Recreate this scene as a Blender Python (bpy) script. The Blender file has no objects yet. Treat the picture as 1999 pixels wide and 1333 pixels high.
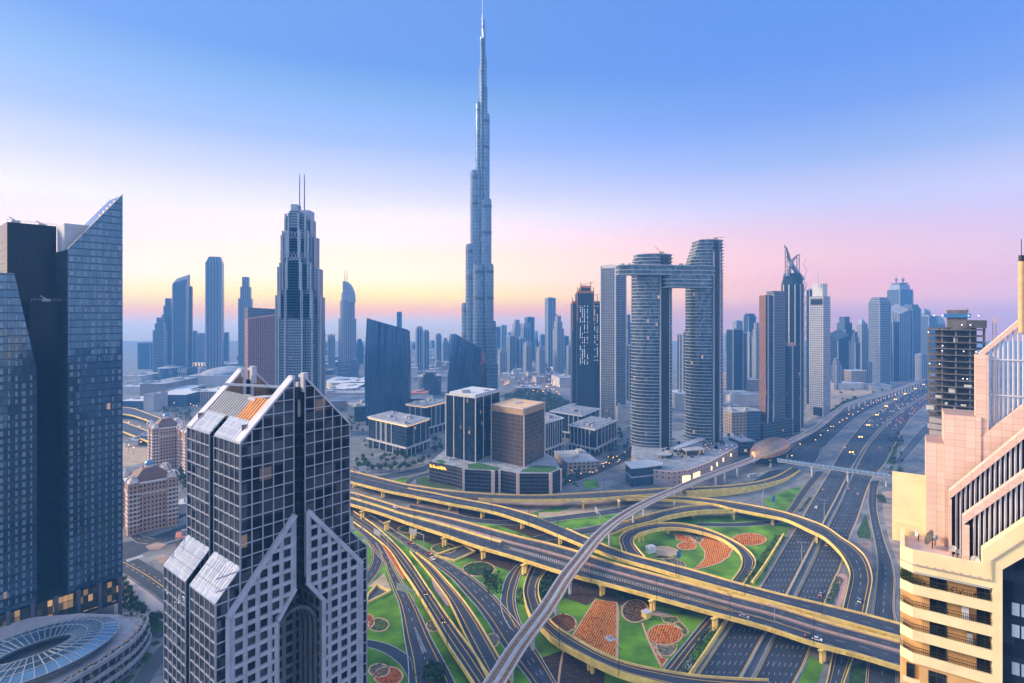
import bpy, math, random
from mathutils import Vector
R = math.radians
rnd = random.Random(7)
S = bpy.context.scene
COL = S.collection
# ---------------------------------------------------------------- camera (level, shifted lens)
F, CX, HY, H = 1094.0, 999.5, 610.0, 172.0     # focal length / horizon in photo pixels, camera height in metres
cam = bpy.data.cameras.new('camera'); cam_o = bpy.data.objects.new('camera', cam); COL.objects.link(cam_o)
cam.sensor_width = 36.0; cam.lens = 36.0 * F / 1999.0
cam.shift_y = (HY - 666.5) / 1999.0; cam.shift_x = 0.0
cam.clip_start = 1.0; cam.clip_end = 60000.0
cam_o.location = (0, 0, H); cam_o.rotation_euler = (R(90), 0, 0)
S.camera = cam_o
# ---------------------------------------------------------------- world: dusk sky
def lin(c):
    return tuple(((x / 255.0) / 12.92 if x / 255.0 < 0.04045 else ((x / 255.0 + 0.055) / 1.055) ** 2.4) for x in c[:3])
SUN_AZ, SUN_EL = -82.0, 22.0                     # degrees: azimuth from view direction (negative = left), elevation
W = bpy.data.worlds.new("World"); S.world = W; W.use_nodes = True
wn, wl = W.node_tree.nodes, W.node_tree.links
wn.clear()
def N(t, **k):
    n = wn.new(t)
    for a, b in k.items(): setattr(n, a, b)
    return n
w_out = N('ShaderNodeOutputWorld'); w_bg = N('ShaderNodeBackground'); w_tc = N('ShaderNodeTexCoord'); w_sep = N('ShaderNodeSeparateXYZ')
wl.new(w_tc.outputs['Generated'], w_sep.inputs[0])
def wm(op, a, b=None):
    n = N('ShaderNodeMath', operation=op)
    for i, v in enumerate((a, b)):
        if v is None: continue
        if isinstance(v, (int, float)): n.inputs[i].default_value = v
        else: wl.new(v, n.inputs[i])
    return n.outputs[0]
hyp = wm('SQRT', wm('ADD', wm('MULTIPLY', w_sep.outputs[0], w_sep.outputs[0]), wm('MULTIPLY', w_sep.outputs[1], w_sep.outputs[1])))
hyp = wm('MAXIMUM', hyp, 0.02)
elev = wm('DIVIDE', w_sep.outputs[2], hyp)
azim = wm('DIVIDE', w_sep.outputs[0], hyp)
def ramp(stops):
    """stops: (tan of elevation, colour in linear light) -> colour output"""
    mr = N('ShaderNodeMapRange'); mr.inputs[1].default_value = -0.1; mr.inputs[2].default_value = 1.9
    wl.new(elev, mr.inputs[0])
    cr = N('ShaderNodeValToRGB'); el = cr.color_ramp.elements
    cr.color_ramp.interpolation = 'LINEAR'
    while len(el) > 1: el.remove(el[-1])
    for i, (t, c) in enumerate(stops):
        p = (t + 0.1) / 2.0
        e = el[0] if i == 0 else el.new(p)
        e.position = p; e.color = (c[0], c[1], c[2], 1)
    wl.new(mr.outputs[0], cr.inputs[0])
    return cr.outputs[0]
# (tan of elevation, linear colour); the last stops, an unseen zenith, are toned to light the ground
SKY_L = [(-0.041, (0.39, 0.33, 0.26)), (-0.017, (0.49, 0.42, 0.40)), (0.005, (0.95, 0.37, 0.08)), (0.019, (1.01, 0.59, 0.01)), (0.034, (1.18, 0.75, 0.01)), (0.061, (1.30, 0.81, 0.29)), (0.099, (1.37, 0.74, 0.25)), (0.167, (1.00, 0.70, 0.57)), (0.222, (0.58, 0.45, 0.57)), (0.293, (0.26, 0.27, 0.57)), (0.365, (0.14, 0.21, 0.34)), (0.429, (0.07, 0.13, 0.35)), (0.620, (0.07, 0.13, 0.35)), (1.000, (0.21, 0.28, 0.49)), (1.600, (0.42, 0.50, 0.68))]
SKY_R = [(-0.039, (0.52, 0.22, 0.17)), (-0.012, (0.53, 0.22, 0.18)), (0.005, (0.58, 0.25, 0.20)), (0.024, (0.85, 0.33, 0.17)), (0.047, (0.89, 0.29, 0.13)), (0.086, (0.93, 0.36, 0.15)), (0.126, (0.82, 0.35, 0.21)), (0.173, (0.58, 0.37, 0.32)), (0.244, (0.23, 0.22, 0.32)), (0.322, (0.10, 0.13, 0.34)), (0.401, (0.06, 0.10, 0.36)), (0.471, (0.05, 0.11, 0.36)), (0.620, (0.05, 0.11, 0.36)), (1.000, (0.20, 0.26, 0.50)), (1.600, (0.42, 0.50, 0.68))]
SKY_B = [(-0.1, (.45, .45, .55)), (.05, (.72, .62, .60)), (.3, (.60, .62, .72)), (.8, (.45, .51, .68)), (1.6, (.42, .49, .67))]
mrz = N('ShaderNodeMapRange'); mrz.inputs[1].default_value = -0.3; mrz.inputs[2].default_value = 0.6
mrz.interpolation_type = 'SMOOTHSTEP'
wl.new(azim, mrz.inputs[0])
mx = N('ShaderNodeMix', data_type='RGBA'); wl.new(mrz.outputs[0], mx.inputs[0])
wl.new(ramp(SKY_L), mx.inputs[6]); wl.new(ramp(SKY_R), mx.inputs[7])
sky = N('ShaderNodeTexSky', sky_type='NISHITA'); sky.sun_disc = False
sky.sun_elevation = R(SUN_EL); sky.sun_rotation = R(SUN_AZ); sky.altitude = 150; sky.air_density = 1.2; sky.dust_density = 2.0
mrb = N('ShaderNodeMapRange'); mrb.inputs[1].default_value = 0.35; mrb.inputs[2].default_value = -0.5; mrb.interpolation_type = 'SMOOTHSTEP'
wl.new(wm('DIVIDE', w_sep.outputs[1], hyp), mrb.inputs[0])
mb_ = N('ShaderNodeMix', data_type='RGBA'); wl.new(mrb.outputs[0], mb_.inputs[0]); wl.new(mx.outputs[2], mb_.inputs[6]); wl.new(ramp(SKY_B), mb_.inputs[7])   # unseen sky behind the viewer, brightened and toned as fill for the city
nm = N('ShaderNodeMix', data_type='RGBA', blend_type='ADD'); nm.inputs[0].default_value = 0.02   # a little of the physical sky on top of the dusk colours
wl.new(mb_.outputs[2], nm.inputs[6]); wl.new(sky.outputs[0], nm.inputs[7])
wl.new(nm.outputs[2], w_bg.inputs[0]); w_bg.inputs[1].default_value = 1.0
wl.new(w_bg.outputs[0], w_out.inputs[0])
# ---------------------------------------------------------------- sun: very low and soft, from the left
sun = bpy.data.lights.new('sun', 'SUN'); sun_o = bpy.data.objects.new('sun', sun); COL.objects.link(sun_o)
sun.energy = 5.0; sun.angle = R(18); sun.color = (1.0, 0.78, 0.52)
sd = Vector((math.sin(R(SUN_AZ)) * math.cos(R(SUN_EL)), math.cos(R(SUN_AZ)) * math.cos(R(SUN_EL)), math.sin(R(SUN_EL))))
sun_o.rotation_euler = sd.to_track_quat('Z', 'Y').to_euler()
S.view_settings.view_transform = 'Standard'; S.view_settings.look = 'None'
S.view_settings.exposure = 0.9; S.view_settings.gamma = 1.0; S.view_settings.use_curve_mapping = False
S.cycles.use_denoising = True
S.cycles.max_bounces = 6; S.cycles.diffuse_bounces = 2; S.cycles.glossy_bounces = 3; S.cycles.transmission_bounces = 2
S.cycles.volume_bounces = 3; S.cycles.caustics_reflective = False; S.cycles.caustics_refractive = False
S.cycles.sample_clamp_indirect = 4.0
# ---------------------------------------------------------------- geometry helpers
def G(px, py, z=0.0):
    """photo pixel -> point on the horizontal plane at height z"""
    Y = (H - z) * F / (py - HY)
    return Vector(((px - CX) / F * Y, Y, z))
def XY(px, Y): return (px - CX) / F * Y
def ZY(py, Y): return H - (py - HY) * Y / F
class MB:
    def __init__(s): s.v = []; s.f = []; s.m = []; s.uv = []
    def face(s, pts, m=0, uv=None):
        b = len(s.v); s.v += [tuple(p) for p in pts]; s.f.append(tuple(range(b, b + len(pts)))); s.m.append(m); s.uv.append(uv)
    def prism(s, poly, z0, z1, m=0, cap=None, bot=False, top=None, z1l=None):
        """poly counter-clockwise seen from above; top = other outline for the upper end; z1l = per-corner heights"""
        n = len(poly); t = top or poly; u = 0.0
        zt = z1l or [z1] * n
        if sum(poly[i][0] * poly[(i + 1) % n][1] - poly[(i + 1) % n][0] * poly[i][1] for i in range(n)) < 0:
            poly, t, zt = list(reversed(poly)), list(reversed(t)), list(reversed(zt))
        for i in range(n):
            j = (i + 1) % n
            d = math.hypot(poly[j][0] - poly[i][0], poly[j][1] - poly[i][1])
            a, b_, c, e = (poly[i][0], poly[i][1], z0), (poly[j][0], poly[j][1], z0), (t[j][0], t[j][1], zt[j]), (t[i][0], t[i][1], zt[i])
            s.face([a, b_, c, e], m, [(u, z0), (u + d, z0), (u + d, zt[j]), (u, zt[i])]); u += d
        cm = m if cap is None else cap
        if cm >= 0: s.face([(t[i][0], t[i][1], zt[i]) for i in range(n)], cm)
        if bot: s.face([(poly[i][0], poly[i][1], z0) for i in reversed(range(n))], cm if cm >= 0 else m)
    def box(s, c, sz, rz=0.0, m=0, cap=None):
        """c = centre of the base"""
        s.prism(rect(c[0], c[1], sz[0], sz[1], rz), c[2], c[2] + sz[2], m, cap, True)
    def bar(s, a, b, w, h=None, m=0):
        """square bar from a to b"""
        a, b = Vector(a), Vector(b); d = (b - a)
        if d.length < 1e-6: return
        d.normalize(); up = Vector((0, 0, 1)) if abs(d.z) < .95 else Vector((1, 0, 0))
        x = d.cross(up).normalized() * (w / 2); y = x.cross(d).normalized() * ((h or w) / 2)
        q = [a - x - y, a + x - y, a + x + y, a - x + y]; r = [p + (b - a) for p in q]
        for i in range(4): s.face([q[i], r[i], r[(i + 1) % 4], q[(i + 1) % 4]][::-1], m)
        s.face(q[::-1][::-1], m); s.face(r[::-1], m)
    def tube(s, path, r, n=6, m=0, closed=False):
        ps = [Vector(p) for p in path]; rings = []
        for i, p in enumerate(ps):
            d = (ps[min(i + 1, len(ps) - 1)] - ps[max(i - 1, 0)]).normalized()
            up = Vector((0, 0, 1)) if abs(d.z) < .9 else Vector((1, 0, 0))
            x = d.cross(up).normalized(); y = d.cross(x).normalized()
            rr = r[i] if isinstance(r, (list, tuple)) else r
            rings.append([p + x * rr * math.cos(6.28318 * k / n) + y * rr * math.sin(6.28318 * k / n) for k in range(n)])
        for i in range(len(rings) - 1):
            for k in range(n):
                s.face([rings[i][k], rings[i][(k + 1) % n], rings[i + 1][(k + 1) % n], rings[i + 1][k]], m)
        s.face(rings[0][::-1], m); s.face(rings[-1], m)
    def cyl(s, c, r, h, n=12, m=0, cap=None, r2=None):
        p = circle(c[0], c[1], r, n=n); t = circle(c[0], c[1], r2, n=n) if r2 is not None else None
        s.prism(p, c[2], c[2] + h, m, cap, True, t)
    def sweep(s, path, prof, m=0, close=True, caps=True):
        """path: points; prof: (sideways offset to the right of travel, dz)"""
        n = len(path); rings = []
        for i, p in enumerate(path):
            d = Vector(path[min(i + 1, n - 1)]) - Vector(path[max(i - 1, 0)]); d.z = 0; d.normalize()
            rt = Vector((d.y, -d.x, 0))
            rings.append([Vector(p) + rt * o + Vector((0, 0, z)) for o, z in prof])
        k = len(prof); u = 0
        for i in range(n - 1):
            du = (Vector(path[i + 1]) - Vector(path[i])).length; vv = 0
            for j in range(k if close else k - 1):
                q = (j + 1) % k; dv = math.hypot(prof[q][0] - prof[j][0], prof[q][1] - prof[j][1])
                s.face([rings[i][j], rings[i][q], rings[i + 1][q], rings[i + 1][j]], m, [(u, vv), (u, vv + dv), (u + du, vv + dv), (u + du, vv)]); vv += dv
            u += du
        if caps and close: s.face(rings[0], m); s.face(rings[-1][::-1], m)
    def build(s, name, mats, parent=None, loc=None, smooth=False, fix=True):
        o3 = Vector(loc) if loc is not None else Vector((0, 0, 0)); q_ = parent
        while q_: o3 = o3 + q_.location; q_ = q_.parent
        me = bpy.data.meshes.new(name)
        me.from_pydata([(v[0] - o3.x, v[1] - o3.y, v[2] - o3.z) for v in s.v], [], s.f)
        if not isinstance(mats, (list, tuple)): mats = [mats]
        for m in mats: me.materials.append(m)
        for p, m in zip(me.polygons, s.m): p.material_index = m
        uvl = me.uv_layers.new(name='UVMap')
        for p, uv, f in zip(me.polygons, s.uv, s.f):
            if uv is None:
                nn = p.normal
                if abs(nn.z) > .75: uv = [(s.v[i][0], s.v[i][1]) for i in f]
                else:
                    t = Vector((-nn.y, nn.x, 0)).normalized(); uv = [(s.v[i][0] * t.x + s.v[i][1] * t.y, s.v[i][2]) for i in f]
            for li, q in zip(p.loop_indices, uv): uvl.data[li].uv = q
        if smooth:
            for p in me.polygons: p.use_smooth = True
        ob = bpy.data.objects.new(name, me); COL.objects.link(ob)
        if parent: ob.parent = parent
        else: ob.location = o3
        return ob
def rect(cx, cy, sx, sy, rz=0.0):
    c, s_ = math.cos(rz), math.sin(rz)
    return [(cx + x * c - y * s_, cy + x * s_ + y * c) for x, y in ((-sx / 2, -sy / 2), (sx / 2, -sy / 2), (sx / 2, sy / 2), (-sx / 2, sy / 2))]
def circle(cx, cy, rx, ry=None, rz=0.0, n=16, a0=0.0, a1=360.0):
    ry = rx if ry is None else ry; o = []
    full = abs(a1 - a0) > 359
    for k in range(n):
        a = R(a0 + (a1 - a0) * k / (n if full else n - 1)); x, y = rx * math.cos(a), ry * math.sin(a)
        o.append((cx + x * math.cos(rz) - y * math.sin(rz), cy + x * math.sin(rz) + y * math.cos(rz)))
    return o
def ccw(p):
    a = sum(p[i][0] * p[(i + 1) % len(p)][1] - p[(i + 1) % len(p)][0] * p[i][1] for i in range(len(p)))
    return list(p) if a > 0 else list(reversed(p))
def inset(p, d):
    """shrink a convex outline towards its middle by about d metres"""
    cx = sum(q[0] for q in p) / len(p); cy = sum(q[1] for q in p) / len(p); o = []
    for x, y in p:
        l = math.hypot(x - cx, y - cy); k = (l - d * 1.2) / l; o.append((cx + (x - cx) * k, cy + (y - cy) * k))
    return o
def tag(o, label=None, cat=None, group=None, kind=None):
    for k, v in (('label', label), ('category', cat), ('group', group), ('kind', kind)):
        if v: o[k] = v
    return o
def thing(name, label, cat, loc=(0, 0, 0), group=None):
    o = bpy.data.objects.new(name, None); COL.objects.link(o); o.location = loc; o.empty_display_size = 1
    return tag(o, label, cat, group)
def copy_tree(o, parent=None):
    c = o.copy(); COL.objects.link(c)
    if parent: c.parent = parent
    for ch in list(o.children): copy_tree(ch, c)
    return c
# ---------------------------------------------------------------- materials
def newmat(name):
    m = bpy.data.materials.new(name); m.use_nodes = True
    nt = m.node_tree; nt.nodes.clear()
    o = nt.nodes.new('ShaderNodeOutputMaterial'); b = nt.nodes.new('ShaderNodeBsdfPrincipled'); nt.links.new(b.outputs[0], o.inputs[0])
    return m, nt, b
def mat(name, col, rough=.7, metal=0.0, var=.25, scale=.15, emit=None, es=0.0, col2=None, spec=None, detail=4.0):
    """plain surface with mottled colour: wear and dirt as noise in object space"""
    m, nt, b = newmat(name)
    b.inputs['Roughness'].default_value = rough; b.inputs['Metallic'].default_value = metal
    if spec is not None: b.inputs['Specular IOR Level'].default_value = spec
    tc = nt.nodes.new('ShaderNodeTexCoord'); nz = nt.nodes.new('ShaderNodeTexNoise'); nz.inputs['Scale'].default_value = scale; nz.inputs['Detail'].default_value = detail
    nt.links.new(tc.outputs['Object'], nz.inputs['Vector'])
    cr = nt.nodes.new('ShaderNodeValToRGB'); e = cr.color_ramp.elements
    a = tuple(c * (1 - var) for c in col); c2 = col2 or tuple(min(1, c * (1 + var)) for c in col)
    e[0].position = .3; e[0].color = (*a, 1); e[1].position = .7; e[1].color = (*c2, 1)
    nt.links.new(nz.outputs[0], cr.inputs[0]); nt.links.new(cr.outputs[0], b.inputs['Base Color'])
    if emit: b.inputs['Emission Color'].default_value = (*emit, 1); b.inputs['Emission Strength'].default_value = es
    return m
# one shared facade group: bays x floors of glass in a frame, panes differ a little and are never quite flat
fg = bpy.data.node_groups.new('facade', 'ShaderNodeTree')
for nm_, ty in (('Bay', 'NodeSocketFloat'), ('Floor', 'NodeSocketFloat'), ('Mull', 'NodeSocketFloat'), ('Slab', 'NodeSocketFloat'), ('GlassA', 'NodeSocketColor'), ('GlassB', 'NodeSocketColor'),
                ('Frame', 'NodeSocketColor'), ('Metal', 'NodeSocketFloat'), ('Rough', 'NodeSocketFloat'), ('Lit', 'NodeSocketFloat'), ('Tilt', 'NodeSocketFloat'), ('FrameRough', 'NodeSocketFloat'), ('Stripe', 'NodeSocketFloat')):
    fg.interface.new_socket(nm_, in_out='INPUT', socket_type=ty)
fg.interface.new_socket('BSDF', in_out='OUTPUT', socket_type='NodeSocketShader')
gi = fg.nodes.new('NodeGroupInput'); go = fg.nodes.new('NodeGroupOutput'); gl = fg.links
def gm(op, a, b=None, c=None):
    n = fg.nodes.new('ShaderNodeMath'); n.operation = op
    for i, v in enumerate((a, b, c)):
        if v is None: continue
        if isinstance(v, (int, float)): n.inputs[i].default_value = v
        else: gl.new(v, n.inputs[i])
    return n.outputs[0]
uvn = fg.nodes.new('ShaderNodeUVMap'); uvn.uv_map = 'UVMap'; sp = fg.nodes.new('ShaderNodeSeparateXYZ'); gl.new(uvn.outputs[0], sp.inputs[0])
fu = gm('DIVIDE', sp.outputs[0], gi.outputs['Bay']); fv = gm('DIVIDE', sp.outputs[1], gi.outputs['Floor'])
cu, cv = gm('FLOOR', fu), gm('FLOOR', fv)
msk = gm('MAXIMUM', gm('LESS_THAN', gm('FRACT', fu), gi.outputs['Mull']), gm('LESS_THAN', gm('FRACT', fv), gi.outputs['Slab']))
geo = fg.nodes.new('ShaderNodeNewGeometry')
upn = fg.nodes.new('ShaderNodeSeparateXYZ'); gl.new(geo.outputs['Normal'], upn.inputs[0])
msk = gm('MAXIMUM', msk, gm('GREATER_THAN', gm('ABSOLUTE', upn.outputs[2]), 0.8))
cmb = fg.nodes.new('ShaderNodeCombineXYZ'); gl.new(cu, cmb.inputs[0]); gl.new(cv, cmb.inputs[1])
oi = fg.nodes.new('ShaderNodeObjectInfo'); gl.new(gm('MULTIPLY', oi.outputs['Random'], 57.0), cmb.inputs[2])
wnz = fg.nodes.new('ShaderNodeTexWhiteNoise'); wnz.noise_dimensions = '3D'; gl.new(cmb.outputs[0], wnz.inputs[0])
def gmix(f, a, b):
    n = fg.nodes.new('ShaderNodeMix'); n.data_type = 'RGBA'
    for i, v in ((0, f), (6, a), (7, b)):
        if isinstance(v, (int, float)): n.inputs[i].default_value = v
        elif isinstance(v, tuple): n.inputs[i].default_value = v
        else: gl.new(v, n.inputs[i])
    return n.outputs[2]
stripe = gm('MULTIPLY', gi.outputs['Stripe'], gm('LESS_THAN', gm('FRACT', gm('MULTIPLY', cu, 0.34)), 0.33))
glass = gmix(gm('MULTIPLY', gm('POWER', wnz.outputs[0], 1.6), gm('SUBTRACT', 1.0, stripe)), gi.outputs['GlassA'], gi.outputs['GlassB'])
gnz = fg.nodes.new('ShaderNodeTexNoise'); gnz.inputs['Scale'].default_value = .08; gnz.inputs['Detail'].default_value = 3; gl.new(uvn.outputs[0], gnz.inputs[0])
frame = gmix(gm('MULTIPLY', gnz.outputs[0], .35), gi.outputs['Frame'], (0.03, 0.03, 0.035, 1))
pb = fg.nodes.new('ShaderNodeBsdfPrincipled'); pb.inputs['Specular IOR Level'].default_value = .18
gl.new(gmix(msk, glass, frame), pb.inputs['Base Color'])
im = gm('SUBTRACT', 1.0, msk)
gl.new(gm('MULTIPLY', gi.outputs['Metal'], im), pb.inputs['Metallic'])
gl.new(gm('ADD', gm('MULTIPLY', gi.outputs['Rough'], im), gm('MULTIPLY', gi.outputs['FrameRough'], msk)), pb.inputs['Roughness'])
v1 = fg.nodes.new('ShaderNodeVectorMath'); v1.operation = 'SUBTRACT'; gl.new(wnz.outputs[1], v1.inputs[0]); v1.inputs[1].default_value = (.5, .5, .5)
v2 = fg.nodes.new('ShaderNodeVectorMath'); v2.operation = 'SCALE'; gl.new(v1.outputs[0], v2.inputs[0]); gl.new(gm('MULTIPLY', gi.outputs['Tilt'], im), v2.inputs['Scale'])
v3 = fg.nodes.new('ShaderNodeVectorMath'); v3.operation = 'ADD'; gl.new(v2.outputs[0], v3.inputs[0]); gl.new(geo.outputs['Normal'], v3.inputs[1])
v4 = fg.nodes.new('ShaderNodeVectorMath'); v4.operation = 'NORMALIZE'; gl.new(v3.outputs[0], v4.inputs[0]); gl.new(v4.outputs[0], pb.inputs['Normal'])
sepc = fg.nodes.new('ShaderNodeSeparateColor'); gl.new(wnz.outputs[1], sepc.inputs[0])
lit = gm('MULTIPLY', gm('GREATER_THAN', wnz.outputs[0], gm('SUBTRACT', 1.0, gi.outputs['Lit'])), im)
pb.inputs['Emission Color'].default_value = (1.0, .55, .2, 1); gl.new(gm('MULTIPLY', gm('MULTIPLY', lit, gm('POWER', sepc.outputs[1], 2.0)), 0.40), pb.inputs['Emission Strength'])
gl.new(pb.outputs[0], go.inputs[0])
def facade(name, bay=3.0, floor=3.8, mull=.15, slab=.2, a=(.02, .04, .07), b=(.05, .08, .12), frame=(.25, .27, .3), metal=.5, rough=.08, lit=0.0, tilt=.02, fr=.6, stripe=0.0):
    m, nt, bs = newmat(name); nt.nodes.remove(bs)
    if metal >= .3: a, b = tuple(min(.9, c * 1.7) for c in a), tuple(min(.9, c * 1.5) for c in b)   # coated glass mirrors the sky
    g = nt.nodes.new('ShaderNodeGroup'); g.node_tree = fg
    for k, v in (('Bay', bay), ('Floor', floor), ('Mull', mull), ('Slab', slab), ('GlassA', (*a, 1)), ('GlassB', (*b, 1)), ('Frame', (*frame, 1)), ('Metal', metal), ('Rough', rough), ('Lit', lit), ('Tilt', tilt), ('FrameRough', fr), ('Stripe', stripe)):
        g.inputs[k].default_value = v
    nt.links.new(g.outputs[0], [n for n in nt.nodes if n.type == 'OUTPUT_MATERIAL'][0].inputs[0])
    return m
# ================================================================ materials for ground and roads
def asphalt(name, col, amp):
    m, nt, b = newmat(name); b.inputs['Roughness'].default_value = .8; l = nt.links
    uv = nt.nodes.new('ShaderNodeUVMap'); uv.uv_map = 'UVMap'; cols = []
    for sc, dt in (((.55, .012, 1), 5), ((.07, .05, 1), 8)):
        mp_ = nt.nodes.new('ShaderNodeMapping'); mp_.inputs['Scale'].default_value = sc; nz = nt.nodes.new('ShaderNodeTexNoise'); nz.inputs['Scale'].default_value = 1.0; nz.inputs['Detail'].default_value = dt
        l.new(uv.outputs[0], mp_.inputs[0]); l.new(mp_.outputs[0], nz.inputs[0]); cols.append(nz.outputs[0])
    ad = nt.nodes.new('ShaderNodeMath'); ad.operation = 'ADD'; l.new(cols[0], ad.inputs[0]); l.new(cols[1], ad.inputs[1])
    cr = nt.nodes.new('ShaderNodeValToRGB'); e = cr.color_ramp.elements; e[0].position = .38; e[1].position = .66
    e[0].color = (*[c * (1 - amp) for c in col], 1); e[1].color = (*[c * (1 + amp) for c in col], 1)
    hf = nt.nodes.new('ShaderNodeMath'); hf.operation = 'MULTIPLY'; hf.inputs[1].default_value = .5; l.new(ad.outputs[0], hf.inputs[0]); l.new(hf.outputs[0], cr.inputs[0]); l.new(cr.outputs[0], b.inputs['Base Color']); return m
M_asph = asphalt('asphalt', (.038, .047, .064), .45)
M_worn = mat('worn_white_paint', (.34, .35, .36), .7, var=.3, scale=.5)
M_asph2 = mat('worn_asphalt', (.075, .08, .09), .85, var=.25, scale=.05, detail=8)
M_ground = mat('city_ground', (.16, .16, .17), .9, var=.5, scale=.012, detail=8, col2=(.30, .28, .26))
M_sand = mat('sand', (.42, .31, .20), .95, var=.25, scale=.12)
M_dirt = mat('dirt', (.34, .24, .19), .95, var=.4, scale=.1, detail=8)
M_lawn = mat('lawn', (.05, .20, .001), .95, var=.6, scale=.06, detail=12, col2=(.16, .36, .003))
M_lawn2 = mat('dark_planting', (.02, .065, .008), .95, var=.6, scale=.3, detail=8, col2=(.05, .12, .015))
M_cream = mat('cream_concrete', (.86, .59, .16), .8, var=.22, scale=.2, detail=6)
M_pink = mat('pink_pavers', (.46, .28, .26), .9, var=.2, scale=.4)
M_pave = mat('pale_pavers', (.48, .46, .46), .85, var=.2, scale=.2)
M_conc = mat('grey_concrete', (.36, .36, .38), .8, var=.2, scale=.2, detail=6)
M_kerb = mat('kerb_stone', (.50, .46, .44), .85, var=.15, scale=.3)
M_yel = mat('yellow_paint', (.75, .42, .04), .6, var=.15, scale=.6)
M_whi = mat('white_paint', (.55, .55, .56), .6, var=.15, scale=.6)
M_terra = mat('terracotta_border', (.62, .36, .2), .9, var=.15, scale=.5)
M_dark = mat('dark_metal', (.03, .035, .045), .5, .6, var=.2, scale=.5)
M_steel = mat('pale_steel', (.5, .52, .55), .4, .5, var=.1, scale=.5)
M_lamp = mat('lit_lamp', (.9, .5, .2), .5, var=0, emit=(1.0, .40, .05), es=3.0)
M_head = mat('headlight', (.9, .85, .7), .5, var=0, emit=(1.0, .62, .32), es=2.2)
M_tail = mat('tail_light', (.7, .05, .03), .5, var=0, emit=(1.0, .10, .05), es=2.0)
def stripes(name, c1, c2, sc=.5, ang=0.0, w=.5):
    """rows of planting: two colours in wavering bands"""
    m, nt, b = newmat(name); b.inputs['Roughness'].default_value = .95
    tc = nt.nodes.new('ShaderNodeTexCoord'); mp = nt.nodes.new('ShaderNodeMapping'); mp.inputs['Rotation'].default_value = (0, 0, ang)
    wv = nt.nodes.new('ShaderNodeTexWave'); wv.inputs['Scale'].default_value = sc; wv.inputs['Distortion'].default_value = 3.0; wv.inputs['Detail'].default_value = 3; wv.inputs['Detail Scale'].default_value = 1.2
    nz = nt.nodes.new('ShaderNodeTexNoise'); nz.inputs['Scale'].default_value = .5; nz.inputs['Detail'].default_value = 6
    cr = nt.nodes.new('ShaderNodeValToRGB'); cr.color_ramp.elements[0].position = w - .12; cr.color_ramp.elements[1].position = w + .12
    cr.color_ramp.elements[0].color = (*c1, 1); cr.color_ramp.elements[1].color = (*c2, 1)
    ad = nt.nodes.new('ShaderNodeMath'); ad.operation = 'MULTIPLY_ADD'; ad.inputs[1].default_value = .9
    sb = nt.nodes.new('ShaderNodeMath'); sb.operation = 'SUBTRACT'; sb.inputs[1].default_value = .45
    l = nt.links; l.new(tc.outputs['Object'], mp.inputs[0]); l.new(mp.outputs[0], wv.inputs[0]); l.new(tc.outputs['Object'], nz.inputs[0])
    l.new(nz.outputs[0], ad.inputs[0]); l.new(wv.outputs[1], ad.inputs[2]); l.new(ad.outputs[0], sb.inputs[0]); l.new(sb.outputs[0], cr.inputs[0]); l.new(cr.outputs[0], b.inputs['Base Color'])
    return m
M_bed_red = stripes('red_flower_rows', (.46, .035, .006), (.70, .33, .03), .25, R(25), .56)
M_bed_red2 = stripes('crimson_flower_rows', (.38, .02, .012), (.55, .22, .04), .25, R(35), .62)
M_bed_grn = stripes('green_bed_rows', (.03, .10, .012), (.16, .17, .03), .24, R(20), .6)
M_bed_gry = stripes('grey_bed_rows', (.09, .10, .10), (.30, .24, .12), .26, R(80), .62)
# ================================================================ ground
def flat(name, pts, z, m, kind='structure', label=None, cat=None, group=None, px=True):
    b = MB(); q = [G(p[0], p[1], z) if px else Vector((p[0], p[1], z)) for p in pts]
    q2 = ccw([(v.x, v.y) for v in q]); b.face([(x, y, z) for x, y in q2])
    o = b.build(name, m); return tag(o, label, cat, group, kind)
gm_, gnt, gb = newmat('city_blocks'); gb.inputs['Roughness'].default_value = .9
gtc = gnt.nodes.new('ShaderNodeTexCoord'); gmp = gnt.nodes.new('ShaderNodeMapping'); gmp.inputs['Rotation'].default_value = (0, 0, R(-38)); gbk = gnt.nodes.new('ShaderNodeTexBrick')
gbk.inputs['Scale'].default_value = .012; gbk.inputs['Mortar Size'].default_value = .022; gbk.inputs['Mortar Smooth'].default_value = 1.0; gbk.inputs['Bias'].default_value = -.1; gbk.inputs['Color1'].default_value = (.155, .16, .165, 1); gbk.inputs['Color2'].default_value = (.215, .208, .205, 1); gbk.inputs['Mortar'].default_value = (.12, .125, .135, 1)
gn1 = gnt.nodes.new('ShaderNodeTexNoise'); gn1.inputs['Scale'].default_value = .05; gn1.inputs['Detail'].default_value = 10; gmx = gnt.nodes.new('ShaderNodeMix'); gmx.data_type = 'RGBA'; gmx.blend_type = 'OVERLAY'; gmx.inputs[0].default_value = .9
gnt.links.new(gtc.outputs['Object'], gmp.inputs[0]); gnt.links.new(gmp.outputs[0], gbk.inputs[0]); gnt.links.new(gtc.outputs['Object'], gn1.inputs[0]); gnt.links.new(gbk.outputs[0], gmx.inputs[6]); gnt.links.new(gn1.outputs[0], gmx.inputs[7]); gnt.links.new(gmx.outputs[2], gb.inputs['Base Color'])
M_ground = gm_
b = MB(); b.face([(-3600, -900, 0), (3600, -900, 0), (3600, 3400, 0), (-3600, 3400, 0)]); tag(b.build('ground', M_ground), kind='structure')
b = MB(); b.face([(-1500, -600, .01), (-60, -600, .01), (-60, 235, .01), (-1500, 235, .01)]); tag(b.build('paved_ground', M_asph2), kind='structure')
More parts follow.
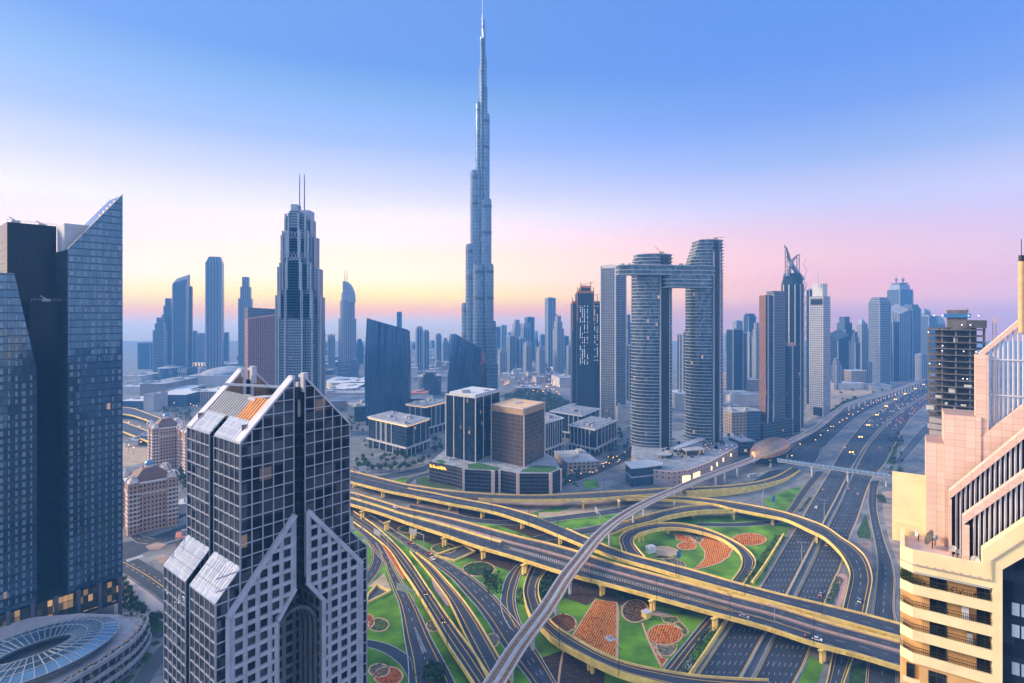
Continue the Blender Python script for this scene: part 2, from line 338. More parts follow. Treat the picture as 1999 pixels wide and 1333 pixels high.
flat('lawn', [(690, 1012), (790, 996), (1000, 990), (1190, 992), (1260, 1008), (1420, 1006), (1480, 1000), (1545, 1024), (1486, 1135), (1430, 1205), (1340, 1333), (1270, 1425), (640, 1425), (690, 1200)], .02, M_lawn)
flat('bare_soil', [(690, 1012), (800, 985), (1000, 976), (1120, 978), (1000, 1012), (900, 1005), (800, 1000)], .03, M_dirt)
flat('verge_lawn', [(1490, 975), (1530, 958), (1570, 948), (1580, 955), (1543, 998), (1520, 1000), (1494, 985)], .03, M_lawn)
flat('verge_lawn', [(1690, 1003), (1700, 1040), (1699, 1052), (1677, 1050), (1672, 1040)], .03, M_lawn2)
flat('verge_lawn', [(1583, 1278), (1608, 1297), (1598, 1330), (1590, 1345), (1556, 1345), (1563, 1322)], .03, M_lawn)
flat('verge_lawn', [(1662, 1300), (1690, 1290), (1690, 1345), (1655, 1345)], .03, M_lawn2)
flat('bare_soil', [(1722, 960), (1745, 958), (1770, 1010), (1772, 1100), (1757, 1110), (1735, 1052), (1724, 1000)], .03, M_dirt)
flat('bare_soil', [(1672, 1056), (1700, 1056), (1705, 1110), (1694, 1094), (1676, 1066)], .03, M_dirt)
flat('verge_lawn', [(1730, 905), (1746, 862), (1756, 866), (1742, 905)], .03, M_lawn2)
flat('open_sand', [(1500, 775), (1620, 745), (1750, 752), (1650, 782), (1610, 806), (1560, 830), (1500, 836)], .02, M_sand)
flat('sand_patch', [(1160, 972), (1240, 990), (1150, 1003), (1051, 1010), (1052, 1000), (1092, 999)], .05, M_sand)
# ================================================================ roads
def crom(pts, k=8):
    o = []; n = len(pts)
    if n < 3: return [Vector(p) for p in pts]
    for i in range(n - 1):
        p0, p1, p2, p3 = Vector(pts[max(i - 1, 0)]), Vector(pts[i]), Vector(pts[i + 1]), Vector(pts[min(i + 2, n - 1)])
        for j in range(k):
            t = j / k; o.append(.5 * (2 * p1 + (p2 - p0) * t + (2 * p0 - 5 * p1 + 4 * p2 - p3) * t * t + (3 * p1 - p0 - 3 * p2 + p3) * t ** 3))
    o.append(Vector(pts[-1])); return o
def resample(pts, n):
    L = [0]
    for i in range(1, len(pts)): L.append(L[-1] + (pts[i] - pts[i - 1]).length)
    o = []; j = 0
    for k in range(n):
        d = L[-1] * k / (n - 1)
        while j < len(L) - 2 and L[j + 1] < d: j += 1
        t = (d - L[j]) / max(1e-6, L[j + 1] - L[j]); o.append(pts[j].lerp(pts[j + 1], t))
    return o
def edge(pts, z, n):
    """traced edge -> n points in metres; z: height or list of heights spread along the edge"""
    zs = z if isinstance(z, (list, tuple)) else [z, z]
    o = []
    for i, p in enumerate(pts):
        t = i / (len(pts) - 1) * (len(zs) - 1); j = min(int(t), len(zs) - 2); o.append(G(p[0], p[1], zs[j] + (zs[j + 1] - zs[j]) * (t - j)))
    return resample(crom(o), n)
def marking(b, P_, Q_, f, w, dash=None, dz=.03, m=0):
    """paint a line at fraction f between the two edges"""
    c = [a.lerp(q, f) for a, q in zip(P_, Q_)]; s_ = 0.0
    L = sum((c[i + 1] - c[i]).length for i in range(len(c) - 1)); c = resample(c, max(len(c), int(L / 2.0)))
    for i in range(len(c) - 1):
        d = c[i + 1] - c[i]; l = d.length; s_ += l
        if dash and (s_ % dash[1]) > dash[0]: continue
        sd_ = Vector((d.y, -d.x, 0)).normalized() * (w / 2); up = Vector((0, 0, dz))
        b.face([c[i] - sd_ + up, c[i] + sd_ + up, c[i + 1] + sd_ + up, c[i + 1] - sd_ + up], m)
def surface(b, P_, Q_, m=0):
    u = 0.0
    for i in range(len(P_) - 1):
        q = [P_[i], Q_[i], Q_[i + 1], P_[i + 1]]; w0, w1 = (q[1] - q[0]).length, (q[2] - q[3]).length; du = (q[3] - q[0]).length
        t = [(0, u), (w0, u), (w1, u + du), (0, u + du)]; u += du
        if (q[1] - q[0]).cross(q[2] - q[0]).z < 0: q.reverse(); t.reverse()
        b.face(q, m, t)
def kerb(b, P_, Q_, w=.4, h=.18, m=0):
    """low kerb on the outer side of edge P"""
    for i in range(len(P_) - 1):
        o0 = (P_[i] - Q_[i]).normalized() * w; o1 = (P_[i + 1] - Q_[i + 1]).normalized() * w; u = Vector((0, 0, h)); dn = Vector((0, 0, -.04))
        a, c = P_[i], P_[i + 1]
        for q in ([a + dn, c + dn, c + u, a + u], [a + u, c + u, c + o1 + u, a + o0 + u], [a + o0 + u, c + o1 + u, c + o1 + dn, a + o0 + dn]): b.face(q, m)
def road(A, B_, z=.06, lines=(), n=40, m=None, kerbs=True, name='road'):
    P_, Q_ = edge(A, z, n), edge(B_, z, n)
    b = MB(); surface(b, P_, Q_)
    tag(b.build(name, m or M_asph), kind='structure')
    if kerbs:
        for e0, e1 in ((P_, Q_), (Q_, P_)): k = MB(); kerb(k, e0, e1); tag(k.build('kerb', M_kerb), kind='structure')
    paint(P_, Q_, lines)
    return P_, Q_
def paint(P_, Q_, lines, parent=None):
    for col, mm in (('y', M_yel), ('w', M_worn)):
        b = MB()
        for l in lines:
            if l[1] == col: marking(b, P_, Q_, l[0], l[2] if len(l) > 2 else .4, l[3] if len(l) > 3 else ((3.2, 9.5) if col == 'w' else None))
        if b.f:
            o = b.build('lane_markings' if parent else 'road_markings', mm, parent)
            if not parent: tag(o, kind='structure')
def parapet(b, P_, Q_, top=1.05, bot=-1.4, w=.55, m=0):
    for i in range(len(P_) - 1):
        a, c = P_[i], P_[i + 1]; o0 = (a - Q_[i]); o0.z = 0; o0 = o0.normalized() * w; o1 = (c - Q_[i + 1]); o1.z = 0; o1 = o1.normalized() * w
        u, d = Vector((0, 0, top)), Vector((0, 0, bot))
        for q in ([a, c, c + u, a + u], [a + u, c + u, c + o1 + u, a + o0 + u], [a + o0 + u, c + o1 + u, c + o1 + d, a + o0 + d], [a + o0 + d, c + o1 + d, c + d, a + d]): b.face(q, m)
    for i in (0, -1):
        a = P_[i]; o = (a - Q_[i]); o.z = 0; o = o.normalized() * w; b.face([a + Vector((0, 0, bot)), a + o + Vector((0, 0, bot)), a + o + Vector((0, 0, top)), a + Vector((0, 0, top))], m)
def pier_mesh(b, x, y, ztop, ang=0.0, two=True, m=0):
    for s_ in ((-1.3, 1.3) if two else (0,)):
        cx_, cy_ = x + s_ * math.cos(ang), y + s_ * math.sin(ang)
        b.prism(rect(cx_, cy_, 1.3, 1.5, ang), -.3, ztop - 1.6, m)
    b.prism(rect(x, y, 3.8 if two else 1.5, 1.6, ang), ztop - 1.6, ztop, m, top=rect(x, y, 7.0 if two else 4.6, 1.8, ang), bot=True)
def flyover(label, A, B_, z, lines, piers=(), n=70, parA=True, parB=True, parAz=-1.4, parBz=-1.4):
    P_, Q_ = edge(A, z, n), edge(B_, z, n)
    c0 = P_[n // 2].lerp(Q_[n // 2], .5)
    t = thing('road_flyover', label, 'flyover', (c0.x, c0.y, 0))
    b = MB(); surface(b, P_, Q_); b.build('roadway', M_asph, t)
    b = MB(); dn = Vector((0, 0, -1.35))
    for i in range(n - 1):
        b.face([P_[i] + dn, P_[i + 1] + dn, Q_[i + 1] + dn, Q_[i] + dn])
    b.build('deck', M_conc, t)
    if parA: b = MB(); parapet(b, P_, Q_, bot=parAz); b.build('parapet', M_cream, t)
    if parB: b = MB(); parapet(b, Q_, P_, bot=parBz); b.build('parapet', M_cream, t)
    paint(P_, Q_, lines, t)
    L3 = Vector((0, 0, .16))
    for f0, f1 in ((0.0, .022), (.978, 1.0)):
        b = MB()
        surface(b, [p.lerp(q, f0) + L3 for p, q in zip(P_, Q_)], [p.lerp(q, f1) + L3 for p, q in zip(P_, Q_)]); f2 = f1 if f0 == 0 else f0
        for i in range(n - 1): a_, c_ = P_[i].lerp(Q_[i], f2), P_[i + 1].lerp(Q_[i + 1], f2); b.face([a_, c_, c_ + L3, a_ + L3])
        b.build('kerb', M_pink, t)
    b = MB(); s_ = 0.0      # groups of raised ochre blocks on the outer face of the parapet
    c_ = resample([q + (q - p).normalized() * .6 for p, q in zip(P_, Q_)], max(20, int(sum((Q_[i + 1] - Q_[i]).length for i in range(n - 1)) / 1.6)))
    for i in range(len(c_) - 1):
        if i % 22 < 9 and i % 3 < 2 and c_[i].z > 4: d_ = (c_[i + 1] - c_[i]); b.box((c_[i].x, c_[i].y, c_[i].z - .75), (1.0, .16, .9), math.atan2(d_.y, d_.x))
    if b.f and parB: b.build('parapet_blocks', M_yel, t)
    for (px, py, zt, ang) in piers:
        b = MB(); g = G(px, py, 0); pier_mesh(b, g.x, g.y, zt - 1.4, R(ang)); b.build('pier', M_cream, t)
    return t, P_, Q_
# ---- the twelve lane highway, traced from its edges
hl = [(1290, 1420), (1360, 1320), (1428, 1220), (1486, 1142), (1540, 1052), (1556, 1027), (1590, 968), (1622, 915), (1646, 874), (1666, 848), (1686, 824), (1704, 808), (1728, 792), (1756, 776), (1788, 761), (1830, 746), (1880, 730)]
hm1 = [(1390, 1420), (1444, 1325), (1492, 1237), (1537, 1157), (1566, 1100), (1589, 1055), (1611, 1012), (1635, 967), (1660, 918), (1688, 872), (1709, 846), (1729, 825), (1749, 808), (1773, 791), (1801, 774), (1838, 756), (1883, 738)]
hm2 = [(1416, 1420), (1470, 1327), (1512, 1243), (1555, 1161), (1585, 1100), (1604, 1057), (1621, 1020), (1641, 981), (1664, 929), (1691, 876), (1711, 850), (1731, 829), (1751, 811), (1775, 793.5), (1803, 776), (1840, 757.5), (1884, 739.4)]
hr = [(1500, 1420), (1552, 1329), (1577, 1278), (1610, 1179), (1629, 1131), (1641, 1106), (1659, 1049), (1675, 1010), (1700, 939), (1728, 905), (1744, 874), (1761, 842), (1782, 814), (1806, 793), (1838, 774), (1870, 756), (1900, 744)]
wl_ = (.6, 9.0)
def szr(A, B_, lanes):
    lines = [(.03, 'y', .45), (.97, 'y', .45)] + [(.03 + .94 * k / lanes, 'w', .26, (2.6, 9.0)) for k in range(1, lanes)]
    return road(A, B_, .06, lines, n=150)
szL = szr(hl, hm1, 7); szR = szr(hm2, hr, 7)
mdA, mdB = edge(hm1, .1, 150), edge(hm2, .1, 150)
b = MB(); surface(b, [p.lerp(q, .1) + Vector((0, 0, .12)) for p, q in zip(mdA, mdB)], [p.lerp(q, .9) + Vector((0, 0, .12)) for p, q in zip(mdA, mdB)]); tag(b.build('median_strip', M_asph2), kind='structure')
for f in (.14, .86):
    b = MB(); c = [p.lerp(q, f) for p, q in zip(mdA, mdB)]
    b.sweep(c, [(-.3, 0), (-.12, .95), (.12, .95), (.3, 0)]); tag(b.build('crash_barrier', M_conc), 'long low concrete crash barrier on the %s edge of the highway median' % ('left' if f < .5 else 'right'), 'barrier')
# beige retaining wall left of the highway
for k, (wa, lab) in enumerate((([(1530, 1048), (1512, 1078), (1490, 1113), (1470, 1140)], 'beige retaining wall beside the highway between red oval flowerbed and wide flyover'), ([(1421, 1212), (1395, 1253), (1370, 1290), (1346, 1325), (1325, 1360)], 'beige retaining wall beside the highway below the wide flyover'))):
    b = MB(); b.sweep(edge(wa, 0, 14), [(-.3, -.2), (-.3, 2.8), (.4, 2.7), (1.5, 1.0), (1.5, -.2)]); tag(b.build('retaining_wall', M_cream), lab, 'wall')
# ---- frontage road on the right, ramp below the curved flyover, service roads
road([(1697, 940), (1696, 956), (1694, 979), (1701, 1024), (1707, 1053), (1712.5, 1095), (1711, 1129), (1706, 1174), (1702, 1203), (1696, 1270), (1690, 1345)], [(1719, 937), (1713.5, 955), (1712, 985), (1714, 1005), (1725, 1049), (1741, 1095), (1747, 1129), (1745, 1185), (1750, 1215), (1752, 1270), (1752, 1345)], .07, [(.05, 'y', .3), (.95, 'y', .3), (.5, 'w', .3)])
road([(1590, 920), (1560, 960), (1540, 990), (1525, 1010)], [(1612, 920), (1583, 955), (1560, 988), (1548, 1003)], .07, [(.12, 'y', .3), (.88, 'y', .3)], n=20)
road([(1500, 920), (1450, 948), (1380, 962)], [(1560, 912), (1530, 938), (1440, 968)], .07, [(.5, 'w', .3)], n=20)
road([(1470, 905), (1530, 875), (1580, 846), (1640, 806), (1700, 780), (1780, 752)], [(1590, 905), (1610, 872), (1640, 842), (1675, 812), (1716, 790), (1790, 756)], .05, [(.1, 'y', .4), (.6, 'w', .4), (.35, 'w', .4)], n=50)
road([(1745, 905), (1762, 880), (1790, 846), (1810, 826)], [(1760, 905), (1790, 870), (1812, 845), (1830, 832)], .05, [(.5, 'w', .3)], n=20, m=M_asph2)
road([(1752, 935), (1749, 962), (1757, 985), (1790, 1010)], [(1761, 935), (1757, 962), (1765, 978), (1800, 1000)], .07, n=20)
# ground roads between the flyovers
road([(800, 985), (880, 1001), (930, 1012), (1000, 1017), (1060, 1012), (1120, 1004), (1180, 996), (1250, 984)], [(800, 993), (880, 1010), (930, 1020), (1000, 1025), (1062, 1020), (1125, 1012), (1190, 1004), (1260, 992)], .06, [(.5, 'w', .3)], n=40)
road([(1120, 1034), (1180, 1022), (1230, 1010), (1290, 1000)], [(1150, 1046), (1190, 1034), (1240, 1020), (1300, 1008)], .06, [(.1, 'y', .3), (.9, 'y', .3)], n=20)
road([(1040, 1048), (1100, 1036), (1150, 1030)], [(1050, 1058), (1110, 1048), (1160, 1040)], .055, n=20)
road([(1360, 1021), (1430, 1021), (1480, 1018), (1530, 1012)], [(1360, 1027), (1430, 1028), (1490, 1025), (1545, 1017)], .07, n=20)
# H: dark road that passes below the wide flyover and runs down the middle
H_P, H_Q = road([(700, 1004), (745, 1031), (790, 1063), (842, 1099), (880, 1127), (909, 1159), (932, 1185), (955, 1217), (980, 1258), (1006, 1292), (1037, 1332), (1070, 1385)], [(716, 1000), (756, 1026), (805, 1057), (841, 1078), (880, 1099), (930, 1132), (958, 1156), (985, 1186), (1010, 1216), (1046, 1268), (1084, 1332), (1112, 1385)], .07, [(.2, 'y', .35), (.9, 'y', .35), (.45, 'w', .3), (.67, 'w', .3)], n=60)
road([(1022, 1098), (1010, 1103), (992, 1122), (983, 1145), (978, 1177), (984, 1203), (998, 1228)], [(1036, 1096), (1022, 1105), (1017, 1118), (1010, 1140), (1005, 1162), (1008, 1190), (1019, 1223)], .09, [(.42, 'y', .35), (.85, 'y', .35)], n=40)
# D continued below the wide flyover
D2 = road([(1405, 1178), (1377, 1208), (1340, 1253), (1292, 1312), (1258, 1356)], [(1430, 1180), (1405, 1210), (1366, 1255), (1322, 1316), (1292, 1360)], .07, [(.3, 'y', .35), (.72, 'y', .35)], n=24)
flat('pavement', [(1326, 1290), (1350, 1268), (1351, 1300), (1330, 1320), (1310, 1325)], .05, M_pave)
# L: leftmost roads
road([(707, 1050), (721, 1065), (727, 1081), (724, 1100), (712, 1118), (690, 1140)], [(735, 1060), (744, 1078), (748, 1096), (740, 1116), (722, 1140), (700, 1160)], .07, [(.12, 'y', .3), (.9, 'y', .3), (.55, 'w', .3)], n=30)
road([(690, 1030), (712, 1050), (735, 1080), (752, 1100), (757, 1118), (768, 1150), (781, 1185), (790, 1243), (797, 1285), (799, 1332), (798, 1390)], [(690, 1012), (722, 1038), (748, 1062), (767, 1105), (789, 1142), (812, 1183), (841, 1245), (865, 1289), (887, 1332), (915, 1390)], .08, [(.16, 'y', .35), (.85, 'y', .35), (.5, 'w', .3)], n=60)
road([(690, 1248), (718, 1249), (755, 1257), (780, 1269), (800, 1285), (806, 1310)], [(690, 1262), (720, 1264), (750, 1274), (780, 1296), (795, 1320), (798, 1345)], .09, [], n=30)
flat('traffic_island', [(833, 1290), (850, 1310), (862, 1345), (838, 1345)], .25, M_dirt)
b = MB()
for k in range(15):   # white chevrons on the gore
    t_ = k / 14; a = G(809 + t_ * 15, 1228 + t_ * 47, .13); c = G(812 + t_ * 21, 1226 + t_ * 45, .13); mid = G(811 + t_ * 18, 1224 + t_ * 46, .13); o = Vector((.1, -.55, 0))
    b.face([a, mid, mid + o, a + o][::-1]); b.face([mid, c, c + o, mid + o][::-1])
tag(b.build('road_markings', M_whi), kind='structure')
b = MB()
for k in range(9):
    t_ = k / 8; a = G(818 + 17 * t_, 1084 + 14 * t_, .12); c = G(821 + 23 * t_, 1082 + 11 * t_, .12); b.bar(a, c, .5, .02)
for k in range(5):
    t_ = k / 4; b.bar(G(1622 - 7 * t_, 1309 + 20 * t_, .12), G(1651 - 5 * t_, 1318 + 12 * t_, .12), .4, .02)
tag(b.build('road_markings', M_yel), kind='structure')
# ---- flyovers
Z8 = 8.0
A_far = [(660, 908), (685, 920), (702, 924), (750, 936), (792, 946), (830, 952), (880, 959), (930, 963), (1005, 967), (1067, 967), (1130, 964), (1180, 961), (1242, 958), (1305, 954), (1370, 951.5), (1430, 948), (1480, 941), (1517, 930), (1545, 914)]
A_near = [(660, 930), (685, 939), (750, 956), (792, 964), (830, 968), (880, 970.5), (930, 973.5), (992, 976), (1055, 976.5), (1130, 975), (1180, 973), (1230, 969), (1305, 963.5), (1364, 958), (1430, 954), (1480, 948), (1530, 936), (1562, 918)]
ZA = [8, 8, 8, 8, 8, 8, 8, 7.5, 7, 6, 3.5, .6]
flyA, PA, QA = flyover('long pale flyover farthest back, passing the dark podium block with the lawn roof', A_far, A_near, ZA, [(.5, 'w', .3), (.1, 'y', .3), (.9, 'y', .3)],
    [(692, 951, 8, 60), (748, 971, 8, 60), (1138, 992, 8, 90), (1208, 991, 8, 90)], n=110, parB=False)
b = MB(); k0, k1 = 0, int(110 * .26); parapet(b, QA[int(110 * .30):int(110 * .66)], PA[int(110 * .30):int(110 * .66)]); b.build('parapet', M_cream, flyA)
b = MB(); parapet(b, QA[int(110 * .66):], PA[int(110 * .66):], bot=-6.5); b.build('parapet', M_cream, flyA)
A2_far = [(870, 968.5), (892, 973), (930, 980), (980, 990), (1030, 1004), (1055, 1012), (1092, 1027), (1142, 1049), (1180, 1065), (1205, 1075), (1230, 1083), (1255, 1090), (1292, 1099), (1355, 1115), (1430, 1137), (1517, 1160), (1605, 1181), (1680, 1199), (1770, 1223), (1860, 1247)]
A2_near = [(680, 940), (750, 957.5), (792, 966), (817, 971), (880, 984), (930, 993), (967, 1001), (1017, 1017), (1055, 1031), (1099, 1049), (1135, 1064), (1180, 1081), (1211, 1092), (1280, 1111), (1330, 1126), (1430, 1154), (1505, 1175), (1605, 1202), (1680, 1223), (1756, 1244), (1860, 1272)]
A2_far2 = [(680, 927), (750, 943), (792, 953), (817, 958), (850, 964)] + A2_far[1:]
flyA2, PA2, QA2 = flyover('narrow flyover branching off the far one to run beside the wide flyover', A2_far2, A2_near, 8.03, [(.5, 'w', .3), (.92, 'y', .3)],
    [(818, 982, 8, 60), (879, 995, 8, 55), (942, 1010, 8, 50), (1020, 1031, 8, 50), (1094, 1062, 8, 50)], n=120, parA=False)
b = MB(); i0, i1, i2 = int(120 * .17), int(120 * .46), int(120 * .52)
parapet(b, PA2[i0:i1], QA2[i0:i1]); b.build('parapet', M_cream, flyA2)
b = MB(); parapet(b, PA2[i2:], QA2[i2:]); b.build('parapet', M_cream, flyA2)
B_far = [(640, 955), (685, 962), (724, 973), (767, 986), (782, 991), (855, 1007), (930, 1026), (1011, 1048), (1067, 1061), (1125, 1077), (1180, 1095), (1214, 1105), (1292, 1126), (1367, 1146), (1430, 1164), (1517, 1186), (1605, 1213), (1680, 1234), (1770, 1258), (1860, 1284)]
B_near = [(640, 972), (685, 985), (742, 1002), (805, 1024), (867, 1044), (930, 1066), (1005, 1088), (1080, 1112), (1125, 1125), (1180, 1139), (1280, 1166), (1367, 1190), (1430, 1207), (1505, 1228), (1589, 1256), (1680, 1280), (1759, 1304), (1860, 1332)]
flyB, PB, QB = flyover('wide multi lane flyover crossing the whole interchange and the highway', B_far, B_near, Z8, [(.17, 'w', .3), (.62, 'w', .3), (.88, 'w', .3), (.30, 'y', .3), (.44, 'y', .3), (.04, 'y', .3), (.955, 'y', .3)],
    [(708, 1012, 8, 60), (755, 1035, 8, 55), (806, 1052, 8, 50), (868, 1066, 8, 50), (944, 1090, 8, 50), (1024, 1120, 8, 45), (1176, 1161, 8, 45), (1274, 1192, 8, 40), (1396, 1228, 8, 40), (1606, 1292, 8, 35)], n=140)
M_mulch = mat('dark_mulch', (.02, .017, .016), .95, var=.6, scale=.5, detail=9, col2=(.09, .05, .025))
for PP_, QQ_, i0, i1 in ((PB, QB, 8, 96), (PA2, QA2, 34, 66)):  # mulch in the decks' outline; its dark colour also stands for their shade
    b = MB(); fl_ = lambda p: Vector((p.x, p.y, .046)); surface(b, [fl_(p) for p in PP_[i0:i1]], [fl_(q + (q - p).normalized() * 4) for p, q in zip(PP_[i0:i1], QQ_[i0:i1])]); tag(b.build('mulch_shade_ground', M_mulch), kind='structure')
def onB(f, i): return PB[i].lerp(QB[i], f)
b = MB(); c0 = [onB(.335, i) + Vector((0, 0, .03)) for i in range(34, 140)]; c1 = [onB(.405, i) + Vector((0, 0, .03)) for i in range(34, 140)]
surface(b, [p + Vector((0, 0, .2)) for p in c0], [p + Vector((0, 0, .2)) for p in c1]); kerb(b, [p.lerp(q, .02) for p, q in zip(c0, c1)], c1, .02, .2); kerb(b, [q.lerp(p, .02) for p, q in zip(c0, c1)], c0, .02, .2)
b.build('median', M_pink, flyB)
b = MB(); i1 = int(140 * .44)
b.sweep([onB(.50, i) + Vector((0, 0, .02)) for i in range(0, i1)], [(-.9, 0), (-.8, 1.05), (.8, 1.05), (.9, 0)]); b.build('median_parapet', M_cream, flyB)
b = MB()
for i in range(i1 + 2, 104):
    for k in (0, .5):
        p = onB(.60 + (i - i1) * .0012, i).lerp(onB(.60 + (i - i1) * .0012, i + 1), k) + Vector((0, 0, .04)); q = onB(.70 + (i - i1) * -.0006, i).lerp(onB(.70 + (i - i1) * -.0006, i + 1), k) + Vector((0, 0, .04)); b.bar(p, q, .55, .02)
b.build('zebra_markings', M_whi, flyB)
b = MB()
for f in (.585, .715):
    marking(b, PB[i1:110], QB[i1:110], f, .3)
marking(b, PB[100:122], QB[100:122], .655, .45); b.build('lane_markings', M_yel, flyB)
# C: curved ramp over the highway, with its two feeders
C_far = [(1221, 969.5), (1270, 971), (1326, 970.5), (1367, 973), (1430, 981), (1492, 992), (1542, 1004), (1605, 1026), (1643, 1051), (1667.5, 1067), (1688, 1087), (1699, 1113), (1702, 1134), (1697, 1162), (1690, 1197), (1678, 1240), (1662, 1290), (1648, 1330), (1630, 1380)]
C_near = [(1221, 974), (1305, 976), (1388, 984), (1430, 994), (1486, 1005), (1534, 1015), (1580, 1036), (1610, 1051), (1639, 1078), (1654, 1101), (1660, 1120), (1657, 1142), (1647, 1185), (1637, 1230), (1627, 1275), (1616, 1330), (1600, 1380)]
flyC, PC, QC = flyover('curved ramp flyover sweeping across the highway and bending down at its right', C_far, C_near, [8, 8, 8, 8, 8, 7.6, 6, 4, 2, .8, .3, .2, .2], [(.16, 'y', .3), (.84, 'y', .3), (.5, 'w', .3)],
    [(1431, 1013, 8, 90), (1508, 1024, 8, 80), (1594, 1059, 8, 60)], n=110)
flyF, PF, QF = flyover('low ramp climbing from behind the round loop to join the curved ramp flyover', [(1180, 1032), (1212, 1022), (1240, 1014), (1287, 1000), (1342, 989), (1388, 986)], [(1192, 1045), (1224, 1031), (1255, 1023), (1280, 1016), (1305, 1008), (1367, 998), (1430, 996)], [.5, 2.2, 4.5, 6.5, 7.6, 8.0], [(.5, 'w', .3), (.12, 'y', .3)],
    [(1352, 1009, 7, 90)], n=40, parAz=-1.3, parBz=-2.6)
# D: round loop
D_out = [(1216, 1078), (1213, 1066), (1210, 1055), (1213, 1046), (1230, 1035), (1267, 1025), (1305, 1022), (1342, 1025), (1380, 1034), (1417, 1049), (1452, 1069), (1470, 1087), (1474, 1100), (1470, 1112), (1454, 1136), (1436, 1160), (1415, 1184)]
D_in = [(1258, 1088), (1244, 1072), (1236, 1060), (1237, 1051), (1243, 1046), (1255, 1040), (1292, 1032), (1330, 1032), (1367, 1039), (1405, 1051), (1430, 1066), (1443, 1079), (1449, 1091), (1449, 1104), (1442, 1119), (1424, 1142), (1402, 1172)]
flyD, PD, QD = flyover('round loop ramp circling the garden with the red leaf shaped flowerbed', D_out, D_in, [8.03, 8, 7.5, 7, 6.2, 5.2, 4, 2.4, 1.2, .5, .2, .12, .1], [(.2, 'y', .3), (.8, 'y', .3)],
    [(1252, 1057, 7, 0), (1304, 1040, 6, 90)], n=90, parAz=-1.4, parBz=-1.5)
# E: bottom loop
E_out = [(1040, 1102), (1032, 1120), (1026, 1137), (1023, 1152), (1025, 1169), (1036, 1201), (1062, 1230), (1086, 1252), (1142, 1283), (1180, 1301), (1217, 1316), (1280, 1333), (1360, 1350), (1480, 1362)]
E_in = [(1072, 1105), (1062, 1120), (1052, 1137), (1050, 1156), (1054, 1174), (1070, 1208), (1092, 1229), (1130, 1253), (1180, 1280), (1230, 1298), (1292, 1311), (1355, 1321), (1430, 1327), (1500, 1330)]
flyE, PE, QE = flyover('lower loop ramp sweeping round below the red flower field', E_out, E_in, [.15, .15, .4, 1, 2.2, 4, 6, 7.2, 8, 8, 8, 8], [(.26, 'y', .35), (.8, 'y', .35)],
    [(1153, 1311, 8, 120), (1330, 1380, 8, 90)], n=80, parAz=-2.2)
# K and J: twin ramps at the bottom left
K_l = [(690, 1019), (722, 1042), (759, 1073), (784, 1110), (805, 1140), (836, 1190), (875, 1258), (924, 1332), (960, 1390)]
K_r = [(690, 999), (725, 1022), (757, 1049), (795, 1090), (835, 1149), (867, 1197), (892, 1232), (924, 1276), (950, 1316), (1000, 1390)]
flyK, PK, QK = flyover('long straight ramp rising towards the bottom edge beside the twin sign gantries', K_l, K_r, [.3, .4, .6, 1.6, 3.2, 4.4, 5.4, 6.2, 6.5], [(.34, 'y', .35), (.72, 'y', .35)], [], n=70, parAz=-1.3, parBz=-1.0)
J_l = [(800, 1077), (836, 1118), (870, 1163), (884, 1187), (905, 1233), (925, 1273), (940, 1302), (985, 1385)]
J_r = [(812, 1080), (842, 1104), (864, 1127), (895, 1162), (922, 1199), (945, 1236), (985, 1308), (1020, 1385)]
flyJ, PJ, QJ = flyover('ramp with a pink paved wedge beside the long straight ramp', J_l, J_r, [.2, .3, .8, 2.2, 3.6, 4.8, 5.8, 6.5], [(.3, 'y', .35), (.85, 'y', .35)], [], n=60, parAz=-1.0, parBz=-1.3)
flat('pink_paving', [(838, 1118), (855, 1140), (878, 1183), (872, 1183), (848, 1150)], .6, M_pink)
flat('pink_paving', [(1633, 1120), (1650, 1120), (1655, 1130), (1650, 1160), (1638, 1190), (1630, 1186), (1640, 1150)], .05, M_pink)
# ---- metro viaduct
mpts = [(900, 1440, 11), (935, 1378, 11), (968, 1332, 11), (1012, 1262, 11.2), (1066, 1190, 11.8), (1105, 1128, 13), (1134, 1091, 13.6), (1155, 1064, 14), (1180, 1037, 14), (1217, 1008, 13.5), (1265, 981, 13), (1330, 952, 12.5), (1367, 936, 12), (1430, 912, 12), (1467, 898, 12), (1505, 880, 12), (1542, 863, 12), (1570, 849, 12), (1600, 831, 12), (1630, 806, 12), (1652, 791, 12), (1674, 783, 12), (1716, 773, 12), (1750, 761, 12), (1802, 742, 12), (1850, 727, 12)]
mp = resample(crom([G(x, y, z) for x, y, z in mpts]), 200)
mt = thing('rail_viaduct', 'long pale elevated rail viaduct curving past the golden station and beside the highway', 'viaduct', (mp[40].x, mp[40].y, 0))
b = MB(); b.sweep(mp, [(-4.4, 0), (-4.4, 1.2), (-3.9, 1.2), (-3.9, .1), (3.9, .1), (3.9, 1.2), (4.4, 1.2), (4.4, 0), (2.2, -1.7), (-2.2, -1.7)]); b.build('deck', M_steel if False else mat('viaduct_concrete', (.58, .53, .51), .6, var=.12, scale=.1), mt)
b = MB()
for s_ in (-3.0, -1.6, 1.6, 3.0): b.sweep(mp, [(s_ - .12, .12), (s_ - .12, .38), (s_ + .12, .38), (s_ + .12, .12)])
b.build('rails', mat('rusty_rail', (.38, .19, .09), .6, .3, var=.3, scale=.3), mt)
b = MB()
for s_ in (-2.3, 2.3): b.sweep(mp, [(s_ - 1.25, .11), (s_ - 1.25, .16), (s_ + 1.25, .16), (s_ + 1.25, .11)])
b.build('track_bed', mat('track_ballast', (.27, .17, .11), .95, var=.45, scale=.6), mt)
b = MB(); b.sweep(mp, [(-.55, .11), (-.55, .35), (.55, .35), (.55, .11)]); b.build('cable_trough', M_conc, mt)
M_vpier = mat('viaduct_pier', (.5, .5, .55), .7, var=.15, scale=.2)
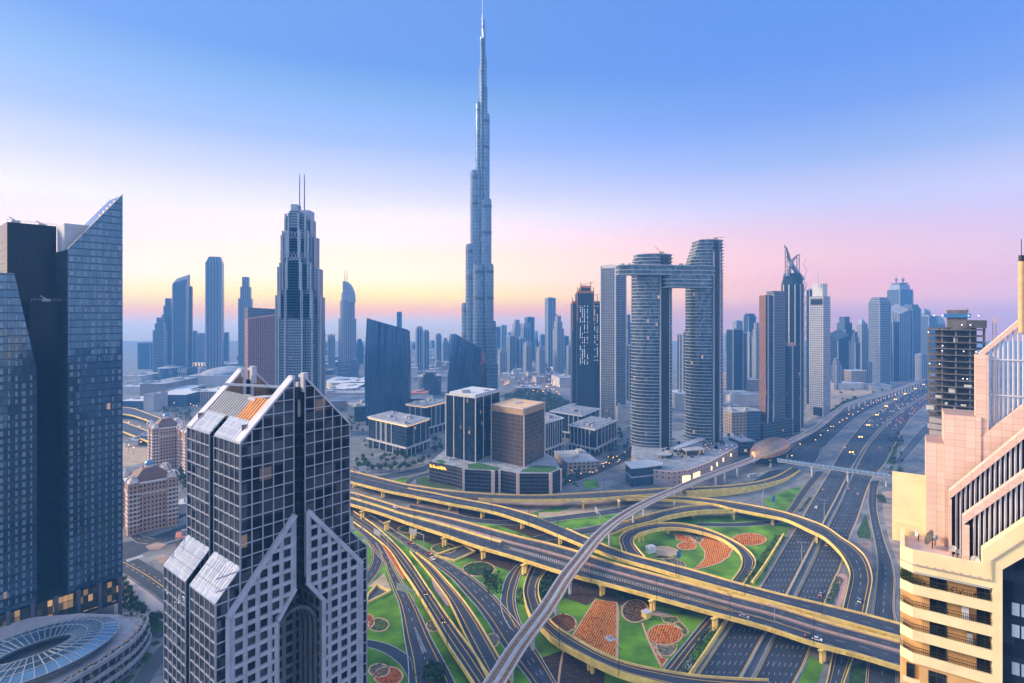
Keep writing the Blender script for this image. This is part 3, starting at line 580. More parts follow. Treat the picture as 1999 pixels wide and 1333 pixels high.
pier_px = [(1015, 1331), (1055, 1271), (1087, 1208), (1120, 1160), (1206, 1068), (1240, 1030), (1275, 1021), (1314, 987), (1350, 969), (1373, 972), (1404, 950), (1425, 945), (1449, 934)]
def near_path(g):
    k = min(range(len(mp)), key=lambda i: (mp[i].x - g.x) ** 2 + (mp[i].y - g.y) ** 2); return k
used = []
for px, py in pier_px: used.append(near_path(G(px, py, 0)))
used += list(range(112, 198, 3))
for k in sorted(set(used)):
    p = mp[k]; b = MB(); b.cyl((p.x, p.y, -.3), .95, p.z - 2.6, 10); b.cyl((p.x, p.y, p.z - 2.9), .95, 1.2, 10, r2=2.3); b.build('pier', M_vpier, mt)
# ================================================================ gardens
def leaf_mesh(b, n, fx, s, m=0):
    for _ in range(n):
        c = Vector(fx()); a = Vector((rnd.gauss(0, 1), rnd.gauss(0, 1), rnd.gauss(0, 1))).normalized(); q = a.orthogonal().normalized(); w = a.cross(q); k = s * rnd.uniform(.6, 1.4)
        b.face([c + q * k, c + w * k * .8, c - q * k, c - w * k * .8], m if not callable(m) else m())
def point_in(x, y, poly):
    c = False
    for i in range(len(poly)):
        (x1, y1), (x2, y2) = poly[i], poly[i - 1]
        if (y1 > y) != (y2 > y) and x < (x2 - x1) * (y - y1) / (y2 - y1) + x1: c = not c
    return c
M_leaf1 = mat('leaf_dark', (.018, .05, .012), .8, var=.4, scale=.4); M_leaf2 = mat('leaf_mid', (.035, .085, .016), .8, var=.4, scale=.4); M_leaf3 = mat('leaf_light', (.07, .13, .02), .8, var=.3, scale=.4)
LEAF = [M_leaf1, M_leaf2, M_leaf3]
M_fr = mat('flower_red', (.45, .03, .012), .9, var=.3); M_fo = mat('flower_orange', (.58, .20, .03), .9, var=.3); M_fy = mat('flower_straw', (.50, .36, .10), .9, var=.3)
CL = {'red_flower_rows': [M_fr, M_fo, M_fy], 'crimson_flower_rows': [M_fr, M_fr, M_fo], 'green_bed_rows': [M_leaf2, M_leaf3, M_fy], 'grey_bed_rows': [M_leaf1, M_fy, M_leaf2], 'mulch': [M_leaf1, M_fo, M_leaf1], 'crimson_green_rows': [M_leaf2, M_fr, M_leaf3], 'x': [M_leaf1, M_leaf2, M_leaf3]}
def bed(label, pts, m, z=.10, cat='flowerbed', border=True, group=None, px=True):
    """one planted bed with a low terracotta border"""
    q = [G(p[0], p[1], 0) for p in pts] if px else [Vector((p[0], p[1], 0)) for p in pts]
    q2 = ccw([(v.x, v.y) for v in q]); cx_ = sum(p[0] for p in q2) / len(q2); cy_ = sum(p[1] for p in q2) / len(q2)
    t = thing('flowerbed', label, cat, (cx_, cy_, 0), group)
    b = MB(); b.face([(x, y, z) for x, y in q2]); b.build('planting', m, t)
    if m not in (M_sand,):
        b = MB(); xs = [p[0] for p in q2]; ys = [p[1] for p in q2]; area = (max(xs) - min(xs)) * (max(ys) - min(ys)); nq = 0
        while nq < min(700, area * .9):
            x, y = rnd.uniform(min(xs), max(xs)), rnd.uniform(min(ys), max(ys)); nq += 1
            if point_in(x, y, q2): leaf_mesh(b, 1, lambda: (x, y, z + rnd.random() * .4), .42, rnd.choice((0, 0, 1, 2)))
        if b.f: b.build('flower_clumps', CL.get(m.name, CL['x']), t)
    if border:
        b = MB(); b.sweep([Vector((x, y, .03)) for x, y in q2] + [Vector((q2[0][0], q2[0][1], .03))], [(-.45, 0), (-.45, .22), (.45, .22), (.45, 0)], caps=False); b.build('border', M_terra, t)
    return t
def oval(px, py, rx, ry, n=28, rot=0.0):
    return [(px + rx * math.cos(6.2832 * k / n) * math.cos(rot) - ry * math.sin(6.2832 * k / n) * math.sin(rot), py + ry * math.sin(6.2832 * k / n) * math.cos(rot) + rx * math.cos(6.2832 * k / n) * math.sin(rot)) for k in range(n)]
bed('big four sided field of orange red flower rows under the wide flyover', [(1162, 1171), (1204, 1176), (1204, 1230), (1203, 1283), (1160, 1266), (1118, 1241)], M_bed_red)
bed('large oval of orange red flowers above the grey half oval', oval(1298, 1239, 34, 20), M_bed_red)
bed('grey and yellow half oval bed touching the large orange red oval', [(1281, 1258), (1300, 1262), (1322, 1259), (1318, 1272), (1308, 1281), (1292, 1280), (1283, 1271)], M_bed_gry, .14)
bed('narrow crimson wedge bed pointing down to the road below the grey half oval', [(1268, 1249), (1278, 1262), (1282, 1275), (1292, 1284), (1304, 1286), (1292, 1303)], M_bed_red2, .08)
bed('small green bed with rows beside the yellow utility hut', [(1291, 1204), (1322, 1205), (1326, 1213), (1312, 1218), (1296, 1214)], M_bed_grn)
bed('green corner bed between the large red oval and the straight road', [(1316, 1217), (1328, 1214), (1346, 1233), (1336, 1243), (1330, 1228)], M_bed_grn, .09)
bed('black mulch oval with orange tufts under the wide flyover', oval(1240, 1193, 26, 22), stripes('mulch', (.012, .012, .014), (.35, .16, .05), .22, R(40), .75))
bed('round bed of green rows with crimson stripes beside the rail viaduct pier', oval(1099, 1217, 26, 18), stripes('crimson_green_rows', (.03, .09, .012), (.42, .035, .03), .17, R(-40), .6))
bed('large red leaf shaped bed curving through the loop garden', [(1375, 1046), (1400, 1055), (1430, 1072), (1424, 1086), (1407, 1098), (1380, 1107), (1349, 1113), (1366, 1102), (1376, 1090), (1376, 1076), (1365, 1062)], M_bed_red)
bed('small red oval touching the leaf beds in the loop garden', oval(1341, 1066, 19, 7.5), M_bed_red)
bed('thin red leaf bed at the far side of the loop garden', [(1316, 1041), (1332, 1043), (1350, 1052), (1359, 1060), (1340, 1058), (1322, 1054)], M_bed_red, .12)
bed('grey planted bed between the thin red leaf and the large red leaf', [(1338, 1042), (1362, 1042), (1374, 1048), (1371, 1057), (1362, 1060), (1350, 1050)], M_bed_gry, .09)
bed('sandy clearing with pale grit beside the white cabin in the loop garden', oval(1300, 1076, 24, 9, rot=.1), M_sand)
bed('dark shrub crescent below the sandy clearing', [(1272, 1086), (1290, 1084), (1316, 1088), (1300, 1091), (1282, 1090)], M_lawn2, .12)
bed('grey gravel bed against the parapet below the sandy clearing', [(1292, 1092), (1318, 1090), (1335, 1098), (1340, 1107), (1320, 1104), (1300, 1097)], M_bed_gry, .09)
bed('red and yellow oval bed on the lawn outside the loop ramp', oval(1463, 1053, 33, 12), M_bed_red)
bed('green oval split by a pale path below the wide flyover', oval(935, 1111, 31, 14), M_lawn2)
bed('yellow green round bed beside the flyover pier', oval(866, 1071, 24, 10), M_bed_grn)
bed('ringed dark planting round at the edge under the wide flyover', oval(803, 1033, 26, 8), M_lawn2, .08)
bed('black ringed bed between the two bottom ramps', oval(962, 1250, 12, 13), M_bed_gry)
bed('crimson oval bed at the bottom left of the interchange', oval(758, 1320, 28, 18), M_bed_red2)
bed('dark green oval bed touching the crimson oval at the bottom', oval(740, 1309, 20, 13), M_bed_gry, .13)
bed('pale ringed oval bed of weeds on the left lawn', oval(739, 1220, 20, 13), M_bed_grn)
bed('small crimson oval half hidden behind the gabled glass tower', oval(716, 1213, 15, 14), M_bed_red2, .12)
bed('long crimson strip bed between two bottom left ramps', [(747, 1062), (756, 1074), (776, 1100), (795, 1130), (788, 1131), (768, 1100), (750, 1072)], M_bed_red2, .75)
bed('black ringed beds beside the bottom left ramp', oval(846, 1222, 14, 11), M_bed_gry)
flat('sand_patch', [(750, 1118), (764, 1150), (760, 1158), (735, 1146), (718, 1146)], .1, M_sand)
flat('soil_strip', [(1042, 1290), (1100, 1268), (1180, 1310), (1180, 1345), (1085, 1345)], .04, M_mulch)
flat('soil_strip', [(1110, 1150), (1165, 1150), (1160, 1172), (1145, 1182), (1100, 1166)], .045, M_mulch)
flat('soil_strip', [(1212, 1172), (1300, 1196), (1335, 1213), (1300, 1205), (1270, 1200), (1212, 1188)], .045, M_dirt)
for k, (pa, lab) in enumerate((([(1204, 1176), (1207, 1192), (1206, 1240), (1206, 1285)], 'thin terracotta path beside the orange red field'), ([(1254, 1216), (1262, 1240), (1275, 1270), (1292, 1304)], 'thin terracotta path left of the large red oval'), ([(1100, 1268), (1094, 1300), (1090, 1335)], 'thin terracotta path by the black mulch strip'))):
    b = MB(); b.sweep(edge(pa, .04, 14), [(-.5, 0), (-.5, .08), (.5, .08), (.5, 0)]); tag(b.build('path', M_terra), kind='structure')
# small structures in the gardens
g = G(1262, 1205); t = thing('utility_hut', 'pale yellow flat roofed utility hut by the flyover pier', 'hut', (g.x, g.y, 0))
b = MB(); b.box((g.x, g.y, 0), (4.2, 3.6, 3.2), .6); b.build('wall', M_cream, t)
b = MB(); b.box((g.x, g.y, 3.2), (4.9, 4.3, .35), .6); b.build('roof', M_pave, t)
g = G(1270, 1078); t = thing('white_cabin', 'white box cabin beside the sandy clearing in the loop garden', 'cabin', (g.x, g.y, 0))
b = MB(); b.box((g.x, g.y, 0), (6.0, 4.2, 4.4), .5); b.build('wall', mat('white_sheet', (.72, .74, .78), .5, var=.08), t)
b = MB(); b.box((g.x, g.y, 4.4), (6.3, 4.5, .2), .5); b.build('roof', M_pave, t)
g = G(1191, 1247); t = thing('pump_platform', 'small white square pump platform in the orange red flower field', 'platform', (g.x, g.y, 0))
b = MB(); b.box((g.x, g.y, .1), (4.6, 4.6, .25), .5); b.build('slab', M_pave, t)
b = MB(); b.box((g.x, g.y, .35), (1.6, 1.2, 1.3), .5); b.build('pump', M_steel, t)
for k, (pts, lab) in enumerate((([(848, 1086), (888, 1096), (928, 1078), (905, 1066)], 'sunken concrete ramp pit with cream rim beside the wide flyover'), ([(718, 1163), (735, 1144), (762, 1156), (718, 1178)], 'sunken ramp pit with cream rim beside the gabled glass tower'))):
    c = G(sum(p[0] for p in pts) / 4, sum(p[1] for p in pts) / 4); t = thing('underpass_pit', lab, 'underpass', (c.x, c.y, 0)); q = [G(x, y, .0) for x, y in pts]
    b = MB(); b.face([(v.x, v.y, .08) for v in q]); b.build('floor', M_asph2, t)
    b = MB(); b.sweep([v for v in q] + [q[0]], [(-.5, 0), (-.5, 1.3), (.5, 1.3), (.5, 0)], caps=False); b.build('rim', M_cream, t)
# hedges
def hedge(label, A, w, h, dens=9):
    pa = resample([G(x, y) for x, y in A], 60); b = MB()
    def fx():
        i = rnd.randrange(59); p = pa[i].lerp(pa[i + 1], rnd.random()); d = (pa[i + 1] - pa[i]).normalized(); o = rnd.uniform(-1, 1)
        return p + Vector((d.y, -d.x, 0)) * o * w / 2 + Vector((0, 0, rnd.random() ** .6 * h * (1 - .4 * abs(o)) * (.7 + .5 * math.sin(i * 1.7) ** 2)))
    L = sum((pa[i + 1] - pa[i]).length for i in range(59)); leaf_mesh(b, int(L * w * dens * .22), fx, .5, lambda: rnd.choice((0, 0, 1, 1, 2)))
    c = pa[30]; o = b.build('hedge', LEAF, loc=(c.x, c.y, 0)); tag(o, label, 'hedge')
hedge('uneven green hedge along the top of the wall beside the straight road', [(1390, 1230), (1372, 1256), (1352, 1290), (1332, 1322)], 6, 1.8)
hedge('green hedge along the retaining wall between the loop and the highway', [(1524, 1048), (1500, 1082), (1478, 1112), (1455, 1140)], 7, 1.8)
hedge('dark strip hedge between the highway and the curved ramp end', [(1640, 1128), (1630, 1150), (1618, 1180)], 4, 1.5)
hedge('dense shrub belt on the lawn under the wide flyover near the twin roads', [(966, 1128), (964, 1145), (966, 1160)], 10, 1.2, 7)
hedge('low shrub belt below the loop feeder ramp', [(1215, 1031), (1280, 1022), (1320, 1013), (1350, 1015)], 6, 2)
hedge('round shrub mass beyond the feeder ramp', [(1320, 1012), (1335, 1010), (1350, 1010)], 12, 2.5)
hedge('shrub row beside the service road by the golden station', [(1582, 972), (1572, 985), (1561, 1000)], 3, 1.2)
hedge('dark bush clump on the bare soil right of the highway', [(1718, 970), (1720, 976), (1722, 982)], 6, 4, 20)
hedge('shrub belt between the twin lower loop roads', [(1018, 1150), (1016, 1165), (1014, 1180)], 5, 1.2)
# ================================================================ poles and signs
def road_pole():
    t = thing('street_pole', 'x', 'street lamp')
    b = MB(); b.tube([(0, 0, 0), (0, 0, 6), (0, 0, 12.5)], [.17, .14, .09], 6); b.build('pole', M_dark, t)
    b = MB(); b.bar((-1.3, 0, 12.5), (1.3, 0, 12.5), .12); b.build('arm', M_dark, t)
    for s_ in (-1, 1): b = MB(); b.box((s_ * 1.5, 0, 12.42), (.8, .3, .14)); b.build('lamp_head', M_dark, t)
    return t
proto = road_pole(); first = [True]
def put_pole(px, py, z, lab):
    g = G(px, py, z); o = proto if first[0] else copy_tree(proto); first[0] = False
    o.location = g; o.rotation_euler.z = rnd.uniform(0, 3); o['label'] = lab; o['group'] = 'dark unlit lamp poles along the flyovers'
pl = [(709, 1003, 9), (750, 957, 9), (817, 969.5, 9), (692, 941, 9), (888, 983, 9), (960, 1000, 9), (1032, 1025, 9), (1088, 1049, 9)]
for q in pl: put_pole(*q, 'thin dark unlit lamp pole on the parapet of a flyover left of the rail viaduct')
for q in [(809, 1025, 9), (879, 1049, 9), (959, 1060, 9), (1056, 1088, 9), (1154, 1135, 9)]: put_pole(*q, 'thin dark lamp pole on the wide flyover, left of or beside the rail viaduct')
for q in [(1282, 1169, 9), (1425, 1207, 9), (1589, 1258, 9), (1320, 1124, 9), (1325, 1126, 9), (1206, 1092, 9), (1211, 1094, 9), (1454, 1161, 9), (1605, 1200, 9)]: put_pole(*q, 'thin dark lamp pole on the wide flyover right of the rail viaduct')
for q in [(798, 1080, 1.5), (805, 1140, 3), (835, 1192, 5), (873, 1258, 6)]: put_pole(*q, 'thin dark lamp pole beside the long straight ramp at the bottom left')
for q in [(1092, 1262, 5), (1208, 1318, 9)]: put_pole(*q, 'thin dark lamp pole on the near parapet of the lower loop ramp')
for q in [(1281, 1035, 6), (1240, 1047, 7), (1372, 1045, 4)]: put_pole(*q, 'thin dark lamp pole on the round loop ramp')
for q in [(1093, 970, 9), (1179, 962, 9), (1230, 962, 9), (1387, 955, 7), (1467, 948, 2)]: put_pole(*q, 'thin dark lamp pole on the far flyover')
def median_mast(px, py, lab, lit=False):
    g = G(px, py); t = thing('lamp_mast', lab, 'street lamp', g, 'tall lamp masts on the highway median')
    b = MB(); b.tube([g, g + Vector((0, 0, 16))], [.28, .13], 8); b.build('pole', M_steel, t)
    b = MB(); b.bar(g + Vector((-2.2, .6, 16)), g + Vector((2.2, -.6, 16)), .2); b.build('arm', M_steel, t)
    for s_ in (-1, 1): b = MB(); b.box((g.x + 2.4 * s_, g.y - .65 * s_, 15.85), (1.3, .5, .3), -.3); b.build('lamp_head', M_lamp if lit else M_steel, t)
median_mast(1609, 1013, 'unlit grey lamp mast on the median before the footbridge'); median_mast(1565, 1104, 'unlit grey lamp mast on the median under the curved ramp'); median_mast(1512, 1240, 'unlit grey lamp mast on the median hidden by the wide flyover')
def gantry(label, p0, p1, side, w, h, z0=6.5, m=None, n=9):
    """cantilever sign seen from behind: post, arm, ribbed panel"""
    a, c = G(*p0), G(*p1); t = thing('sign_gantry', label, 'road sign', (a.x, a.y, 0))
    b = MB(); b.tube([a, a + Vector((0, 0, z0 + h * .6))], .35, 8); b.build('post', M_steel, t)
    b = MB(); b.bar(a + Vector((0, 0, z0 + h * .6)), Vector((c.x, c.y, z0 + h * .6)), .4); b.build('arm', M_steel, t)
    d = (c - a); d.z = 0; d.normalize(); b = MB(); e0 = Vector((c.x, c.y, z0)) - d * w * .5; e1 = e0 + d * w
    mid = (e0 + e1) * .5; b.box((mid.x, mid.y, z0), (w, .2, h), math.atan2(d.y, d.x)); p = b.build('panel', m or M_steel, t)
    b = MB()
    for k in range(n): q = e0.lerp(e1, (k + .5) / n) + Vector((d.y, -d.x, 0)) * .16; b.bar(q, q + Vector((0, 0, h)), .16)
    b.build('rib', M_conc, p)
gantry('grey ribbed sign back over the leftmost road, nearest the gabled glass tower', (757, 1072), (736, 1062), 0, 8, 4.2)
gantry('grey ribbed sign back over the dark middle road below the wide flyover', (827, 1068), (806, 1060), 0, 8, 4.2)
gantry('grey ribbed sign back over the bottom left road, lowest of the three', (810, 1183), (786, 1176), 0, 9, 4.2)
gantry('pale grey sign board over the ramp behind the golden station road', (1488, 990), (1493, 965), 0, 10, 5)
gantry('pale sign board over the sunken road behind the rail viaduct', (1172, 1018), (1164, 1008), 0, 8, 4.5, 3.0)
gantry('wide grey direction sign above the highway beyond the footbridge', (1600, 893), (1612, 890), 0, 16, 5)
M_blue = mat('sign_blue', (.02, .16, .5), .5, var=.15, scale=.5)
for px, py, lab in ((1325, 1105, 'blue road sign on twin posts beside the wide flyover and the loop garden'), (1510, 992, 'blue road sign on the lawn corner before the curved ramp')):
    g = G(px, py); t = thing('blue_sign', lab, 'road sign', g)
    for s_ in (-1, 1): b = MB(); b.tube([g + Vector((s_, 0, 0)), g + Vector((s_, 0, 9.5))], .14, 6); b.build('post', M_steel, t)
    b = MB(); b.box((g.x, g.y - .2, 6), (3.6, .2, 4.4), .5); b.build('panel', M_blue, t)
g = G(708, 935); t = thing('billboard', 'white billboard on the far flyover edge at the left', 'billboard', (g.x, g.y, 0)); b = MB(); b.box((g.x, g.y, 8), (7, .5, 5.5), .5); b.build('panel', M_whi, t); b = MB(); b.tube([g, g + Vector((0, 0, 8))], .3, 6); b.build('post', M_steel, t)
# ================================================================ hero: gabled glass tower in the foreground
M_mull = mat('tower_mullion', (.34, .36, .44), .6, .1, var=.1, scale=.3)
M_granite = mat('pale_granite', (.36, .38, .46), .55, var=.16, scale=.25, detail=8)
M_clad = mat('white_cladding', (.44, .45, .51), .7, .0, var=.12, scale=.2)
M_wpan = facade('wing_roof_panels', 1.5, 1.9, .16, .16, a=(.27, .33, .46), b=(.44, .48, .58), frame=(.56, .57, .63), metal=.0, rough=.8, tilt=.03, fr=.85)
M_tglass = facade('tower_glass', 3.86, 3.85, .0, .0, a=(.006, .009, .014), b=(.075, .085, .10), metal=.6, rough=.04, tilt=.08, lit=.012)
M_tdark = facade('slot_glass', 2.0, 3.85, .1, .12, a=(.01, .014, .022), b=(.02, .03, .045), frame=(.05, .06, .08), metal=.4, rough=.08)
M_slatd = mat('dark_roof_deck', (.10, .10, .12), .8, var=.2)
M_brown = mat('brown_louvre', (.20, .13, .09), .7, var=.3, scale=.6)
M_orange = mat('orange_roof_panel', (.62, .24, .06), .6, var=.15, scale=.3)
M_greyp = mat('grey_roof_panel', (.24, .26, .31), .6, .1, var=.12, scale=.3)
O = Vector((-82.65, 170.6, 0)); U = Vector((.636, .771, 0)).normalized(); V = Vector((-.772, .636, 0)).normalized()
def T(t, s, z): return O + U * t + V * s + Vector((0, 0, z))
WD, DP, ZE = 38.6, 39.8, 132.0; MID = WD / 2; ZP = ZE + MID * 1.04
tw = thing('gabled_tower', 'dark glass tower with twin gables, granite lattice front and recessed arch, nearest the camera', 'skyscraper', T(MID, DP / 2, 0))
def ztop(t): return ZE + (MID - abs(t - MID)) * 1.04 if 0 <= t <= WD else 86.0 + (7.24 - (-t if t < 0 else t - WD)) * 1.09
b = MB()
for a, c in ((-7.24, 0), (WD, WD + 7.24)):                       # wing fronts and backs
    for s_ in (0, DP):
        q = [T(a, s_, 0), T(c, s_, 0), T(c, s_, ztop(c + (1e-6 if a < 0 else 0)) if a < 0 else 86.0), T(a, s_, 86.0 if a < 0 else 93.9)]
        if a < 0: q[2] = T(c, s_, 93.9)
        b.face(q if s_ == 0 else q[::-1])
for a, c in ((0, 17.3), (21.3, WD)):
    for s_ in (0, DP):
        q = [T(a, s_, 0), T(c, s_, 0), T(c, s_, ztop(c)), T(a, s_, ztop(a))]
        if s_ == 0: q = [T(0, 0, 0), T(MID - 8.2, 0, 0), T(MID - 8.2, 0, 74), T(17.3, 0, 82), T(17.3, 0, ztop(17.3)), T(0, 0, ZE)] if a == 0 else [T(MID + 8.2, 0, 0), T(WD, 0, 0), T(WD, 0, ZE), T(21.3, 0, ztop(21.3)), T(21.3, 0, 82), T(MID + 8.2, 0, 74)]
        b.face(q if s_ == 0 else q[::-1])
for x, zt in ((0, ZE), (WD, ZE), (-7.24, 86), (WD + 7.24, 86)):   # long sides with a slot in the middle
    for s0, s1 in ((0, 18.2), (21.6, DP)):
        q = [T(x, s1, 0), T(x, s0, 0), T(x, s0, zt), T(x, s1, zt)]; b.face(q if x <= 0 else q[::-1])
gl_ = b.build('glass_skin', M_tglass, tw)
b = MB()
for s_ in (3.0, DP - 3.0): b.face([T(17.3, s_, 81.5), T(21.3, s_, 81.5), T(21.3, s_, ZP - 5), T(17.3, s_, ZP - 5)])
for x, s_ in ((17.3, 0), (21.3, 0)): b.face([T(x, 0, 81), T(x, 3, 81), T(x, 3, ZP - 3), T(x, 0, ZP - 3)])
for x in (0, WD):
    k = 2.0 if x == 0 else -2.0; b.face([T(x + k, 21.6, 0), T(x + k, 18.2, 0), T(x + k, 18.2, ZE + 2), T(x + k, 21.6, ZE + 2)])
    for s_ in (18.2, 21.6): b.face([T(x, s_, 0), T(x + k, s_, 0), T(x + k, s_, ZE + 2), T(x, s_, ZE)])
for x in (-7.24, WD + 7.24):
    k = 1.6 if x < 0 else -1.6; b.face([T(x + k, 21.6, 0), T(x + k, 18.2, 0), T(x + k, 18.2, 87.5), T(x + k, 21.6, 87.5)])
    for s_ in (18.2, 21.6): b.face([T(x, s_, 0), T(x + k, s_, 0), T(x + k, s_, 87.5), T(x, s_, 86)])
b.face([T(17.3, 1.5, 143), T(21.3, 1.5, 143), T(21.3, 1.5, ZP - 5), T(17.3, 1.5, ZP - 5)])
b.build('slot', M_tdark, tw)
# mullion grid, real bars proud of the glass
b = MB()
for s_, o in ((0, -.12), (DP, .12)):
    for half in ((0, 17.3), (21.3, WD)):
        ts = [half[0] + (half[1] - half[0]) * k / 5 for k in range(6)] if False else [half[0] + (half[1] - half[0]) * k / 5 for k in range(6)]
        for t_ in ts: b.bar(T(t_, s_ + o, 20 if s_ or abs(t_ - MID) > 8.2 else 84), T(t_, s_ + o, ztop(t_) - .2), .3, .3)
        for j in range(-5, 30):
            z = ZE - 3.85 * j
            lo, hi = half
            if z > ZE: lo = max(lo, (z - ZE) / 1.04); hi = min(hi, WD - (z - ZE) / 1.04)
            if s_ == 0 and z < 83 and lo < MID: hi = MID - 8.4
            if s_ == 0 and z < 83 and lo > MID: lo = MID + 8.4
            if hi - lo > .3: b.bar(T(lo, s_ + o * 1.1, z), T(hi, s_ + o * 1.1, z), .3, .28)
    for a, c in ((-7.24, 0), (WD, WD + 7.24)):
        for k in range(3): t_ = a + (c - a) * k / 2; b.bar(T(t_, s_ + o, 20), T(t_, s_ + o, 86 + (7.9 * k / 2 if a < 0 else 7.9 - 7.9 * k / 2)), .4, .3)
        for j in range(10, 30): b.bar(T(a, s_ + o * 1.1, ZE - 3.85 * j), T(c, s_ + o * 1.1, ZE - 3.85 * j), .3, .36)
for x, zt, zb in ((-.12, ZE, 86), (WD + .12, ZE, 86), (-7.36, 86, 0), (WD + 7.36, 86, 0)):
    for s0, s1 in ((0, 18.2), (21.6, DP)):
        for k in range(6): s_ = s0 + (s1 - s0) * k / 5; b.bar(T(x, s_, max(zb, 15)), T(x, s_, zt), .22 if 0 < k < 5 else .5, .3)
        for j in range(0, 32):
            z = zt - 3.85 * j
            if z > zb: b.bar(T(x * 1.0 + (.02 if x > 0 else -.02), s0, z), T(x + (.02 if x > 0 else -.02), s1, z), .28, .26)
b.build('mullion_grid', M_mull, tw)
# gable fins and roof
def slope_pt(t, s, up=0.0): return T(t, s, ztop(t) + up)
for s0, s1 in ((-.2, 3.6), (DP - 3.6, DP + .2)):
    b = MB()
    for a, c in ((-.2, 17.6), (WD + .2, 21.0)):
        za, zc = ZE - .2, ZE + 17.6 * 1.04
        p = [T(a, s0, za), T(c, s0, zc), T(c, s1, zc), T(a, s1, za)]; w = Vector((0, 0, .9)); n_ = 5
        b.face([q + w for q in p] if a < 5 else [q + w for q in p][::-1])
        for i in range(4): b.face([p[i], p[(i + 1) % 4], p[(i + 1) % 4] + w, p[i] + w])
        b.face(p)
    b.build('gable_coping', M_clad, tw)
for s_ in (3.5, DP - 3.5):
    for a, c in ((2, 17.3), (WD - 2, 21.3)): b = MB(); b.face([T(a, s_, 137), T(c, s_, 137), T(c, s_, ztop(c)), T(a, s_, ztop(a))]); b.build('gable_inner_face', M_brown, tw)
for s_ in (2.0, DP - 2.0):
    b = MB()
    for t_ in (17.9, 20.8): b.box(tuple(T(t_, s_ + (1.5 if s_ < 9 else -1.5), 137)), (.9, 1.6, ztop(t_) - 139), math.atan2(U.y, U.x))
    b.box(tuple(T(21.6, s_ - 1.0, ZP - 6.6)), (1.7, 2.0, 6.4), math.atan2(U.y, U.x)); b.box(tuple(T(17.2, s_ - 1.0, ZP - 4)), (.8, 1.6, 3.2), math.atan2(U.y, U.x))
    b.build('gable_post', M_clad, tw)
def slope_quad(b, t0, t1, s0, s1, up, m=0, right=False):
    f = (lambda t: WD - t) if right else (lambda t: t)
    q = [T(f(t0), s0, ztop(t0) + up), T(f(t1), s0, ztop(t1) + up), T(f(t1), s1, ztop(t1) + up), T(f(t0), s1, ztop(t0) + up)]
    b.face(q[::-1] if right else q, m)
    d = Vector((0, 0, -.6)); n = len(q)
    for i in range(4): b.face([q[i] + d, q[(i + 1) % 4] + d, q[(i + 1) % 4], q[i]], m)
for right in (False, True):
    b = MB()
    for s0, s1 in ((3.6, 18.2), (21.6, DP - 3.6)): slope_quad(b, 0, 5.0, s0 - (3.7 if s0 < 9 else 0), s1 + (3.7 if s1 > 30 else 0), .55, 0, right)
    b.build('eave_panel', M_wpan, tw)
    b = MB()
    for k in range(10):                                   # fine seams of the eave panels
        for s0, s1 in ((.2, 18.0), (21.8, DP - .2)):
            s_ = s0 + (s1 - s0) * (k + .5) / 10; f = (lambda t: WD - t) if right else (lambda t: t); b.bar(T(f(.1), s_, ztop(.1) + .6), T(f(4.9), s_, ztop(4.9) + .6), .14, .12)
    b.build('panel_seam', M_mull, tw)
    b = MB(); slope_quad(b, 5.0, 11.4, 3.6, DP - 3.6, -.5, 0, right); b.build('roof_deck', M_slatd, tw)
    for nm_, s0, s1, m_ in (('louvre_panel', 3.9, 14.5, M_orange), ('louvre_panel', 14.5, DP - 3.9, M_greyp)):
        b = MB(); n_ = int((s1 - s0) / 1.7)
        for k in range(n_):
            s_ = s0 + (s1 - s0) * (k + .5) / n_; f = (lambda t: WD - t) if right else (lambda t: t); b.bar(T(f(5.1), s_, ztop(5.1) - .1), T(f(11.3), s_, ztop(11.3) - .1), .75, .7)
        b.build(nm_, m_, tw)
b = MB(); b.face([T(7, 3.6, 138), T(WD - 7, 3.6, 138), T(WD - 7, DP - 3.6, 138), T(7, DP - 3.6, 138)]); b.build('plant_floor', M_conc, tw)
for s0, t0, sz, m_ in ((14, 13, (6, 5, 5.5), M_clad), (9, 18, (5, 6, 5), M_orange), (22, 22, (7, 8, 4), M_greyp), (28, 14, (5, 4, 4.5), M_conc)):
    b = MB(); b.box(tuple(T(t0, s0, 138)), sz, math.atan2(U.y, U.x)); b.build('plant_box', m_, tw)
b = MB(); b.bar(T(8, 30, 147), T(22, 12, 146), .8); b.bar(T(22, 12, 146), T(30, 8, 144), .7); b.tube([T(22, 12, 138), T(22, 12, 146.5)], .5, 6); b.build('cleaning_crane', M_steel, tw)
# wing roofs
for right in (False, True):
    for s0, s1 in ((-.1, 18.2), (21.6, DP + .1)):
        f = (lambda t: WD - t) if right else (lambda t: t)
        b = MB(); q = [T(f(-7.5), s0, 85.9), T(f(0), s0, 94.0), T(f(0), s1, 94.0), T(f(-7.5), s1, 85.9)]; q = q[::-1] if right else q; u_ = Vector((0, 0, .5))
        b.face([p + u_ for p in q]); [b.face([q[i], q[(i + 1) % 4], q[(i + 1) % 4] + u_, q[i] + u_]) for i in range(4)]
        w_ = b.build('wing_roof', M_wpan, tw)
        b = MB()
        for k in range(1, 12):
            s_ = s0 + (s1 - s0) * k / 12; lo = rnd.choice((.04, .1, .3)); hi = rnd.choice((.55, .85, .95)); b.bar(T(f(-7.5 + 7.5 * lo), s_, 86.5 + 8.1 * lo), T(f(-7.5 + 7.5 * hi), s_, 86.5 + 8.1 * hi), rnd.uniform(.1, .5), .1)
        for k in (.3, .62): b.bar(T(f(-7.5 + 7.5 * k), s0 + .3, 86.5 + 8.1 * k), T(f(-7.5 + 7.5 * k), s1 - .3, 86.5 + 8.1 * k), .35, .12)
        b.build('roof_rail', M_mull, tw)
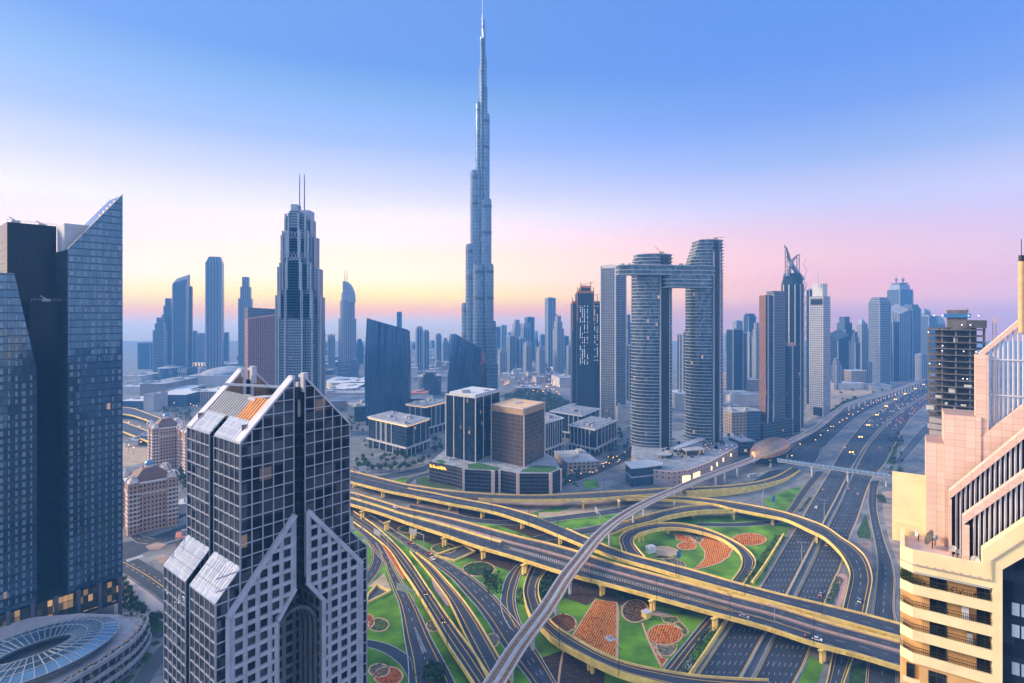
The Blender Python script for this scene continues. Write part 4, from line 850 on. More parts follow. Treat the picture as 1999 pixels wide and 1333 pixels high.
# granite lattice
b = MB(); g_ = MB(); SF = -1.1
def lt(dt): return 106 - (abs(dt) - 2.2) * 1.1515
def lb(dt): a = abs(dt); return 0 if a >= 8.2 else 82 - (a - 2.2) * 1.333
for sg in (-1, 1):
    dts = [2.9 + 3.86 * k for k in range(6)] + [23.0]
    for d in dts: b.bar(T(MID + sg * d, SF, lb(d)), T(MID + sg * d, SF, lt(d) - .4), 1.3, 1.0)
    for j in range(0, 28):
        z = 104 - 3.85 * j; inn = 2.2 if z > 82 else (2.2 + (82 - z) / 1.333 if z > 74 else 8.2); out = min(23.65, 2.2 + (106 - z) / 1.1515)
        if z > 0 and out - inn > .5: b.bar(T(MID + sg * inn, SF + .03, z), T(MID + sg * out, SF + .03, z), .9, 1.1)
    for p, q, w in (((2.2, 106), (23.65, 81.3), 1.5), ((23.4, 81.3), (23.4, 0), 1.2), ((2.4, 82), (2.4, 106), .9), ((2.2, 82), (8.2, 74), 1.3), ((8.4, 74), (8.4, 0), 1.2)):
        b.bar(T(MID + sg * p[0], SF - .1, p[1]), T(MID + sg * q[0], SF - .1, q[1]), w if p[0] != 2.2 else 1.4, w)
    q = [T(MID + sg * 2.2, -.45, 82), T(MID + sg * 8.2, -.45, 74), T(MID + sg * 8.2, -.45, 0), T(MID + sg * 23.4, -.45, 0), T(MID + sg * 23.4, -.45, 81.3), T(MID + sg * 2.2, -.45, 105.8)]
    g_.face(q if sg > 0 else q[::-1])
b.build('granite_lattice', M_granite, tw); g_.build('lattice_glass', M_tglass, tw)
b = MB()
for sg in (-1, 1):   # sloping blue side of the lattice gable
    b.face([T(MID + sg * 2.2, SF - .6, 106.6), T(MID + sg * 23.7, SF - .6, 82.0), T(MID + sg * 23.7, .1, 82.0), T(MID + sg * 2.2, .1, 106.6)])
b.build('lattice_coping', mat('blue_coping', (.14, .22, .34), .3, .5, var=.1), tw)
M_gwin = facade('granite_windows', 3.86, 3.85, .38, .36, a=(.01, .014, .02), b=(.03, .04, .06), frame=(.24, .25, .29), metal=.4, rough=.06)
b = MB()
for sg in (-1, 1):
    q = [T(MID + sg * 8.2, -.6, 0), T(MID + sg * 8.2, 15, 0), T(MID + sg * 8.2, 15, 74), T(MID + sg * 8.2, -.6, 74)]; b.face(q if sg < 0 else q[::-1])
b.face([T(MID - 8.2, 15, 0), T(MID + 8.2, 15, 0), T(MID + 8.2, 15, 82), T(MID - 8.2, 15, 82)]); b.build('recess_wall', M_gwin, tw)
b = MB()
for sg in (-1, 1): b.face([T(MID + sg * 8.2, -.6, 74), T(MID + sg * 2.2, -.6, 82), T(MID + sg * 2.2, 15, 82), T(MID + sg * 8.2, 15, 74)])
for k in range(4):
    s_, r_ = 2.5 + k * 2.2, 7.6 - .55 * k
    pts = [T(MID + r_ * math.cos(R(a)), s_, 64 + r_ * 1.25 * math.sin(R(a))) for a in range(0, 181, 12)]; b.sweep(pts, [(-.4, -.5), (-.4, .5), (.4, .5), (.4, -.5)]) if False else [b.bar(pts[i], pts[i + 1], 1.3, 1.0) for i in range(len(pts) - 1)]
    for e in (-1, 1): b.bar(T(MID + e * r_, s_, 0), T(MID + e * r_, s_, 64), 1.2)
b.build('recess_arch', mat('dark_granite', (.09, .09, .11), .5, var=.2, scale=.3), tw)
# ================================================================ hero: twin winged dark tower on the left
hR = Vector((-223.0, 321.0, 0)); hu = Vector((.643, .766, 0)); hv_ = Vector((-.766, .643, 0))
def HT(u, v, z): return hR + hu * u + hv_ * v + Vector((0, 0, z))
M_hglass = facade('wing_glass', 1.6, 3.9, .06, .12, a=(.045, .085, .13), b=(.075, .125, .18), frame=(.03, .05, .08), metal=.8, rough=.05, tilt=.022, lit=.002, fr=.3)
M_hdark = facade('core_glass', 1.5, 3.9, .06, .05, a=(.006, .009, .014), b=(.011, .016, .024), frame=(.006, .008, .012), metal=.2, rough=.1, tilt=.01)
M_panel = mat('pale_facade_panel', (.19, .25, .32), .3, .4, var=.15, scale=.3)
M_hroof = mat('pale_roof_edge', (.5, .45, .42), .6, var=.1)
ht = thing('winged_tower', 'dark glass hotel tower with two slanting wings at the left edge', 'skyscraper', HT(-30, 20, 0))
def hp(u0, u1, v0, v1): return [tuple(HT(u0, v0, 0))[:2], tuple(HT(u1, v0, 0))[:2], tuple(HT(u1, v1, 0))[:2], tuple(HT(u0, v1, 0))[:2]]
def wing(u0, u1, z0a, z1a, name='wing'):
    """z0a at u0, z1a at u1 (u0 < u1)"""
    b = MB(); P4 = hp(u0, u1, 0, 26); b.prism(P4, 21, 0, 0, 0, bot=True, z1l=[z0a, z1a, z1a, z0a]); w = b.build(name, M_hglass, ht)
    b = MB(); n = 8
    for k in range(n):
        uc = u0 + (u1 - u0) * (k + .5) / n; wd = (1.5, .7, .8, 1.2, .7, .9, .7, 1.3)[k]
        for j in range(int((max(z0a, z1a) - 24) / 3.9)):
            z = 24 + 3.9 * j + .3; zt = z0a + (z1a - z0a) * (uc - u0) / (u1 - u0)
            if z + 3 < zt - 2 and not (z > 110 and rnd.random() < .55): b.box(tuple(HT(uc, -.12, z)), (wd, .2, 2.3), math.atan2(hu.y, hu.x))
    b.build('facade_panels', M_panel, w)
    b = MB(); b.sweep([HT(u0, .4, z0a), HT(u1, .4, z1a)], [(-.6, 0), (-.6, .7), (.6, .7), (.6, 0)]); b.build('roof_edge', M_hroof, w)
    return w
wr = wing(-25.2, 0, 206, 239.4)
b = MB(); b.prism(hp(-25, -14, 8, 24), 200, 221, 0); b.build('roof_pavilion', M_clad, wr)
b = MB()
for k in range(5): b.box(tuple(HT(-9 + 1.7 * k, 5, 226 + 2.2 * k)), (1.6, 3, 1.6), math.atan2(hu.y, hu.x))
b.build('roof_plant', M_hroof, wr)
b = MB(); b.prism(hp(-80, -46.9, 0, 30), 21, 192, 0, bot=True); wl2 = b.build('wing', M_hglass, ht)
b = MB(); b.prism(hp(-46.9, -38, 0, 30), 21, 0, 0, bot=True, z1l=[191.6, 142, 142, 191.6]); b.build('wing_slope', M_hglass, ht)
b = MB()
for k in range(14):
    uc = -78 + 2.9 * k
    for j in range(45):
        z = 24 + 3.9 * j
        if z + 3 < (192 if uc < -47 else 192 - (uc + 46.9) * 5.6) - 2 and not (z > 120 and rnd.random() < .5): b.box(tuple(HT(uc, -.12, z)), ((1.4, .7, .9)[k % 3], .2, 2.3), math.atan2(hu.y, hu.x))
b.build('facade_panels', M_panel, wl2)
b = MB(); b.prism(hp(-46, -25, 26, 70), 21, 221, 0); b.build('core', M_hdark, ht)
b = MB(); b.prism(hp(-39, -25.2, 13, 26), 21, 178, 0); b.build('core_step', M_hdark, ht)
b = MB()
for z, u0, u1, v in ((221, -46, -25, 26.3), (178, -38, -25.4, 13.3)):
    for k in range(12): p = HT(u0 + (u1 - u0) * k / 11, v, z); b.bar(p, p + Vector((0, 0, 1.3)), .12)
    b.bar(HT(u0, v, z + 1.3), HT(u1, v, z + 1.3), .14)
b.build('roof_railing', M_hroof, ht)
for (u, v, z) in ((-30, 34, 221), (-42, 30, 221), (-31, 18, 178)):
    b = MB(); b.box(tuple(HT(u, v, z)), (3.6, 2.4, 1.6), .9); b.bar(HT(u, v, z + 1.6), HT(u - 2.6, v, z + 3.2), .5); b.build('cleaning_cradle', M_clad, ht)
M_lobby = facade('lit_lobby', 2.2, 4.0, .08, .08, a=(.05, .05, .04), b=(.1, .09, .06), frame=(.03, .03, .03), metal=.2, rough=.1, lit=.5)
b = MB(); b.prism(hp(-60, -1.5, 1.2, 24), 7.5, 19.5, 0); b.build('lobby_glass', M_lobby, ht)
b = MB(); b.prism(hp(-60, -1, .6, 25), 6.3, 7.5, 0, bot=True); b.build('lobby_floor', M_dark, ht)
for k in range(6):
    b = MB(); p = HT(-1.2 - 9.6 * k, .2, 0); b.cyl((p.x, p.y, 0), .95, 21, 10); b.build('column', mat('column_grey', (.12, .13, .16), .4, .3) if k == 0 else bpy.data.materials['column_grey'], ht)
# ---- podium with the oval glass roof
pt = [G(x, y, 14) for x, y in ((-60, 1240), (60, 1205), (160, 1197), (240, 1200), (285, 1204), (284, 1222), (262, 1250), (225, 1278), (180, 1306), (130, 1334), (60, 1372), (-60, 1420))]
pd = thing('hotel_podium', 'low podium with planted terraces and an oval glass roof at the bottom left', 'podium', (pt[7].x, pt[7].y, 0))
pp = [(p.x, p.y) for p in pt]
b = MB(); b.prism(pp, 0, 13.4, 0); b.build('wall', facade('podium_wall', 4.0, 4.4, .3, .25, a=(.02, .03, .04), b=(.05, .06, .08), frame=(.22, .23, .26), metal=.3, rough=.1, lit=.0), pd)
b = MB(); b.prism(pp, 13.4, 14.0, 0); b.build('terrace', mat('terrace_paving', (.40, .36, .38), .85, var=.15, scale=.3), pd)
rim = resample(crom([Vector((p.x, p.y, 0)) for p in pt[3:]]), 40)
for z in (14.0, 9.3, 4.9):
    o_ = {14.0: 0, 9.3: .8, 4.9: 1.4}[z]
    b = MB(); b.sweep([p + Vector((0, 0, z)) for p in rim], [(-.3 - o_, -.9), (-.3 - o_, .9), (.5 - o_, .9), (.5 - o_, -.9)]); b.build('terrace_band', M_conc, pd)
    b = MB()
    def fx():
        i = rnd.randrange(38); p = rim[i].lerp(rim[i + 1], rnd.random()); c_ = Vector((-205, 262, 0)); d = (c_ - p).normalized(); return p + d * rnd.uniform(.6, 2.0) * (1 if z > 10 else -.5) + Vector((0, 0, z + rnd.uniform(.5, 1.7)))
    leaf_mesh(b, 500, fx, .45, lambda: rnd.choice((0, 1, 1, 2, 3))); b.build('planter', LEAF + [M_terra], pd)
ec = G(62, 1268, 20); ea = R(53)
M_glroof = facade('oval_glass_roof', 2.2, 2.2, .05, .05, a=(.10, .17, .25), b=(.16, .25, .34), frame=(.5, .55, .6), metal=.7, rough=.12, tilt=.01)
for p in [n for n in M_glroof.node_tree.nodes if n.type == 'GROUP']: pass
M_glr = mat('oval_roof_glass', (.16, .26, .36), .15, .75, var=.12, scale=.1)
rings = []
for f, z in ((1.0, 18.6), (.8, 20.6), (.62, 21.0), (.42, 20.2)):
    rings.append([Vector((x, y, z)) for x, y in circle(ec.x + (1 if f < .5 else 0), ec.y, 33 * f, 24 * f * (1 if f > .5 else .62), ea, 48)])
b = MB()
for i in range(3):
    for k in range(48): q = (k + 1) % 48; b.face([rings[i][k], rings[i][q], rings[i + 1][q], rings[i + 1][k]])
for i in (0, 3):
    for k in range(48): q = (k + 1) % 48; d = Vector((0, 0, -1.0)); b.face([rings[i][k] + d, rings[i][q] + d, rings[i][q], rings[i][k]])
rf = b.build('glass_roof', M_glr, pd)
b = MB(); up = Vector((0, 0, .12))
for k in range(48):
    for i in range(3): b.bar(rings[i][k] + up, rings[i + 1][k] + up, .34, .2)
for i in range(4):
    for k in range(48): b.bar(rings[i][k] + up, rings[i][(k + 1) % 48] + up, .4, .2)
b.build('roof_rib', M_steel, rf)
b = MB(); b.prism(circle(ec.x, ec.y, 27, 19, ea, 40), 13.9, 18.5, 0, cap=-1); b.build('inner_wall', facade('podium_inner', 5.0, 4.6, .5, .3, a=(.01, .012, .016), b=(.02, .025, .03), frame=(.38, .34, .33), metal=.2), pd)
b = MB()
for k in range(14): p = rim[4 + 2 * k]; c_ = (ec - p); c_.z = 0; q = p + c_.normalized() * rnd.uniform(3, 5); b.box((q.x, q.y, 14), (1.6, .7, .5), rnd.uniform(0, 3))
b.build('bench', M_terra, pd)
# ================================================================ hero: yellow apartment tower with pink gables on the right
ye = Vector((.822, -.569, 0)); yn = Vector((.569, .822, 0)); YA = Vector((59.6, 83.4, 0))
def Q(s, d, z): return YA + ye * s + yn * d + Vector((0, 0, z))
yr = math.atan2(ye.y, ye.x)
M_yw = mat('yellow_render', (.78, .64, .36), .8, var=.10, scale=.35, detail=9)
M_oc = mat('ochre_wall', (.60, .34, .13), .85, var=.1, scale=.5)
M_pt = facade('pink_tiles', 1.25, 1.05, .03, .035, a=(.70, .47, .38), b=(.78, .55, .45), frame=(.45, .3, .25), metal=0.0, rough=.55, tilt=0.0)
M_ps = mat('pink_stone', (.76, .54, .45), .6, var=.06, scale=.6)
M_win = facade('dark_window', .9, 2.2, .06, .04, a=(.008, .012, .018), b=(.02, .028, .04), frame=(.05, .06, .07), metal=.4, rough=.06)
M_slat = mat('white_slat', (.62, .60, .66), .4, .2, var=.08, scale=.6)
yb = thing('yellow_tower', 'yellow apartment tower with balconies and pink slatted gables at the right edge', 'apartment tower', Q(13.3, 8, 0))
def ybox(b, s0, s1, d0, d1, z0, z1, m=0): b.prism([tuple(Q(s, d, 0))[:2] for s, d in ((s0, d0), (s1, d0), (s1, d1), (s0, d1))], z0, z1, m, bot=True)
ch = Vector((-.295, .956, 0)) * 1.93; YC = YA + ch
LF = [(YC.x, YC.y), (YA.x, YA.y)] + [tuple(Q(9.1, 0, 0))[:2]]
def ring_band(b, z0, z1, th=.35, m=0):
    """band that follows the chamfered corner"""
    bk = YC + yn * 9
    pts = [bk, YC, YA, Q(9.1, 0, 0)]
    b.sweep([Vector((p.x, p.y, 0)) for p in pts], [(0, z0), (0, z1), (-th, z1), (-th, z0)])
b = MB(); ring_band(b, 133.5, 136.6, .6)
for k in range(4): ring_band(b, 133.5 - 3.4 * k - 3.4, 133.5 - 3.4 * k - 1.95)
b.build('balcony_band', M_yw, yb)
inner = [tuple((YC + yn * 9))[:2], tuple(YC + Vector((.9, .75, 0)))[:2], tuple(Q(1.2, 1.6, 0))[:2], tuple(Q(9.1, 1.6, 0))[:2], tuple(Q(9.1, 12, 0))[:2], tuple(Q(0, 12, 0))[:2]]
b = MB(); b.prism(inner, 0, 133.6, 0); b.build('balcony_wall', M_oc, yb)
b = MB(); fl = [tuple((YC + yn * 9))[:2], (YC.x, YC.y), (YA.x, YA.y), tuple(Q(9.1, 0, 0))[:2], tuple(Q(9.1, 12, 0))[:2]]
for k in range(4): b.prism(inset(fl, .2), 133.5 - 3.4 * k - 3.3, 133.5 - 3.4 * k - 3.0, 0, bot=True)
b.prism(inset(fl, .2), 133.2, 133.6, 0, bot=True); b.build('balcony_floor', M_pave, yb)
for k in range(4):
    zt = 133.5 - 3.4 * k
    for s0, s1 in ((2.1, 4.1), (7.5, 8.95)): b = MB(); ybox(b, s0, s1, 1.5, 1.7, zt - 2.9, zt - .25); b.build('window', M_win, yb)
    b = MB()
    pts = [YC + yn * 6, YC, YA, Q(9.05, 0, 0)]
    for i in range(3):
        a, c = pts[i], pts[i + 1]; L = (c - a).length; n = int(L / .22)
        for j in range(n + 1): p = a.lerp(c, j / n) + yn * .15; b.bar(p + Vector((0, 0, zt - 1.95)), p + Vector((0, 0, zt - 1.05)), .035)
        for dz in (-1.05, -1.5): b.bar(a + yn * .15 + Vector((0, 0, zt + dz)), c + yn * .15 + Vector((0, 0, zt + dz)), .06)
    b.build('railing', M_dark, yb)
for s0, z0, sz, m_ in ((6.2, 133.5 - 3.4 - 2.9, (.8, .5, 2.5), M_whi), (6.7, 133.5 - 6.8 - 2.9, (.6, .5, 2.2), M_conc)):
    b = MB(); p = Q(s0, 1.1, z0); b.box(tuple(p), sz, yr); b.build('balcony_cabinet', m_, yb)
b = MB()
leaf_mesh(b, 500, lambda: YC.lerp(YA, rnd.uniform(.05, .95)) + yn * rnd.uniform(.3, 1.2) + Vector((0, 0, 130.6 + rnd.random() * 2.3)), .16, lambda: rnd.choice((0, 1, 1, 2)))
leaf_mesh(b, 260, lambda: Q(rnd.uniform(0, 8.8), rnd.uniform(.3, .8), 131 + rnd.random() ** 2 * 1.2), .13, lambda: rnd.choice((0, 0, 1)))
b.build('balcony_plants', LEAF, yb)
# lower flush storeys
b = MB(); ybox(b, .9, 9.1, .25, 1.5, 0, 119.9); ybox(b, -.6, .9, .9, 6, 0, 119.9); b.build('lower_wall', M_oc, yb)
for k in range(4):
    zt = 119.9 - 3.4 * k
    for s0, s1 in ((1.9, 4.0), (7.3, 8.9)): b = MB(); ybox(b, s0, s1, .17, .3, zt - 2.4, zt - .5); b.build('window', M_win, yb)
    b = MB(); ybox(b, -.75, .3, .65, .95, zt - 2.6, zt - .6); b.build('window', M_win, yb)
    b = MB(); ybox(b, -1.2, 1.0, .5, 1.0, zt - 3.4, zt - 2.7); b.build('sill_band', M_yw, yb)
# front wall, column and yellow gable (symmetrical about s = 13.3)
b = MB(); ybox(b, 9.1, 10.15, -.02, 1.4, 0, 136.4); ybox(b, 16.45, 17.5, -.02, 1.4, 0, 136.4); ybox(b, 17.5, 26.6, 0, 1.2, 0, 136.6)
def gable(b, prof, d0, d1, m=0):
    """polygon in (s, z) extruded from d0 to d1"""
    f0 = [Q(s, d0, z) for s, z in prof]; f1 = [Q(s, d1, z) for s, z in prof]; n = len(prof)
    b.face(f0, m); b.face(f1[::-1], m)
    for i in range(n): j = (i + 1) % n; b.face([f0[i], f1[i], f1[j], f0[j]], m)
gable(b, [(8.0, 133.5), (9.1, 133.5), (10.15, 136.4), (13.3, 139.6), (13.3, 144.6), (8.0, 138.6)], -.03, 1.6)
gable(b, [(13.3, 139.6), (16.45, 136.4), (17.5, 133.5), (18.6, 133.5), (18.6, 138.6), (13.3, 144.6)], -.03, 1.6)
b.build('front_gable', M_yw, yb)
b = MB(); gable(b, [(10.15, 0), (16.45, 0), (16.45, 136.6), (13.3, 139.8), (10.15, 136.6)], .7, 1.0); b.build('dark_glazing', facade('gable_glazing', 1.3, 1.75, .05, .05, a=(.006, .014, .03), b=(.02, .035, .06), frame=(.01, .015, .025), metal=.3, rough=.07, lit=.0), yb)
for z in (130.2, 127.2, 122.0, 118.9):
    for s0 in (11.2, 12.2): b = MB(); ybox(b, s0, s0 + .8, .62, .68, z, z + 1.7); b.build('curtained_pane', mat('curtain_blue', (.25, .34, .46), .7, var=.2) if 'curtain_blue' not in bpy.data.materials else bpy.data.materials['curtain_blue'], yb)
b = MB(); pth = [YC + Vector((0, 0, 134.6)) - yn * .15, YA + Vector((0, 0, 134.6)) - yn * .15, Q(8.9, -.2, 134.6), Q(8.9, -.2, 137.4), Q(13.3, -.2, 142.2)]; b.tube(pth, .09, 6)
for k in range(9): p = Q(.6 + k, -.12, 134.5); b.box(tuple(p), (.14, .2, .28), yr)
b.build('pipe', mat('brown_pipe', (.42, .32, .28), .6, var=.1), yb)
# terrace
b = MB(); b.prism(inset(fl, .3), 133.6, 135.4, 0); ybox(b, 0, 9, 2, 14, 134, 135.38); b.build('terrace', mat('pink_terrace', (.60, .45, .42), .8, var=.1, scale=.6), yb)
b = MB(); ybox(b, -2.6, 2.0, 11.2, 11.7, 134, 145.3); ybox(b, -2.6, 2.0, 10.9, 11.2, 134, 137.1); b.build('terrace_back_wall', M_yw, yb)
b = MB(); ybox(b, 1.93, 4.2, 8.5, 15, 133, 151.4); ybox(b, 4.2, 8.6, 8.0, 15, 133, 156.1); b.build('stair_tower', M_pt, yb)
b = MB(); ybox(b, 8.0, 9.5, 8.3, 10.4, 149, 165.6); ybox(b, 17.1, 18.6, 8.3, 10.4, 149, 165.6); b.build('gable_pillar', M_pt, yb)
def slat_frame(sl, z_l, d, slope, zb, th, dep, pil, back, step=.55, base=None):
    sr = 26.6 - sl; zr = z_l + (13.3 - sl) * slope
    b = MB(); gable(b, [(sl, z_l - th), (13.3, zr - th), (13.3, zr), (sl, z_l)], d, d + dep); gable(b, [(13.3, zr - th), (sr, z_l - th), (sr, z_l), (13.3, zr)], d, d + dep)
    if pil: ybox(b, sl, sl + pil, d, d + dep, zb, z_l - th + .1); ybox(b, sr - pil, sr, d, d + dep, zb, z_l - th + .1)
    b.build('pink_frame', M_pt, yb)
    b = MB(); n = int((sr - sl - 2 * pil) / step)
    for k in range(1, n):
        s = sl + pil + (sr - sl - 2 * pil) * k / n; zt = zr - abs(s - 13.3) * slope - th + .1; z0 = base(s) if base else zb
        if zt - z0 > .4: b.bar(Q(s, d + .35, z0), Q(s, d + .35, zt), .17, .24)
    b.build('slats', M_slat, yb)
    if back: b = MB(); gable(b, [(sl + .05, zb), (sr - .05, zb), (sr - .05, z_l - th), (13.3, zr - th), (sl + .05, z_l - th)], d + 1.1, d + 1.2); b.build('slat_backing', M_win, yb)
slat_frame(6.0, 142.3, 2.0, 1.14, 135.4, 1.25, 1.3, .75, True)
slat_frame(4.6, 144.9, 5.0, 1.22, 135.4, 1.25, 1.3, .3, True)
slat_frame(8.5, 165.8, 8.9, 1.12, 150, .85, 1.5, 0, False, base=lambda s: 154.1 + 1.12 * (3.7 - abs(s - 13.3)))
b = MB(); gable(b, [(8.2, 146), (18.4, 146), (18.4, 152.6), (13.3, 158.4), (8.2, 152.6)], 8.15, 8.8); b.build('pink_skirt', M_pt, yb)
b = MB()
for z in (164.9, 159.5): b.bar(Q(9.5, 9.1, z), Q(17.1, 9.1, z), .2)
b.build('slat_rail', M_slat, yb)
p = Q(13.3, 9, 0); b = MB(); b.cyl((p.x, p.y, 169), .40, 10.6, 12); m_ = b.build('mast', mat('tan_mast', (.62, .40, .2), .6, var=.12, scale=1.0), yb)
b = MB(); b.cyl((p.x, p.y, 179.5), .34, 1.0, 10); b.cyl((p.x, p.y, 180.5), .05, 2.4, 6); b.build('antenna', M_dark, m_)
def dish(label, s, d, r, m_, az, el, zp=1.6):
    c = Q(s, d, 135.4); t = thing('satellite_dish', label, 'satellite dish', c)
    b = MB(); b.tube([c, c + Vector((0, 0, zp))], .07, 6); b.build('stand', M_dark, t)
    ax = Vector((math.sin(az) * math.cos(el), math.cos(az) * math.cos(el), math.sin(el))); x = ax.cross(Vector((0, 0, 1))).normalized(); y = ax.cross(x); o = c + Vector((0, 0, zp)) + ax * .1; b = MB(); rg = []
    for i in range(5): rr = r * i / 4; rg.append([o + ax * (.32 * rr * rr / r) + x * rr * math.cos(6.2832 * k / 16) + y * rr * math.sin(6.2832 * k / 16) for k in range(16)])
    for i in range(4):
        for k in range(16): q = [rg[i][k], rg[i][(k + 1) % 16], rg[i + 1][(k + 1) % 16], rg[i + 1][k]]; b.face(q[1:] if i == 0 else q)
    b.build('bowl', m_, t); b = MB(); b.bar(o + y * r * .9, o + ax * r * .9, .04); b.bar(o - y * r * .9, o + ax * r * .9, .04); b.build('feed_arm', M_dark, t)
dish('large dark mesh satellite dish on the yellow tower terrace', 2.6, 6.0, 1.25, mat('mesh_dish', (.10, .085, .075), .7, .2, var=.2, scale=2), R(-68), R(24), 1.5)
dish('white satellite dish right behind the dark mesh dish', 3.0, 7.6, .62, M_whi, R(-110), R(25), 1.3)
dish('slim white satellite dish at the left end of the terrace', .9, 8.4, .55, M_whi, R(-80), R(10), 1.2)
dish('small white satellite dish by the slatted gable', 5.0, 4.2, .45, M_whi, R(-150), R(25), 1.2)
dish('second small white dish on the same short stand', 5.5, 4.0, .33, M_whi, R(-170), R(25), 1.0)
dish('leaning white dish in front of the slats at the gable foot', 7.5, 1.9, .6, M_whi, R(-120), R(5), 1.0)
# ================================================================ middle distance
def pt3(px, Y): return (XY(px, Y), Y)
def tri(l, c, r):
    """parallelogram outline from (pixel, depth) of left, front and right corner"""
    L_, C_, R_ = pt3(*l), pt3(*c), pt3(*r); return [L_, C_, R_, (L_[0] + R_[0] - C_[0], L_[1] + R_[1] - C_[1])]
def roofquad(l, c, r, z):
    L_, C_, R_ = G(*l, z), G(*c, z), G(*r, z); return [(L_.x, L_.y), (C_.x, C_.y), (R_.x, R_.y), (L_.x + R_.x - C_.x, L_.y + R_.y - C_.y)]
def cen(p): return (sum(q[0] for q in p) / len(p), sum(q[1] for q in p) / len(p), 0)
def lerp2(a, c, f): return (a[0] + (c[0] - a[0]) * f, a[1] + (c[1] - a[1]) * f)
def edgestrip(b, a, c, f, w, z0, z1, out=.25, m=0):
    """vertical strip standing proud of the wall a->c at fraction f"""
    d = Vector((c[0] - a[0], c[1] - a[1], 0)); L = d.length; d.normalize(); n = Vector((d.y, -d.x, 0)); p = Vector((a[0], a[1], 0)) + d * L * f
    if n.y > 0: n = -n
    q = p + n * (out / 2); b.box((q.x, q.y, z0), (w, out + .5, z1 - z0), math.atan2(d.y, d.x), m)
def hstrip(b, a, c, z, h, out=.3, ov=.0, m=0):
    d = Vector((c[0] - a[0], c[1] - a[1], 0)); L = d.length; d.normalize(); n = Vector((d.y, -d.x, 0))
    if n.y > 0: n = -n
    p = Vector((a[0], a[1], 0)) + d * L * .5 + n * (out / 2); b.box((p.x, p.y, z), (L + ov * 2, out + .4, h), math.atan2(d.y, d.x), m)
M_bl_steel = facade('spire_steel', 2.6, 7.4, .32, .16, a=(.05, .08, .12), b=(.12, .17, .23), frame=(.20, .24, .29), metal=.7, rough=.12, fr=.35, tilt=.015)
M_bl_band = mat('dark_mechanical_band', (.06, .07, .09), .6, var=.1)
# ---- the very tall stepped spire tower
bY = 1167.0; k_ = bY / F
bt = thing('spire_tower', 'immensely tall stepped silver tower tapering to a needle spire', 'skyscraper', (XY(942, bY), bY, 0))
seg = [(940, 946.5, 44, 0), (943.4, 948, 62, -2), (937, 944, 81, -6), (942, 950.2, 114, -3), (934.4, 944, 133, 2), (944, 951.5, 171, 3), (929, 940, 206, -5), (940, 956, 227, -4), (927.5, 938, 246, 5), (931, 952, 262, 0),
       (918.3, 936, 337, -6), (939, 959.8, 393, -8), (909, 930, 480, -4), (946, 964, 519, -10), (901, 920, 594, 0), (951, 968.5, 629, -8), (924, 946, 520, -16), (955, 972.5, 709, -12), (899, 925, 706, -12)]
for x0, x1, yt, dy in seg:
    r = (x1 - x0) / 2 * k_; cx_ = XY((x0 + x1) / 2, bY); b = MB(); zt = ZY(yt, bY); c = circle(cx_, bY + dy, r, max(r, 9), n=18)
    b.prism(c, 0, zt, 0); b.prism(circle(cx_, bY + dy, r * .9, max(r, 9) * .9, n=14), zt, zt + 3, 0); tr = b.build('tier', M_bl_steel, bt)
    for f in (16, 70):
        if zt - f > 40: b = MB(); b.prism(circle(cx_, bY + dy, r + .25, max(r, 9) + .25, n=18), zt - f, zt - f + 6, 0); b.build('mechanical_band', M_bl_band, tr)
b = MB(); cx_ = XY(942, bY); b.tube([(cx_, bY, ZY(60, bY)), (cx_, bY, ZY(28, bY)), (cx_, bY, ZY(26, bY)), (cx_, bY, ZY(-6, bY))], [2.6, 1.6, .9, .5], 8); b.build('spire', M_steel, bt)
